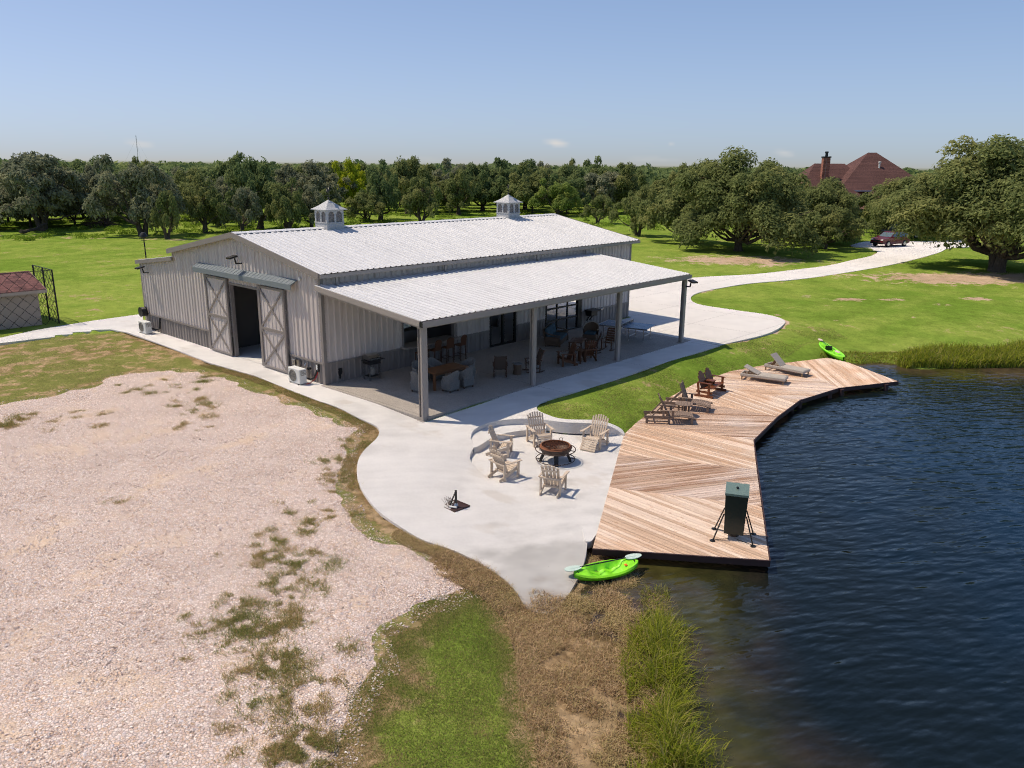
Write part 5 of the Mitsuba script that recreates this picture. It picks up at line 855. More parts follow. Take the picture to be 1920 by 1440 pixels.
# ---------------------------------------------------------------- under the porch
PZ = 0.008
k = thing('gas_grill', 'stainless gas grill standing against the wainscot by the near corner', 'grill'); c = (1.95, -0.62, PZ)
part(k, 'lid', (lambda v, f: (np.stack([v[:, 2]+c[0], -v[:, 0]*1.0+c[1], v[:, 1]+0.88+c[2]], 1), f))(*prism([(-0.22, 0), (0.22, 0), (0.22, 0.10), (0.14, 0.20), (-0.12, 0.24), (-0.22, 0.16)], -0.28, 0.28)), 'mat_steel')
part(k, 'firebox', bx(c[0]-0.29, c[0]+0.29, c[1]-0.24, c[1]+0.24, 0.70, 0.885), 'mat_black')
part(k, 'side_shelf', cat(rbx(c[0]+0.30, c[0]+0.56, c[1]-0.2, c[1]+0.2, 0.84, 0.87), rbx(c[0]-0.42, c[0]-0.30, c[1]-0.2, c[1]+0.2, 0.84, 0.87)), 'mat_black')
part(k, 'handle', tube([(c[0]-0.2, c[1]-0.27, 0.98), (c[0]+0.2, c[1]-0.27, 0.98)], 0.014, 8), 'mat_black')
for dx in (-0.27, 0.27):
    for dy in (-0.2, 0.2): part(k, 'leg', bx(c[0]+dx-0.018, c[0]+dx+0.018, c[1]+dy-0.018, c[1]+dy+0.018, PZ, 0.70), 'mat_steel')
part(k, 'lower_shelf', bx(c[0]-0.25, c[0]+0.25, c[1]-0.18, c[1]+0.18, 0.16, 0.19), 'mat_dark_metal')
part(k, 'gas_bottle', lathe([(0, 0), (0.13, 0.01), (0.15, 0.08), (0.15, 0.24), (0.08, 0.32), (0.05, 0.36), (0, 0.37)], 16, (c[0], c[1], 0.192)), 'mat_grille')
# dining table with six tub chairs
k = thing('dining_table', 'long reddish wooden table between the grey wicker chairs', 'table'); c = (3.42, -3.55, PZ)
for i in range(6): part(k, 'tabletop_plank', rbx(c[0]-0.95, c[0]+0.95, c[1]-0.45+i*0.15, c[1]-0.45+i*0.15+0.145, 0.715, 0.75, 0.004), 'mat_table_wood')
for dx in (-0.86, 0.86):
    for dy in (-0.38, 0.38): part(k, 'leg', bx(c[0]+dx-0.045, c[0]+dx+0.045, c[1]+dy-0.045, c[1]+dy+0.045, PZ, 0.71), 'mat_table_wood')
part(k, 'apron', cat(bx(c[0]-0.86, c[0]+0.86, c[1]-0.395, c[1]-0.365, 0.62, 0.712), bx(c[0]-0.86, c[0]+0.86, c[1]+0.365, c[1]+0.395, 0.62, 0.712)), 'mat_table_wood')
def tub():
    m = 'mat_wicker'; P = []
    v, f = rbx(-0.27, 0.27, -0.29, 0.29, 0.07, 0.44, 0.03); v = np.array(v); s = 0.90+0.10*(v[:, 2:3]/0.44); v[:, :2] *= s; P.append(('seat_base', (v, f), m, False))
    a = np.linspace(D2R(62), D2R(298), 15); pts = [(0.29*math.cos(t)+0.0, 0.31*math.sin(t)) for t in a]
    V = []
    for (x, y), t in zip(pts, a):
        h = 0.64+0.24*max(0, -math.cos(t))**1.3; lean = 0.07*max(0, -math.cos(t))
        for rr, z in ((1.0, 0.30), (1.06, h-0.02), (1.03, h), (0.92, h), (0.86, h-0.03), (0.84, 0.42)): V.append((x*rr-(lean if z > 0.5 else 0), y*rr, z))
    n = len(a); q = [[i*6+j, (i+1)*6+j, (i+1)*6+(j+1) % 6, i*6+(j+1) % 6] for i in range(n-1) for j in range(6)]+[[0, 1, 2, 5], [2, 3, 4, 5], [(n-1)*6+5, (n-1)*6+2, (n-1)*6+1, (n-1)*6], [(n-1)*6+5, (n-1)*6+4, (n-1)*6+3, (n-1)*6+2]]
    P.append(('back_shell', cat((np.array(V), np.array(q))), m, 40)); P.append(('cushion', rbx(-0.20, 0.26, -0.235, 0.235, 0.44, 0.50, 0.03), 'mat_sling', False))
    for x in (-0.2, 0.2):
        for y in (-0.22, 0.22): P.append(('leg', bar((x, y, 0), (x, y, 0.08), 0.04, 0.04), 'mat_dark_wood', False))
    return P
PT = proto(tub()); G2 = 'grey wicker chairs round the dining table'
for x, y, a, t in ((2.05, -3.60, 0, 'grey wicker tub chair at the near end of the wooden dining table'), (2.98, -4.42, 92, 'grey wicker tub chair, near one on the pond side of the dining table'), (3.86, -4.38, 86, 'grey wicker tub chair, far one on the pond side of the dining table'),
                   (2.95, -2.62, -90, 'grey wicker tub chair, near one on the wall side of the dining table'), (3.80, -2.66, -88, 'grey wicker tub chair, far one on the wall side of the dining table'), (4.80, -3.52, 180, 'grey wicker tub chair at the far end of the wooden dining table')):
    put(PT, 'wicker_chair', t, 'chair', (x, y, PZ), D2R(a), G2, 1.05)
# bar stools at the hatch
def stool():
    P = [('seat', rbx(-0.21, 0.21, -0.22, 0.22, 0.72, 0.77, 0.015), 'mat_cedar', False)]
    for x in (-0.18, 0.18):
        for y in (-0.19, 0.19): P.append(('leg', bar((x*1.1, y*1.1, 0), (x, y, 0.72), 0.045, 0.045), 'mat_dark_wood', False))
    P.append(('stretcher', cat(bar((-0.19, -0.2, 0.25), (0.19, -0.2, 0.25), 0.03, 0.03), bar((-0.19, 0.2, 0.25), (0.19, 0.2, 0.25), 0.03, 0.03), bar((0.19, -0.2, 0.3), (0.19, 0.2, 0.3), 0.03, 0.03)), 'mat_dark_wood', False))
    sp = sg.Polygon([(-0.21, 0)]+[(0.21*math.cos(t), 0.36+0.12*math.sin(t)) for t in np.linspace(math.pi, 0, 9)]+[(0.21, 0)]); v, f = prism(sp, -0.015, 0.015)
    P.append(('back', xf((np.stack([v[:, 2], v[:, 0], v[:, 1]], 1), f), (-0.20, 0, 0.77), ry=-0.14), 'mat_cedar', False))
    return P
PS = proto(stool()); G3 = 'brown bar stools at the serving hatch'
for i, (x, t) in enumerate(((4.62, 'brown bar stool nearest the grill at the serving hatch, half hidden by the porch post'), (5.42, 'second brown bar stool from the grill at the serving hatch'), (6.22, 'third brown bar stool from the grill at the serving hatch'), (7.02, 'brown bar stool farthest from the grill, at the end of the serving counter'))):
    put(PS, 'bar_stool', t, 'stool', (x, -0.78, PZ), D2R(90+(-8, 6, -4, 10)[i]), G3)
# sling rockers and drum table
def rocker(m='mat_dark_wood', seat='mat_sling_dark', slats=False):
    P = []
    for s in (-1, 1):
        xs = np.linspace(-0.46, 0.42, 9); P.append(('runner', tube([(x, s*0.27, 0.025+0.34*(x+0.02)**2) for x in xs], 0.024, 6), m, True))
        P.append(('leg', cat(bar((0.22, s*0.27, 0.04), (0.24, s*0.27, 0.56), 0.04, 0.05), bar((-0.24, s*0.27, 0.04), (-0.26, s*0.27, 0.50), 0.04, 0.05)), m, False)); P.append(('arm', rbx(-0.34, 0.30, s*0.29-0.04, s*0.29+0.04, 0.555, 0.58, 0.006), m, False))
        P.append(('back_post', bar((-0.18, s*0.25, 0.36), (-0.44, s*0.25, 1.02), 0.035, 0.05), m, False))
    if slats:
        P += [('back_slat', bar((-0.20-0.26*t, -0.24, 0.42+0.66*t*0.93), (-0.20-0.26*t, 0.24, 0.42+0.66*t*0.93), 0.09, 0.02, up=(0.9, 0, 0.35)), m, False) for t in np.linspace(0.06, 0.96, 6)]
        P += [('seat_slat', bar((0.26-i*0.09, -0.25, 0.42-i*0.015), (0.26-i*0.09, 0.25, 0.42-i*0.015), 0.08, 0.02), m, False) for i in range(5)]
    else:
        P.append(('sling', cat(bar((-0.19, 0, 0.38), (-0.44, 0, 1.0), 0.48, 0.02, up=(0.9, 0, 0.36)), bar((0.27, 0, 0.42), (-0.20, 0, 0.36), 0.48, 0.02)), seat, False))
    return P
mat('mat_sling_dark', (0.085, 0.062, 0.05), 0.85)
PR1, PR2 = proto(rocker()), proto(rocker('mat_cedar', slats=True)); G4 = 'dark rocking chairs on the porch'
put(PR1, 'rocking_chair', 'dark sling rocking chair seen from behind, left of the drum table', 'rocking chair', (6.12, -4.25, PZ), D2R(45), G4)
put(PR1, 'rocking_chair', 'dark sling rocking chair right of the drum table, by the second post', 'rocking chair', (7.72, -4.75, PZ), D2R(150), G4)
put(PR2, 'rocking_chair', 'slatted brown rocking chair near the third post, beside the table tennis table', 'rocking chair', (13.75, -4.55, PZ), D2R(190), G4)
put(PR1, 'rocking_chair', 'dark sling rocking chair with its back to the pond, left of the slatted rocker', 'rocking chair', (12.65, -4.35, PZ), D2R(125), G4)
k = thing('drum_table', 'small grey drum table between the two sling rockers', 'side table'); part(k, 'body', lathe([(0.20, 0), (0.17, 0.22), (0.20, 0.46)], 20, (6.95, -4.52, PZ)), 'mat_wicker_dark', 40); part(k, 'top', lathe([(0, 0.49), (0.225, 0.49), (0.23, 0.475), (0.225, 0.46), (0, 0.46)], 24, (6.95, -4.52, PZ)), 'mat_wicker')
# lounge group
def sofa():
    w = 'mat_wicker_dark'; P = [('base', rbx(-0.38, 0.38, -0.92, 0.92, 0.06, 0.30, 0.02), w, False), ('back_frame', xf(rbx(-0.06, 0.0, -0.92, 0.92, 0.0, 0.66, 0.02), (-0.36, 0, 0.25), ry=-0.2), w, False)]
    for s in (-1, 1):
        P.append(('arm', cat(rbx(-0.40, 0.34, s*0.92-0.05, s*0.92+0.05, 0.28, 0.52, 0.02), tube([(-0.48, s*0.92, 0.78), (-0.2, s*0.92, 0.66), (0.15, s*0.92, 0.60), (0.38, s*0.92, 0.58), (0.40, s*0.92, 0.30), (0.40, s*0.92, 0.02)], 0.03, 6)), w, False))
        P.append(('foot', cat(bar((-0.36, s*0.88, 0), (-0.36, s*0.88, 0.08), 0.05, 0.05), bar((0.36, s*0.88, 0), (0.36, s*0.88, 0.08), 0.05, 0.05)), w, False))
    for i in (-1, 0, 1):
        P.append(('seat_cushion', rbx(-0.32, 0.39, i*0.585-0.285, i*0.585+0.285, 0.30, 0.44, 0.035), 'mat_cushion', False)); P.append(('back_cushion', xf(rbx(-0.07, 0.07, -0.285, 0.285, 0.0, 0.50, 0.04), (-0.27, i*0.585, 0.44), ry=-0.22), 'mat_cushion', False))
    return P
put(proto(sofa()), 'wicker_sofa', 'brown wicker sofa with blue cushions in front of the glazed overhead door', 'sofa', (13.05, -1.75, PZ), D2R(-64))
k = thing('coffee_table', 'dark wooden low table in front of the blue cushioned sofa', 'coffee table'); a = D2R(-64); c = (12.85, -3.28, PZ)
for i in range(5): part(k, 'tabletop_plank', xf(rbx(-0.36+i*0.145, -0.36+i*0.145+0.14, -0.62, 0.62, 0.42, 0.455, 0.004), c, a), 'mat_cedar')
for sx in (-0.3, 0.3):
    for sy in (-0.54, 0.54): part(k, 'leg', xf(bx(sx-0.035, sx+0.035, sy-0.035, sy+0.035, 0, 0.42), c, a), 'mat_dark_wood')
def armchair():
    w = 'mat_wicker_dark'; P = [('base', rbx(-0.34, 0.36, -0.36, 0.36, 0.08, 0.34, 0.03), w, False), ('seat_cushion', rbx(-0.28, 0.36, -0.29, 0.29, 0.34, 0.45, 0.03), 'mat_cushion', False)]
    V = []; a = np.linspace(D2R(80), D2R(280), 13)
    for t in a:
        h = 0.58+0.30*max(0, -math.cos(t)); x, y = 0.36*math.cos(t)-0.02, 0.40*math.sin(t)
        for rr, z in ((1.0, 0.30), (1.12, h), (1.02, h+0.02), (0.92, 0.36)): V.append((x*rr, y*rr, z))
    q = [[i*4+j, (i+1)*4+j, (i+1)*4+(j+1) % 4, i*4+(j+1) % 4] for i in range(12) for j in range(4)]
    P.append(('back_shell', cat((np.array(V), np.array(q))), w, 40)); P.append(('arm_trim', tube([(0.36*1.08*math.cos(t)-0.02, 0.40*1.08*math.sin(t), 0.60+0.30*max(0, -math.cos(t))) for t in np.concatenate([[D2R(60)], a, [D2R(300)]])], 0.026, 6), 'mat_sling', True))
    for x in (-0.28, 0.30):
        for y in (-0.3, 0.3): P.append(('leg', bar((x, y, 0), (x, y, 0.1), 0.05, 0.05), 'mat_dark_wood', False))
    return P
put(proto(armchair()), 'wicker_armchair', 'dark round backed wicker armchair beside the table tennis table', 'armchair', (15.05, -2.45, PZ), D2R(205))
PC = proto([(n, c_, 'mat_cedar', s_) for n, c_, b_, s_ in adirondack(False)]); G5 = 'reddish cedar armchairs on the porch'
put(PC, 'cedar_chair', 'reddish cedar slatted armchair near the second post, with its back to the pond', 'chair', (9.75, -5.0, PZ), D2R(150), G5, (1.0, 1.0, 1.05))
put(PC, 'cedar_chair', 'reddish cedar slatted armchair beyond the small cedar table, nearer the third post', 'chair', (11.35, -5.05, PZ), D2R(60), G5, (1.0, 1.0, 1.05))
k = thing('cedar_table', 'small reddish cedar table between the two cedar armchairs', 'side table'); c = (10.62, -5.15, PZ)
for i in range(4): part(k, 'top_slat', rbx(c[0]-0.23+i*0.117, c[0]-0.23+i*0.117+0.11, c[1]-0.25, c[1]+0.25, 0.60, 0.625, 0.004), 'mat_cedar')
for sx in (-0.19, 0.19):
    for sy in (-0.2, 0.2): part(k, 'leg', bx(c[0]+sx-0.03, c[0]+sx+0.03, c[1]+sy-0.03, c[1]+sy+0.03, PZ, 0.60), 'mat_cedar')
# wash stand on the wall and the table tennis table
k = thing('wall_basin', 'dark metal basin on a bracket fixed to the wall beyond the overhead door', 'basin')
part(k, 'bowl', cat(rbx(17.55, 18.45, -0.62, -0.06, 0.92, 1.02, 0.02), rbx(17.65, 18.25, -0.52, -0.10, 0.66, 0.92, 0.03)), 'mat_dark_metal'); part(k, 'shelf', rbx(18.46, 18.75, -0.55, -0.08, 0.96, 1.0, 0.01), 'mat_steel'); part(k, 'bracket', cat(bar((17.8, -0.06, 0.35), (17.8, -0.30, 0.66), 0.05, 0.05), bar((18.1, -0.06, 0.35), (18.1, -0.30, 0.66), 0.05, 0.05)), 'mat_black')
k = thing('table_tennis_table', 'blue table tennis table with a net under the far end of the porch', 'table tennis table'); a = D2R(-76); c = (16.72, -3.62, PZ)
for s in (-1, 1):
    part(k, 'table_half', xf(rbx(min(s*0.012, s*1.37), max(s*0.012, s*1.37), -0.7625, 0.7625, 0.735, 0.76, 0.003), c, a), 'mat_pingpong')
    x0, x1 = sorted((s*0.03, s*1.37))
    part(k, 'line_marking', xf(cat(bx(x0, x1, -0.7625, -0.742, 0.7605, 0.764), bx(x0, x1, 0.742, 0.7625, 0.7605, 0.764), bx(x0, x1, -0.002, 0.002, 0.7605, 0.764), bx(*sorted((s*1.35, s*1.37)), -0.742, 0.742, 0.7605, 0.764)), c, a), 'mat_white')
    for sy in (-0.55, 0.55):
        for x in (0.30, 1.12): part(k, 'leg', xf(cat(bar((s*x, sy, 0.06), (s*x, sy, 0.735), 0.035, 0.035), lathe([(0, 0), (0.035, 0.005), (0.04, 0.03), (0.035, 0.06), (0, 0.065)], 10, (s*x, sy, 0))), c, a), 'mat_steel')
    part(k, 'apron', xf(cat(bx(x0, x1, -0.74, -0.71, 0.68, 0.734), bx(x0, x1, 0.71, 0.74, 0.68, 0.734), bar((s*0.30, -0.55, 0.22), (s*0.30, 0.55, 0.22), 0.03, 0.03), bar((s*1.12, -0.55, 0.30), (s*1.12, 0.55, 0.30), 0.03, 0.03)), c, a), 'mat_steel')
part(k, 'net', xf(cat(*[bx(-0.003, 0.003, -0.90, 0.90, z-0.002, z+0.002) for z in np.arange(0.775, 0.905, 0.02)], *[bx(-0.002, 0.002, y-0.002, y+0.002, 0.765, 0.905) for y in np.arange(-0.9, 0.91, 0.03)]), c, a), 'mat_black'); part(k, 'net_tape', xf(bx(-0.006, 0.006, -0.90, 0.90, 0.905, 0.922), c, a), 'mat_white')
for s in (-1, 1): part(k, 'net_post', xf(bar((0, s*0.91, 0.70), (0, s*0.91, 0.925), 0.02, 0.02), c, a), 'mat_black')
k = thing('gas_lantern', 'dark pendant lantern hanging inside the serving hatch', 'lantern'); part(k, 'body', lathe([(0, 0.34), (0.10, 0.30), (0.13, 0.10), (0.09, 0), (0, 0)], 12, (6.75, 0.75, 1.95)), 'mat_grille'); part(k, 'cord', tube([(6.75, 0.75, 2.28), (6.75, 0.75, 4.12)], 0.012, 6), 'mat_black')
# ---------------------------------------------------------------- trees
def crown_proto(seed, n_lobes, n_leaf, leaf, flat=0.62, hang=0.25, openness=0.25):
    """an oak crown in a unit frame: radius 1 across, height 1 from the ground; leaf sprays crowd the outside of many uneven lobes"""
    r = rng(seed); lob = []
    while len(lob) < n_lobes:
        a = r.uniform(0, 2*math.pi); rad = math.sqrt(r.uniform(0, 1))*0.90; irr = 0.80+0.24*math.sin(2*a+seed)+0.17*math.sin(3*a+2.1*seed)
        top = (0.90+0.13*math.sin(5.0*a+7*rad+seed))*math.sqrt(max(1-(rad*0.93)**3.2, 0.06)); low = 0.36-0.20*rad+0.08*r.random()
        z = low+max(top-low, 0.05)*r.beta(1.5, 1.0 if rad < 0.6 else 1.2); s = r.uniform(0.10, 0.23)*(1.12-0.3*rad)
        lob.append((rad*irr*math.cos(a), rad*irr*math.sin(a), z-0.4*s, s, r.random()))
    lob = np.array(lob); k = r.choice(len(lob), n_leaf, p=lob[:, 3]**2/np.sum(lob[:, 3]**2))
    d = r.normal(size=(n_leaf, 3)); d /= np.linalg.norm(d, axis=1, keepdims=True); d[:, 2] = np.where((d[:, 2] < -0.15) & (r.random(n_leaf) < 0.7), -d[:, 2], d[:, 2])
    rr = r.uniform(0, 1, n_leaf)**0.42; clump = meshkit.noise(np.c_[d*2.6+lob[k, :3]*9]); rr *= 0.72+0.56*clump
    keep = meshkit.noise(lob[k, :3]*3+d*lob[k, 3:4]*24) > openness; k, d, rr = k[keep], d[keep], rr[keep]; n = len(k)
    c = lob[k, :3]+d*(lob[k, 3]*rr)[:, None]*np.array([1.0, 1.0, flat*1.25]); c[:, 2] -= hang*0.16*np.clip(np.linalg.norm(c[:, :2], axis=1)-0.72, 0, 1)
    nrm = d*0.85+r.normal(0, 0.42, (n, 3))+np.array([0, 0, 0.55]); nrm /= np.linalg.norm(nrm, axis=1, keepdims=True)
    u = np.cross(nrm, r.normal(size=(n, 3))); u /= np.linalg.norm(u, axis=1, keepdims=True)+1e-9; w = np.cross(nrm, u)
    s = leaf*r.uniform(0.55, 1.25, (n, 1)); bend = nrm*s*r.uniform(-0.35, 0.1, (n, 1))
    v = np.stack([c-u*s, c+w*s*0.42+bend, c+u*s, c-w*s*0.42+bend], 1).reshape(-1, 3)
    f = (np.array([[0, 1, 2], [0, 2, 3]])[None]+4*np.arange(n)[:, None, None]).reshape(-1, 3)
    uv = np.stack([np.clip(r.beta(1.6, 1.6, n), 0, 1), np.clip(lob[k, 4]*0.8+0.25*r.random(n), 0, 1)], 1)
    return (v, f, np.repeat(uv, 4, 0)), lob
def limb(p, q, r0, r1, seed, n=7, wob=0.06, sides=7):
    r = rng(seed); t = np.linspace(0, 1, n)[:, None]; P = np.array(p)*(1-t)+np.array(q)*t; L = np.linalg.norm(np.array(q)-p)
    o = np.cumsum(r.normal(0, wob*L/3, (n, 3)), axis=0); o -= o[-1]*t; o[0] = 0; P = P+o*np.sin(np.pi*t*0.9)+np.array([0, 0, -0.10*L])*np.sin(np.pi*t)*(1-t)
    return tube(P, np.linspace(r0, r1, n), sides)
def trunk_proto(seed, lob, H, R, stems=1, th=0.30):
    """trunk, limbs and branches in metres, reaching into the lobes of a crown scaled to R, H"""
    r = rng(seed+900); out = []; L = lob*np.array([R, R, H, R, 1]); fork = 0.17*H
    order = np.argsort(r.random(len(L))); heads = []
    for s in range(stems):
        a = 2*math.pi*s/stems+seed; o = np.array([0.5*th*math.cos(a)*(stems > 1), 0.5*th*math.sin(a)*(stems > 1), 0])
        e = o*(1+2.2*(stems > 1))+np.array([r.normal(0, 0.2)*th, r.normal(0, 0.2)*th, fork*r.uniform(0.85, 1.25)])
        z = np.array([-0.25, 0.0, 0.08, 0.25, 0.6, 1.0]); P = o+(e-o)*np.clip(z, -1, 1)[:, None]; P[0, 2] = -0.3
        out.append(tube(P, th*np.array([1.75, 1.5, 1.22, 1.05, 0.95, 0.9])*(1.0 if stems == 1 else 0.78), 12)); heads.append(e)
    main = order[:max(6, len(L)//5)]
    nodes = []
    for i in main:
        h = heads[int(np.argmin([np.linalg.norm(L[i, :2]-e[:2]*2.5) for e in heads]))]; q = L[i, :3]*np.array([0.72, 0.72, 0.86]); r0 = th*r.uniform(0.34, 0.58)
        out.append(limb(h-np.array([0, 0, 0.05*H]), q, r0, r0*0.34, int(seed*100+i), 8, 0.10, 8)); nodes.append(h+(q-h)*0.55); nodes.append(q)
    nodes = np.array(nodes)
    for i in order:
        q = L[i, :3]; j = int(np.argmin(np.linalg.norm(nodes-q, axis=1))); out.append(limb(nodes[j], q+np.array([0, 0, 0.3*L[i, 3]]), th*0.16, th*0.04, int(seed*300+i), 6, 0.10, 5))
    return cat(*out)
CROWNS = {}
for key, seed, nl, n, leaf, fl, hg, op in (('near', 3, 120, 72000, 0.0200, 0.62, 1.5, 0.20), ('near_b', 8, 100, 58000, 0.0225, 0.66, 1.5, 0.18), ('a', 11, 52, 12500, 0.040, 0.60, 0.6, 0.20), ('b', 12, 46, 11500, 0.041, 0.62, 0.5, 0.22), ('c', 13, 58, 12500, 0.040, 0.58, 0.7, 0.18), ('d', 14, 44, 10500, 0.043, 0.66, 0.3, 0.22), ('e', 15, 60, 12500, 0.039, 0.62, 0.4, 0.20), ('f', 16, 34, 8500, 0.046, 0.66, 0.3, 0.24)):
    (v, f, uv), lob = crown_proto(seed, nl, n, leaf, fl, hg, op); CROWNS[key] = (mikit.ply((v, f), 'mat_leaf_oak', uv=uv), lob)
tp = {}
def tree(name, label, cat_, x, y, R, H, crown, tint, group=None, stems=1, th=None, rz=0.0, squash=1.0, z=None):
    k = thing(name, label, cat_, group); ply, lob = CROWNS[crown]; z = float(ground_lookup([(x, y)])[0]) if z is None else z
    th = th or 0.030*H+0.010*R*2; ck = (crown, round(R*2)/2, round(H*2)/2, stems)
    if ck not in tp: tp[ck] = mikit.ply(trunk_proto(hash_(crown)+stems, lob, H, R, stems, th), 'mat_bark', smooth=40)
    scene[k+'__trunk'] = {**tp[ck], 'to_world': T().translate([x, y, z]).rotate([0, 0, 1], math.degrees(rz))}
    scene[k+'__crown'] = {**ply, 'bsdf': {'type': 'ref', 'id': 'mat_leaf_'+tint}, 'to_world': T().translate([x, y, z]).rotate([0, 0, 1], math.degrees(rz)).scale([R, R*squash, H])}
    return k
def hash_(s): return sum(ord(c)*(i+3) for i, c in enumerate(s)) % 97
tree('live_oak', 'broad spreading oak with a forked trunk at the right edge, beside the drive', 'tree', 65.4, -10.8, 11.8, 11.9, 'near', 'oak', None, 2, 0.62, 1.5)
tree('live_oak', 'wide dense oak over bare earth behind the drive, right of the metal building', 'tree', 64.9, 14.6, 9.9, 10.6, 'near_b', 'oak', None, 2, 0.50, 1.0)
tree('live_oak', 'rounded low oak left of the wide oak, behind the end of the roof', 'tree', 69.0, 24.0, 6.6, 7.6, 'e', 'oak', None, 2, 0.28, 2.0)
tree('live_oak', 'low oak between the wide oak and the parked red car', 'tree', 81.0, 12.6, 7.4, 7.6, 'near_b', 'oak', None, 2, 0.34, 3.1)
tree('live_oak', 'drooping oak in front of the brick house, above the parked cars', 'tree', 98.5, 7.4, 7.6, 8.4, 'near', 'oak', None, 2, 0.30, 4.4)
tree('live_oak', 'small dense oak on the near side of the parked cars, hiding the house wall', 'tree', 74.5, 8.6, 4.6, 5.6, 'e', 'oak', None, 2, 0.22, 5.0)
tree('live_oak', 'bushy oak between the parked red car and the brick house', 'tree', 106.0, 12.5, 6.0, 7.0, 'c', 'oak', None, 2, 0.28, 2.2)
tree('live_oak', 'taller oak behind the wide oak, reaching toward the brick house roof', 'tree', 92.0, 24.0, 6.4, 9.9, 'e', 'oak', None, 1, None, 0.3)
N_ = 'oaks along the far edge of the lawn'
ROW = [(19.0, 91.7, 7.6, 10.1, 'c', 'grey', 3, 'gnarled spreading oak with low forking limbs at the left edge of the lawn'), (25.4, 76.0, 5.6, 10.0, 'a', 'grey', 2, 'large grey green oak with a stout forked trunk behind the black lamp post'), (25.6, 69.8, 2.3, 6.1, 'f', 'oak', 3, 'small multi stemmed oak just right of the black lamp post'),
       (16.5, 118.0, 6.4, 9.4, 'b', 'oak', 1, 'oak cut by the left edge of the picture'), (28.5, 95.0, 4.6, 9.0, 'd', 'grey', 1, 'upright oak between the gnarled oak and the large grey oak'), (33.1, 74.8, 3.9, 7.8, 'b', 'oak', 1, 'second oak right of the black lamp post, dark and rounded'), (39.9, 84.0, 4.4, 7.6, 'e', 'grey', 1, 'third oak right of the black lamp post, set back'),
       (36.7, 71.7, 3.2, 6.3, 'f', 'grey', 1, 'thin greyish leaning oak in front of the tree line left of the near cupola'), (42.2, 76.5, 5.2, 10.6, 'e', 'deep', 1, 'tall dark oak standing above the tree line left of the near cupola'), (42.1, 69.3, 3.6, 7.3, 'a', 'oak', 3, 'bushy oak right of the thin leaning oak'), (47.7, 72.0, 3.6, 6.3, 'c', 'grey', 1, 'low grey green oak directly left of the near cupola'),
       (74.4, 97.2, 4.6, 10.2, 'b', 'yellow', 1, 'bright yellow green tree standing out above the near cupola'), (55.4, 79.7, 3.4, 5.2, 'b', 'oak', 1, 'low oak directly behind the near cupola'), (62.6, 78.4, 4.5, 5.0, 'e', 'oak', 2, 'low oak just right of the near cupola'), (66.5, 80.0, 4.6, 9.9, 'a', 'deep', 1, 'tall oak right of the yellow green tree'), (66.8, 70.1, 4.3, 7.3, 'c', 'oak', 2, 'oak with leaning limbs seen over the middle of the roof'),
       (81.9, 91.2, 6.2, 11.3, 'e', 'oak', 1, 'tallest oak over the middle of the roof'), (87.1, 82.8, 4.8, 8.6, 'b', 'oak', 1, 'oak left of the far cupola'), (99.7, 88.9, 5.6, 10.7, 'a', 'deep', 1, 'tall deep green oak behind the far cupola'), (109.7, 86.2, 5.6, 10.6, 'c', 'deep', 1, 'tall deep green oak just right of the far cupola'),
       (97.9, 67.8, 4.7, 6.9, 'a', 'fresh', 1, 'light green feathery tree right of the far cupola'), (88.6, 51.7, 3.5, 4.8, 'f', 'oak', 3, 'small open oak alone on the lawn right of the light green tree'), (73.4, 33.7, 3.9, 6.7, 'b', 'oak', 2, 'oak on the lawn behind the end of the metal roof')]
for i, (x, y, R, H, c, t, st, lb) in enumerate(ROW): tree('live_oak', lb, 'tree', x, y, R, H, c, t, N_, st, None, i*1.3)
# the wood behind: each nearer tree on its own, what lies past it as one mass
r = rng(77); ks = list('abcdef'); G6 = 'trees of the wood behind the lawn'; n_w = 0; spots = []
for depth, hh in ((13, 9.3), (27, 9.3), (45, 9.6)):
    for px in np.arange(-60, 1330, 58 if depth < 20 else 62):
        px = px+r.uniform(-18, 18); base = 152-30*np.clip((px-300)/1000, -0.4, 1) if px > 640 else 118+px*0.03
        D = (base if px < 640 else 150)+depth+r.uniform(-6, 6); d = _f+(px-960)/1494.5*_r; d = d[:2]/np.linalg.norm(d[:2]); p = CAM[:2]+d*D/1.0
        spots.append((p[0], p[1], r.uniform(5.2, 8.0), hh*r.uniform(0.68, 1.14)*(0.9 if 330 < px < 460 else 1.0)))
MARKS = [(90, 'behind the gnarled oak'), (190, 'right of the gnarled oak'), (300, 'behind the large forked oak'), (400, 'right of the black lamp post'), (500, 'above the gable peak'), (590, 'left of the near cupola'), (650, 'straight behind the near cupola'), (730, 'beside the yellow green tree'), (820, 'above the middle of the roof'), (900, 'left of the far cupola'),
         (985, 'straight behind the far cupola'), (1090, 'behind the light green tree'), (1180, 'behind the open oak'), (9999, 'left of the wide oak')]
WOOD = []
for x, y, R, H in spots:
    tint = ('oak', 'grey', 'deep', 'oak', 'deep')[r.integers(0, 5)]; d = np.array([x, y, 0])-CAM; px = 960+1494.5*(d@_r)/(d@_f); D = math.hypot(d[0], d[1])
    where = next(w for lim, w in MARKS if px < lim)
    wk = tree('wood_tree', f"{dict(oak='olive', grey='greyish', deep='dark green')[tint]} {'tall' if H > 9.2 else 'low'} oak {'fronting' if D < 145 else 'deep in'} the wood, {where}", 'tree', x, y, R, H, ks[r.integers(0, 6)], tint, G6, 1, 0.17, r.uniform(0, 6.28), r.uniform(0.8, 1.15)); WOOD.append((labels[wk]['label'], px, wk))
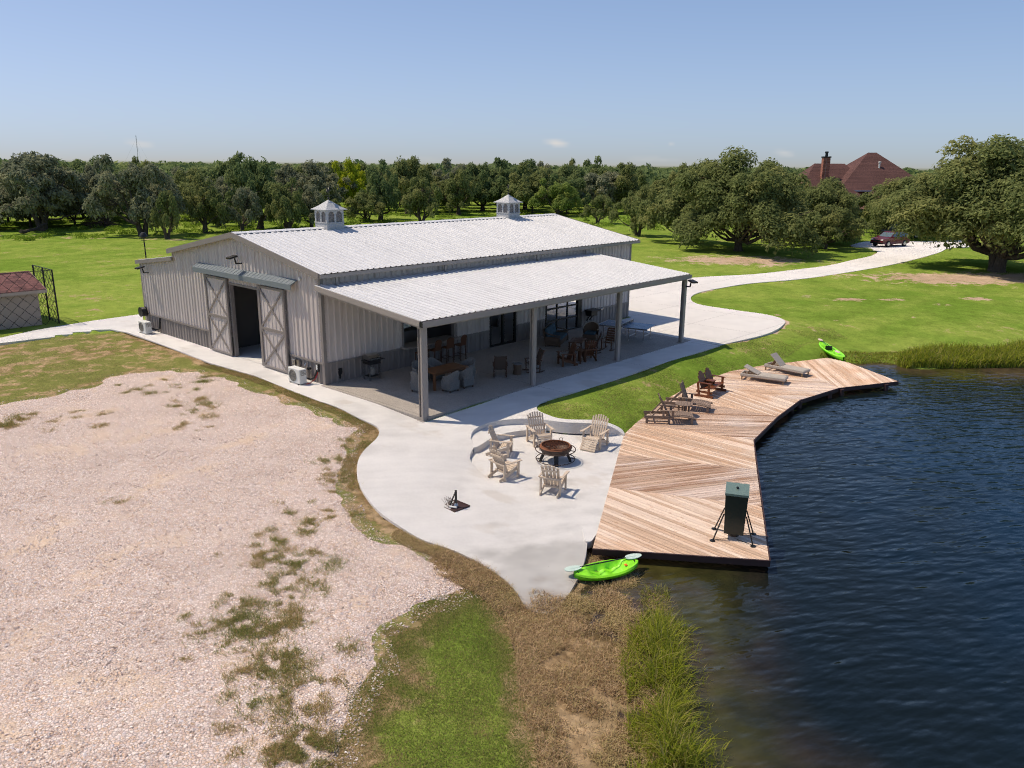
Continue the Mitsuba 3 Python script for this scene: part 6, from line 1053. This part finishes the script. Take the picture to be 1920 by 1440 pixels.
for lb in sorted({w[0] for w in WOOD}):
    same = sorted(w[1:] for w in WOOD if w[0] == lb)
    if len(same) > 1:
        for i, (_, wk) in enumerate(same): labels[wk]['label'] = lb+', '+('the left one' if i == 0 else 'the right one' if i == len(same)-1 else 'the middle one' if len(same) == 3 else ('', 'second from left', 'third from left', 'fourth from left', 'fifth from left')[min(i, 4)])
def mass(seed, pts, hmin, hmax, rmin, rmax, n_each, leaf):
    r = rng(seed); V, F, U = [], [], []; o = 0
    for x, y in pts:
        H, R = r.uniform(hmin, hmax), r.uniform(rmin, rmax); n = n_each; d = r.normal(size=(n, 3)); d /= np.linalg.norm(d, axis=1, keepdims=True); d[:, 2] = np.abs(d[:, 2])
        rad = 0.72+0.5*meshkit.noise(d*3.1+np.array([x, y, 0])); c = d*rad[:, None]*np.array([R, R, H*0.55])+np.array([x, y, H*0.42])
        nr = d+r.normal(0, 0.5, (n, 3)); nr /= np.linalg.norm(nr, axis=1, keepdims=True); u = np.cross(nr, r.normal(size=(n, 3))); u /= np.linalg.norm(u, axis=1, keepdims=True)+1e-9; w = np.cross(nr, u); s = leaf*r.uniform(0.6, 1.3, (n, 1))
        V.append(np.stack([c-u*s, c+w*s*0.6, c+u*s, c-w*s*0.6], 1).reshape(-1, 3)); F.append((np.array([[0, 1, 2], [0, 2, 3]])[None]+4*np.arange(n)[:, None, None]).reshape(-1, 3)+o); o += 4*n
        U.append(np.repeat(np.stack([r.beta(1.5, 1.5, n), np.full(n, r.random()*0.9)], 1), 4, 0))
    return np.vstack(V), np.vstack(F), np.vstack(U)
pts = []
for px in np.arange(-160, 2150, 20):
    for D in (225, 275, 340, 430, 560, 760):
        q = px+r.uniform(-12, 12); d = _f+(q-960)/1494.5*_r; d = d[:2]/np.linalg.norm(d[:2]); pts.append(CAM[:2]+d*(D+r.uniform(-20, 20)))
v, f, uv = mass(78, pts, 6.5, 9.2, 5.5, 8.5, 230, 0.95)
single('distant_wood', (v, f), 'mat_leaf_deep', 'far off wood closing the horizon behind the oaks', 'wood', kind='stuff', uv=uv)
# undergrowth at the foot of the wood and a heap of brush
def bush(seed, n, R, H, leaf):
    r = rng(seed); d = r.normal(size=(n, 3)); d /= np.linalg.norm(d, axis=1, keepdims=True); d[:, 2] = np.abs(d[:, 2]); c = d*(0.6+0.5*meshkit.noise(d*3.5+seed))[:, None]*np.array([R, R, H])
    nr = d+r.normal(0, 0.6, (n, 3)); nr /= np.linalg.norm(nr, axis=1, keepdims=True); u = np.cross(nr, r.normal(size=(n, 3))); u /= np.linalg.norm(u, axis=1, keepdims=True)+1e-9; w = np.cross(nr, u); s = leaf*r.uniform(0.6, 1.3, (n, 1))
    return np.stack([c-u*s, c+w*s*0.5, c+u*s, c-w*s*0.5], 1).reshape(-1, 3), (np.array([[0, 1, 2], [0, 2, 3]])[None]+4*np.arange(n)[:, None, None]).reshape(-1, 3), np.repeat(np.stack([r.random(n), r.random(n)*0.8], 1), 4, 0)
V, F, U, o = [], [], [], 0
for i in range(300):
    px = r.uniform(-20, 1300); D = r.uniform(108, 150) if px < 640 else r.uniform(120, 165); d = _f+(px-960)/1494.5*_r; d = d[:2]/np.linalg.norm(d[:2]); p = CAM[:2]+d*D
    v, f, uv = bush(1000+i, 130, r.uniform(0.5, 1.5), r.uniform(0.3, 0.65), 0.13); V.append(v+np.array([p[0], p[1], -0.05])); F.append(f+o); U.append(uv); o += len(v)
single('undergrowth', (np.vstack(V), np.vstack(F)), 'mat_leaf_weed', 'bright weeds and low growth along the foot of the wood', 'undergrowth', kind='stuff', uv=np.vstack(U))
r = rng(41); tw = []
for i in range(420):
    a = r.uniform(0, 6.28); q = math.sqrt(r.random()); h = (1-q**1.6)*1.9*r.uniform(0.3, 1); b = r.uniform(0, 6.28); l = r.uniform(0.4, 1.1)
    p = np.array((2.3*q*math.cos(a), 2.3*q*math.sin(a), h)); tw.append(tube([p, p+np.array((l*math.cos(b), l*math.sin(b), r.uniform(-0.2, 0.4)))], (r.uniform(0.015, 0.04), 0.008), 4))
single('brush_pile', xf(cat(*tw), (27.0, 93.5, 0)), 'mat_brush', 'heap of dead brown brush beside the gnarled oak at the left', 'brush pile')
single('fallen_log', limb((15.2, 88.3, 0.25), (19.3, 91.0, 0.9), 0.24, 0.16, 5), 'mat_bark', 'fallen log lying left of the gnarled oak trunk', 'log', smooth=40)

# ---------------------------------------------------------------- house, cars, shed, netting, lamp post, mast
H = thing('brick_house', 'brick house with a steep hipped brown shingle roof behind the oaks', 'house')
hx, hy = 122.0, 22.5; ha = math.atan2(-0.74, 0.67)     # its long side lies across the view
def hip(x0, x1, y0, y1, z0, z1, ridge): # hipped roof; ridge = half length of the ridge along x
    cx, cy = (x0+x1)/2, (y0+y1)/2
    v = np.array([(x0, y0, z0), (x1, y0, z0), (x1, y1, z0), (x0, y1, z0), (cx-ridge, cy, z1), (cx+ridge, cy, z1)]); t = np.array([(0, 1, 5), (0, 5, 4), (1, 2, 5), (2, 3, 4), (2, 4, 5), (3, 0, 4), (0, 3, 2), (0, 2, 1)]); return v, t
def put_h(n, m, b, **k): return part(H, n, xf(m, (hx, hy, 0), ha), b, **k)
put_h('wall', cat(bx(-8.2, 8.2, -6.5, 6.5, 0, 5.6), bx(-1.5, 7.0, -13.0, -6.5, 0, 3.4)), 'mat_brick')
R_ = put_h('roof', cat(hip(-6.2, 9.2, -7.4, 7.4, 5.62, 11.5, 0.7)), 'mat_shingle')
part(R_, 'wing_roof', xf(hip(-11.5, 1.0, -5.0, 5.6, 5.55, 9.7, 2.5), (hx, hy, 0), ha), 'mat_shingle'); part(R_, 'garage_roof', xf(hip(-4.6, 8.4, -17.0, -3.4, 3.0, 7.0, 1.0), (hx, hy, 0), ha), 'mat_shingle'); part(R_, 'garage_roof', xf(hip(-9.0, -1.0, -12.0, -4.0, 3.2, 5.9, 0.4), (hx, hy, 0), ha), 'mat_shingle')
part(R_, 'right_roof', xf(hip(6.0, 16.5, -4.0, 5.5, 3.6, 7.6, 2.0), (hx, hy, 0), ha), 'mat_shingle')
part(R_, 'fascia', xf(cat(bx(-6.2, 9.2, -7.45, -7.38, 5.42, 5.64), bx(9.18, 9.25, -7.4, 7.4, 5.42, 5.64), bx(-11.5, -6.2, -5.05, -4.98, 5.35, 5.57)), (hx, hy, 0), ha), 'mat_cup')
C_ = part(R_, 'chimney', xf(bx(-7.6, -6.5, -3.2, -2.3, 5.0, 10.6), (hx, hy, 0), ha), 'mat_brick'); scene[H+'__chimney_cap'] = mikit.ply(xf(cat(bx(-7.7, -6.4, -3.3, -2.2, 10.6, 10.8), lathe([(0.22, 0), (0.22, 0.55), (0.3, 0.55), (0.3, 0.75), (0, 0.8)], 12, (-7.05, -2.75, 10.8))), (hx, hy, 0), ha), 'mat_dark_metal')
part(R_, 'vent_pipe', xf(cat(lathe([(0.13, 0), (0.13, 0.9), (0.24, 0.9), (0.24, 1.05), (0, 1.1)], 10, (1.6, -3.0, 9.0))), (hx, hy, 0), ha), 'mat_white')
for x in (-6.0, -2.5, 3.0, 6.5):
    w_ = put_h('window', bx(x-0.6, x+0.6, -6.56, -6.50, 1.2, 2.8), 'mat_white'); part(w_, 'pane', xf(bx(x-0.52, x+0.52, -6.575, -6.562, 1.28, 2.72), (hx, hy, 0), ha), 'mat_car_glass')
def car(name, label, cat_, x, y, rz, paint, L_=4.8, W_=1.9, H_=1.72, pickup=False):
    k = thing(name, label, cat_)
    if not pickup:
        side = [(-2.35, 0.42), (-2.40, 0.85), (-2.25, 1.10), (2.28*0+1.02, 1.12), (2.15, 0.98), (2.38, 0.80), (2.40, 0.45), (1.95, 0.34), (-1.95, 0.34)]; cab = [(-2.25, 1.08), (-2.05, 1.60), (-1.7, 1.72), (0.05, 1.72), (0.35, 1.66), (1.12, 1.10)]
    else:
        side = [(-2.9, 0.55), (-2.95, 1.12), (-0.85, 1.14), (-0.8, 1.18), (1.15, 1.20), (2.55, 1.10), (2.72, 0.92), (2.74, 0.5), (2.2, 0.42), (-2.3, 0.42)]; cab = [(-0.95, 1.15), (-0.75, 1.78), (-0.5, 1.86), (0.55, 1.86), (0.75, 1.80), (1.35, 1.18)]
    def ext(pl, w, tw):
        v, f = prism(sg.Polygon(pl), -0.5, 0.5); v = v.copy(); z = v[:, 1]; hw = w*(1-(1-tw)*np.clip((z-1.08)/0.65, 0, 1)); return np.stack([v[:, 0], -v[:, 2]*2*hw/1.0*0.5*1.0, v[:, 1]], 1), f
    v, f = ext(side, W_, 0.9); t = trimesh.Trimesh(v, f, process=True).subdivide(); v, f = np.array(t.vertices), np.array(t.faces); v[:, 1] *= 1-0.10*np.clip((np.abs(v[:, 0])-1.9)/0.6, 0, 1)
    P = lambda m: xf(m, (x, y, 0.0), rz)
    part(k, 'body', P((v, f)), paint, 25); v, f = ext(cab, W_*0.94, 0.80); part(k, 'cabin', P((v, f)), paint, 25)
    gl = [(p[0]*1.0, p[1]) for p in cab]; c = np.array(gl).mean(0); gs = [tuple(c+(np.array(p)-c)*(0.86, 0.80)) for p in gl]; v, f = ext(gs, W_*0.94+0.014, 0.80); part(k, 'side_window', P((v, f)), 'mat_car_glass')
    b, a_ = cab[-1], cab[-2]; d = np.array([a_[0]-b[0], a_[1]-b[1]]); nn = np.array([-d[1], d[0]])*-1; nn = nn/np.linalg.norm(nn)*0.012; p0, p1 = np.array(b)+d*0.10+nn, np.array(b)+d*0.92+nn
    part(k, 'windscreen', P(cat((np.array([(p0[0], -W_*0.43, p0[1]), (p0[0], W_*0.43, p0[1]), (p1[0], W_*0.37, p1[1]), (p1[0], -W_*0.37, p1[1])]), np.array([[0, 1, 2, 3]])))), 'mat_car_glass')
    fx, rx_ = (1.45, -1.42) if not pickup else (1.75, -1.85)
    for xx in (fx, rx_):
        for s in (-1, 1):
            wv = np.array(lathe([(0.0, -0.12), (0.30, -0.12), (0.37, -0.09), (0.37, 0.09), (0.30, 0.12), (0, 0.12)], 20)[0]); wf_ = lathe([(0.0, -0.12), (0.30, -0.12), (0.37, -0.09), (0.37, 0.09), (0.30, 0.12), (0, 0.12)], 20)[1]
            w_ = part(k, 'wheel', P((np.stack([wv[:, 0]+xx, wv[:, 2]+s*(W_/2-0.10), wv[:, 1]+0.37], 1), wf_)), 'mat_tyre', 30); rv, rf = lathe([(0, 0.128), (0.21, 0.128), (0.24, 0.115)], 16); part(w_, 'rim', P((np.stack([rv[:, 0]+xx, s*(rv[:, 2]+W_/2-0.10), rv[:, 1]+0.37], 1), rf)), 'mat_steel')
    fr = 2.38 if not pickup else 2.71
    for s in (-1, 1): part(k, 'headlight', P(rbx(fr-0.10, fr+0.01, s*0.68-0.16, s*0.68+0.16, 0.74, 0.90, 0.02)), 'mat_lens'); part(k, 'mirror', P(rbx(0.85, 0.97, s*(W_/2+0.09)-0.10, s*(W_/2+0.09)+0.10, 1.08, 1.24, 0.02)), paint)
    part(k, 'grille', P(rbx(fr-0.03, fr+0.018, -0.48, 0.48, 0.62, 0.84, 0.015)), 'mat_black'); part(k, 'bumper', P(rbx(fr-0.12, fr+0.03, -0.88, 0.88, 0.36, 0.56, 0.03)), 'mat_dark_metal'); part(k, 'roof_rail', P(cat(*[bar((-1.6, s*0.66, 1.74), (0.0, s*0.66, 1.74), 0.03, 0.03) for s in (-1, 1)])) if not pickup else P(bx(-2.85, -0.95, -0.82, 0.82, 1.13, 1.15)), 'mat_black')
car('parked_suv', 'dark red car parked on the drive under the oak branches', 'car', 83.4, 4.4, math.radians(160), 'mat_car_red')
car('parked_pickup', 'dark blue pickup parked behind the red car', 'pickup', 97.0, 7.6, math.radians(140), 'mat_car_dark', pickup=True)
car('parked_suv', 'black car mostly hidden by branches, left of the red car', 'car', 89.5, 11.8, math.radians(190), 'mat_car_dark')
# shed
k = thing('garden_shed', 'small beige shed with a reddish brown shingle roof behind the wire netting', 'shed')
part(k, 'wall', cat(bx(-10.0, -3.62, 22.3, 26.7, -0.1, 2.0)), 'mat_stucco')
RS = k+'__roof'; rr_ = rng(51)
for side in (-1, 1):
    for i in range(9):
        t0, t1 = i/9, (i+1)/9+0.03; y0, y1 = 24.5+side*(1-t0)*2.5, 24.5+side*(1-min(t1, 1))*2.5; z0, z1 = 1.98+0.80*t0, 1.98+0.80*min(t1, 1); x = -10.2
        if side > 0: continue
        while x < -3.25:
            w_ = min(rr_.uniform(0.26, 0.40), -3.25-x); lift = 0.012+0.004*rr_.random(); part(RS, 'shingle', cat((np.array([(x, y0, z0+lift+0.012), (x+w_-0.008, y0, z0+lift+0.012), (x+w_-0.008, y1, z1+lift), (x, y1, z1+lift), (x, y0, z0+lift-0.004), (x+w_-0.008, y0, z0+lift-0.004)]), np.array([[0, 1, 2, 3], [4, 5, 1, 0]]))), 'mat_shingle_tile' if rr_.random() < 0.7 else 'mat_shingle_tile_dark'); x += w_
v, f = prism([(22.0, 1.96), (24.5, 2.76), (27.0, 1.96), (27.0, 1.86), (22.0, 1.86)], -10.2, -3.25); part(RS, 'roof_deck', (v[:, [2, 0, 1]], f), 'mat_shingle_tile_dark'); part(RS, 'fascia', cat(bx(-10.2, -3.24, 21.96, 22.0, 1.80, 1.97), bar((-3.235, 22.0, 1.90), (-3.235, 24.5, 2.70), 0.03, 0.14), bar((-3.235, 24.5, 2.70), (-3.235, 27.0, 1.90), 0.03, 0.14)), 'mat_stucco')
mat('mat_shingle_tile', proc(lambda p, n, uv: C3(0.185, 0.088, 0.082)*(0.75+0.5*fbm(p.x*5, p.y*5, p.z*5))), 0.85, 0, 0.2); mat('mat_shingle_tile_dark', (0.12, 0.058, 0.056), 0.85, 0, 0.2)
# wire netting frame in front of the shed and down its side
k = thing('netting_frame', 'tall black frame of diamond wire netting in front of the shed', 'netting')
for p in ((-2.83, 22.0), (-2.83, 23.5), (-2.83, 25.1), (-8.6, 22.0)): part(k, 'post', tube([(*p, -0.1), (*p, 3.05)], 0.045, 8), 'mat_black')
part(k, 'top_rail', cat(tube([(-2.83, 22.0, 3.03), (-2.83, 25.1, 3.03)], 0.025, 6), tube([(-8.6, 22.0, 3.03), (-2.83, 22.0, 3.03)], 0.022, 6)), 'mat_black')
def diamonds(u1, z1, s):
    out = []
    for c in np.arange(-z1, u1, s):
        a, b = max(0, c), min(u1, c+z1)
        if b > a: out.append(((a, a-c), (b, b-c))); out.append(((u1-a, a-c), (u1-b, b-c)))
    return out
part(k, 'netting', cat(*[tube([(-2.83-p[0], 22.0, p[1]), (-2.83-q[0], 22.0, q[1])], 0.012, 4) for p, q in diamonds(5.77, 3.0, 0.62)]), 'mat_black')
part(k, 'netting', cat(*[tube([(-2.83, 22.0+p[0], p[1]), (-2.83, 22.0+q[0], q[1])], 0.012, 4) for p, q in diamonds(3.1, 3.0, 0.5)]), 'mat_black')
k = thing('lamp_post', 'thin black post with a round dark head rising behind the lean-to', 'lamp post'); part(k, 'post', tube([(1.32, 19.2, -0.1), (1.30, 19.2, 4.75)], 0.035, 8), 'mat_black'); part(k, 'head', lathe([(0, 0.36), (0.12, 0.32), (0.20, 0.20), (0.21, 0.10), (0.14, 0.02), (0, 0)], 16, (1.30, 19.2, 4.72)), 'mat_black', 30); part(k, 'arm', bar((1.14, 19.2, 4.62), (1.46, 19.2, 4.62), 0.03, 0.03), 'mat_black')
k = thing('radio_mast', 'faint thin radio mast far away above the trees at the left', 'mast'); part(k, 'mast', tube([(336.0, 799.7, 0), (336.4, 799.6, 34)], 0.22, 5), 'mat_grille'); part(k, 'stay', cat(*[tube([(336.3, 799.6, 31), (336+18*math.cos(a), 799.6+18*math.sin(a), 0)], 0.03, 4) for a in (0.3, 2.4, 4.5)]), 'mat_grille')

# ---------------------------------------------------------------- grass, weeds and reeds
def blades(xy, z, ln, wd, seed, lean=0.5, dry=0.2, segs=1, flat=0.0):
    r = rng(seed); n = len(xy); a = r.uniform(0, 6.283, n); b = r.uniform(0, 6.283, n); l = ln*r.uniform(0.5, 1.35, n); w = wd*r.uniform(0.7, 1.3, n)
    side = np.stack([np.cos(a), np.sin(a), 0*a], 1)*(w/2)[:, None]; dirn = np.stack([np.cos(b), np.sin(b), 0*b], 1); k = lean*r.uniform(0.2, 1.3, n)+flat
    up = np.array([0, 0, 1.0]); o = np.c_[xy, z]
    if segs == 1:
        tip = o+dirn*(l*np.sin(np.minimum(k, 1.45)))[:, None]+up*(l*np.cos(np.minimum(k, 1.45)))[:, None]; v = np.stack([o-side, o+side, tip], 1); f = np.array([[0, 1, 2]]); m = 3
    else:
        ts = np.linspace(0, 1, segs+1); P = [o+dirn*(l*t*np.sin(np.minimum(k*t, 1.5)))[:, None]+up*(l*t*np.cos(np.minimum(k*t, 1.5)))[:, None] for t in ts]
        rows = [x for t, p in zip(ts[:-1], P[:-1]) for x in (p-side*(1-0.75*t), p+side*(1-0.75*t))]+[P[-1]]; v = np.stack(rows, 1); m = 2*segs+1; f = []
        for s in range(segs-1): f += [[2*s, 2*s+1, 2*s+3], [2*s, 2*s+3, 2*s+2]]
        f += [[2*segs-2, 2*segs-1, 2*segs]]; f = np.array(f)
    uv = np.stack([r.random(n), np.where(r.random(n) < dry, r.uniform(0.55, 1.0, n), r.uniform(0, 0.25, n))], 1)
    return v.reshape(-1, 3), (f[None]+m*np.arange(n)[:, None, None]).reshape(-1, 3), np.repeat(uv, m, 0)
def lawn(name, poly, n, ln, wd, seed, label, lean=0.6, dry=0.15, patch=None, flat=0.0, segs=1, bsdf='mat_blade'):
    p = scatter(poly, n, seed); p = p[near_view(p)]
    if patch is not None:
        q = fb2(p[:, 0]*patch, p[:, 1]*patch, 3, seed); keep = rng(seed+1).random(len(p)) < np.clip((q-0.36)*5.0, 0.04, 1); p, q = p[keep], q[keep]
    z = ground_lookup(p)-0.006; spot = np.clip((fb2(p[:, 0]*1.1, p[:, 1]*1.1, 3, seed+9)-0.50)*5, 0, 1); v, f, uv = blades(p, z, ln*(0.8+0.5*fb2(p[:, 0]*2.2, p[:, 1]*2.2, 2, seed)), wd, seed+2, lean, np.clip(dry+0.55*spot, 0, 0.95), segs, flat)
    single(name, (v, f), bsdf, label, 'grass', kind='stuff', smooth=False, uv=uv)
ragged = lawn_front.buffer(0.25)
gb = np.array(shapely.segmentize(ragged.exterior, 0.12).coords)[:-1]; gb = gb+np.stack([fb2(gb[:, 0]*1.8, gb[:, 1]*1.8, 3, 60)-0.5, fb2(gb[:, 0]*1.8, gb[:, 1]*1.8, 3, 61)-0.5], 1)*1.2
ragged = sg.Polygon(gb).buffer(0).difference(patio_poly.buffer(0.05))
lawn('foreground_grass', ragged, 150000, 0.050, 0.010, 201, 'green mown grass in the foreground between gravel and dry bank', 0.95, 0.22)
lawn('bank_straw', bank_poly.buffer(0.2).difference(patio_poly.buffer(0.02)).difference(lawn_front.buffer(-0.5)), 130000, 0.17, 0.013, 210, 'flattened brown dry grass on the bank of the pond', 0.8, 0.25, 2.2, 0.5, 2, 'mat_straw')
lawn('mid_grass', lawn_mid.buffer(-0.02), 70000, 0.045, 0.018, 220, 'green lawn strip between the porch apron and the deck', 1.0, 0.22, 0.5)
lawn('yard_grass', left.difference(gravel_poly.buffer(-0.25)).difference(patio_poly.buffer(0.04)).difference(walk_poly.buffer(0.05)).difference(bank_poly), 120000, 0.050, 0.016, 230, 'patchy half dry grass between the walkway and the gravel', 0.9, 0.50, 0.8, 0.2)
edge = sg.LineString(np.vstack([pieces[0][3:], pieces[1][:int(len(pieces[1])*0.52)]])).buffer(0.5).difference(patio_poly.buffer(0.03))
lawn('edge_weeds', edge, 22000, 0.085, 0.012, 240, 'dry brown and green weeds along the curved edge of the concrete', 0.9, 0.66, 1.3, 0.35, 2)
edge = sg.LineString(pieces[1][int(len(pieces[1])*0.72):]).buffer(0.5).difference(patio_poly.buffer(0.02))
lawn('ramp_weeds', edge, 15000, 0.11, 0.012, 245, 'dry brown weeds along the edge of the boat ramp', 0.9, 0.30, 1.3, 0.45, 2, 'mat_straw')
# dead stalks washed over the foot of the ramp
rp = scatter(patio_poly.intersection(sg.box(-9, -19, -3, -15.5)), 9000, 260); pz = z_patio(rp); q = fb2(rp[:, 0]*1.7, rp[:, 1]*1.7, 3, 15); m = (pz < -0.70-0.25*(q-0.40)) & (rng(261).random(len(rp)) < np.clip((-0.66-pz)*8, 0, 1))
v, f, uv = blades(rp[m], pz[m]+0.004, 0.16, 0.012, 262, 0.4, 0.2, 2, 1.05); single('ramp_debris', (v, f), 'mat_straw', 'dead stalks and straw washed over the foot of the boat ramp', 'debris', kind='stuff', uv=uv)
# weeds pushing up through the gravel
V, F, U, o = [], [], [], 0
for j, (x, y, s, kind) in enumerate(TUFT_SPOTS):
    s = s*1.25; r = rng(700+j); n = int(210*s*s)+40; q = r.normal(0, 0.5, (n, 2))*np.array([1, r.uniform(0.5, 1)]); a = r.uniform(0, 3.14); q = q@np.array([[math.cos(a), -math.sin(a)], [math.sin(a), math.cos(a)]])
    q = np.array([x, y])+q*0.30*s; q = q[fb2(q[:, 0]*5, q[:, 1]*5, 3, 3) > 0.43]
    if not len(q): continue
    v, f, uv = blades(q, z_ground(q)+0.015, 0.13*min(s, 1.1), 0.011, 800+j, 1.0, (0.42, 0.15, 0.80)[int(kind)], 2, 0.3); V.append(v); F.append(f+o); U.append(uv); o += len(v)
single('gravel_weeds', (np.vstack(V), np.vstack(F)), 'mat_weed', 'patches of weedy grass growing up through the gravel', 'weeds', kind='stuff', uv=np.vstack(U))
# reeds at the water's edge
rp = scatter(sg.Polygon(REEDS).buffer(0.15), 9000, 310); q = fb2(rp[:, 0]*1.6, rp[:, 1]*1.6, 3, 9); rp = rp[q > 0.38]
hq = np.clip(shapely.distance(sg.Polygon(REEDS).buffer(0.05).exterior, shapely.points(rp))/0.45, 0.5, 1)*(0.75+0.6*fb2(rp[:, 0]*1.3, rp[:, 1]*1.3, 2, 12)); keep = rng(312).random(len(rp)) < 0.55+0.45*hq; rp, hq = rp[keep], hq[keep]; v, f, uv = blades(rp, np.minimum(ground_lookup(rp), -0.75)-0.02, 0.70*hq, 0.022, 311, 0.85, 0.22, 4); single('shore_reeds', (v, f), 'mat_reed', 'bright green reeds in the shallow water at the near bank', 'reeds', kind='stuff', uv=uv)
rp = scatter(sg.Polygon([(-4.9, -18.9), (-3.7, -18.2), (-3.3, -18.7), (-4.4, -19.5), (-5.0, -19.6)]), 500, 315); v, f, uv = blades(rp, np.full(len(rp), -0.82), 0.22, 0.016, 316, 1.1, 0.55, 3); single('drowned_grass', (v, f), 'mat_reed', 'sparse drowned grass standing in the shallows below the green kayak', 'grass', kind='stuff', uv=uv)
sl = sg.LineString([(24.5, -16.8), (27.5, -19.5), (30.0, -21.5), (34.0, -24.5), (40, -28.5), (46, -33)])
fr_ = scatter(sg.Polygon(FAR_REEDS).buffer(0.1).intersection(sg.Polygon([(23.2, -40), (23.2, -18.2), (60, -18.2), (60, -40)]).union(sg.box(23.2, -19, 90, 10))), 15000, 320); fz = ground_lookup(fr_); m = (fz > -0.92) & (fz < -0.58); fr_, fz = fr_[m], fz[m]
v, f, uv = blades(fr_, fz, 0.62, 0.055, 321, 0.6, 0.10, 3); single('far_reeds', (v, f), 'mat_reed', 'band of tall yellow green reeds along the far shore at the right', 'reeds', kind='stuff', uv=uv)
fs = scatter(sg.Polygon([(20.8, -12.9), (23.8, -15.6), (29.5, -20.5), (31.5, -20.0), (26, -14.5), (22.5, -11.8)]), 14000, 330); fz = ground_lookup(fs); m = (fz < -0.42) & (fz > -0.9)
v, f, uv = blades(fs[m], fz[m], 0.13, 0.03, 331, 1.0, 0.3, 2); single('shore_grass', (v, f), 'mat_reed', 'rough grass along the far shore beyond the deck', 'grass', kind='stuff', uv=uv)
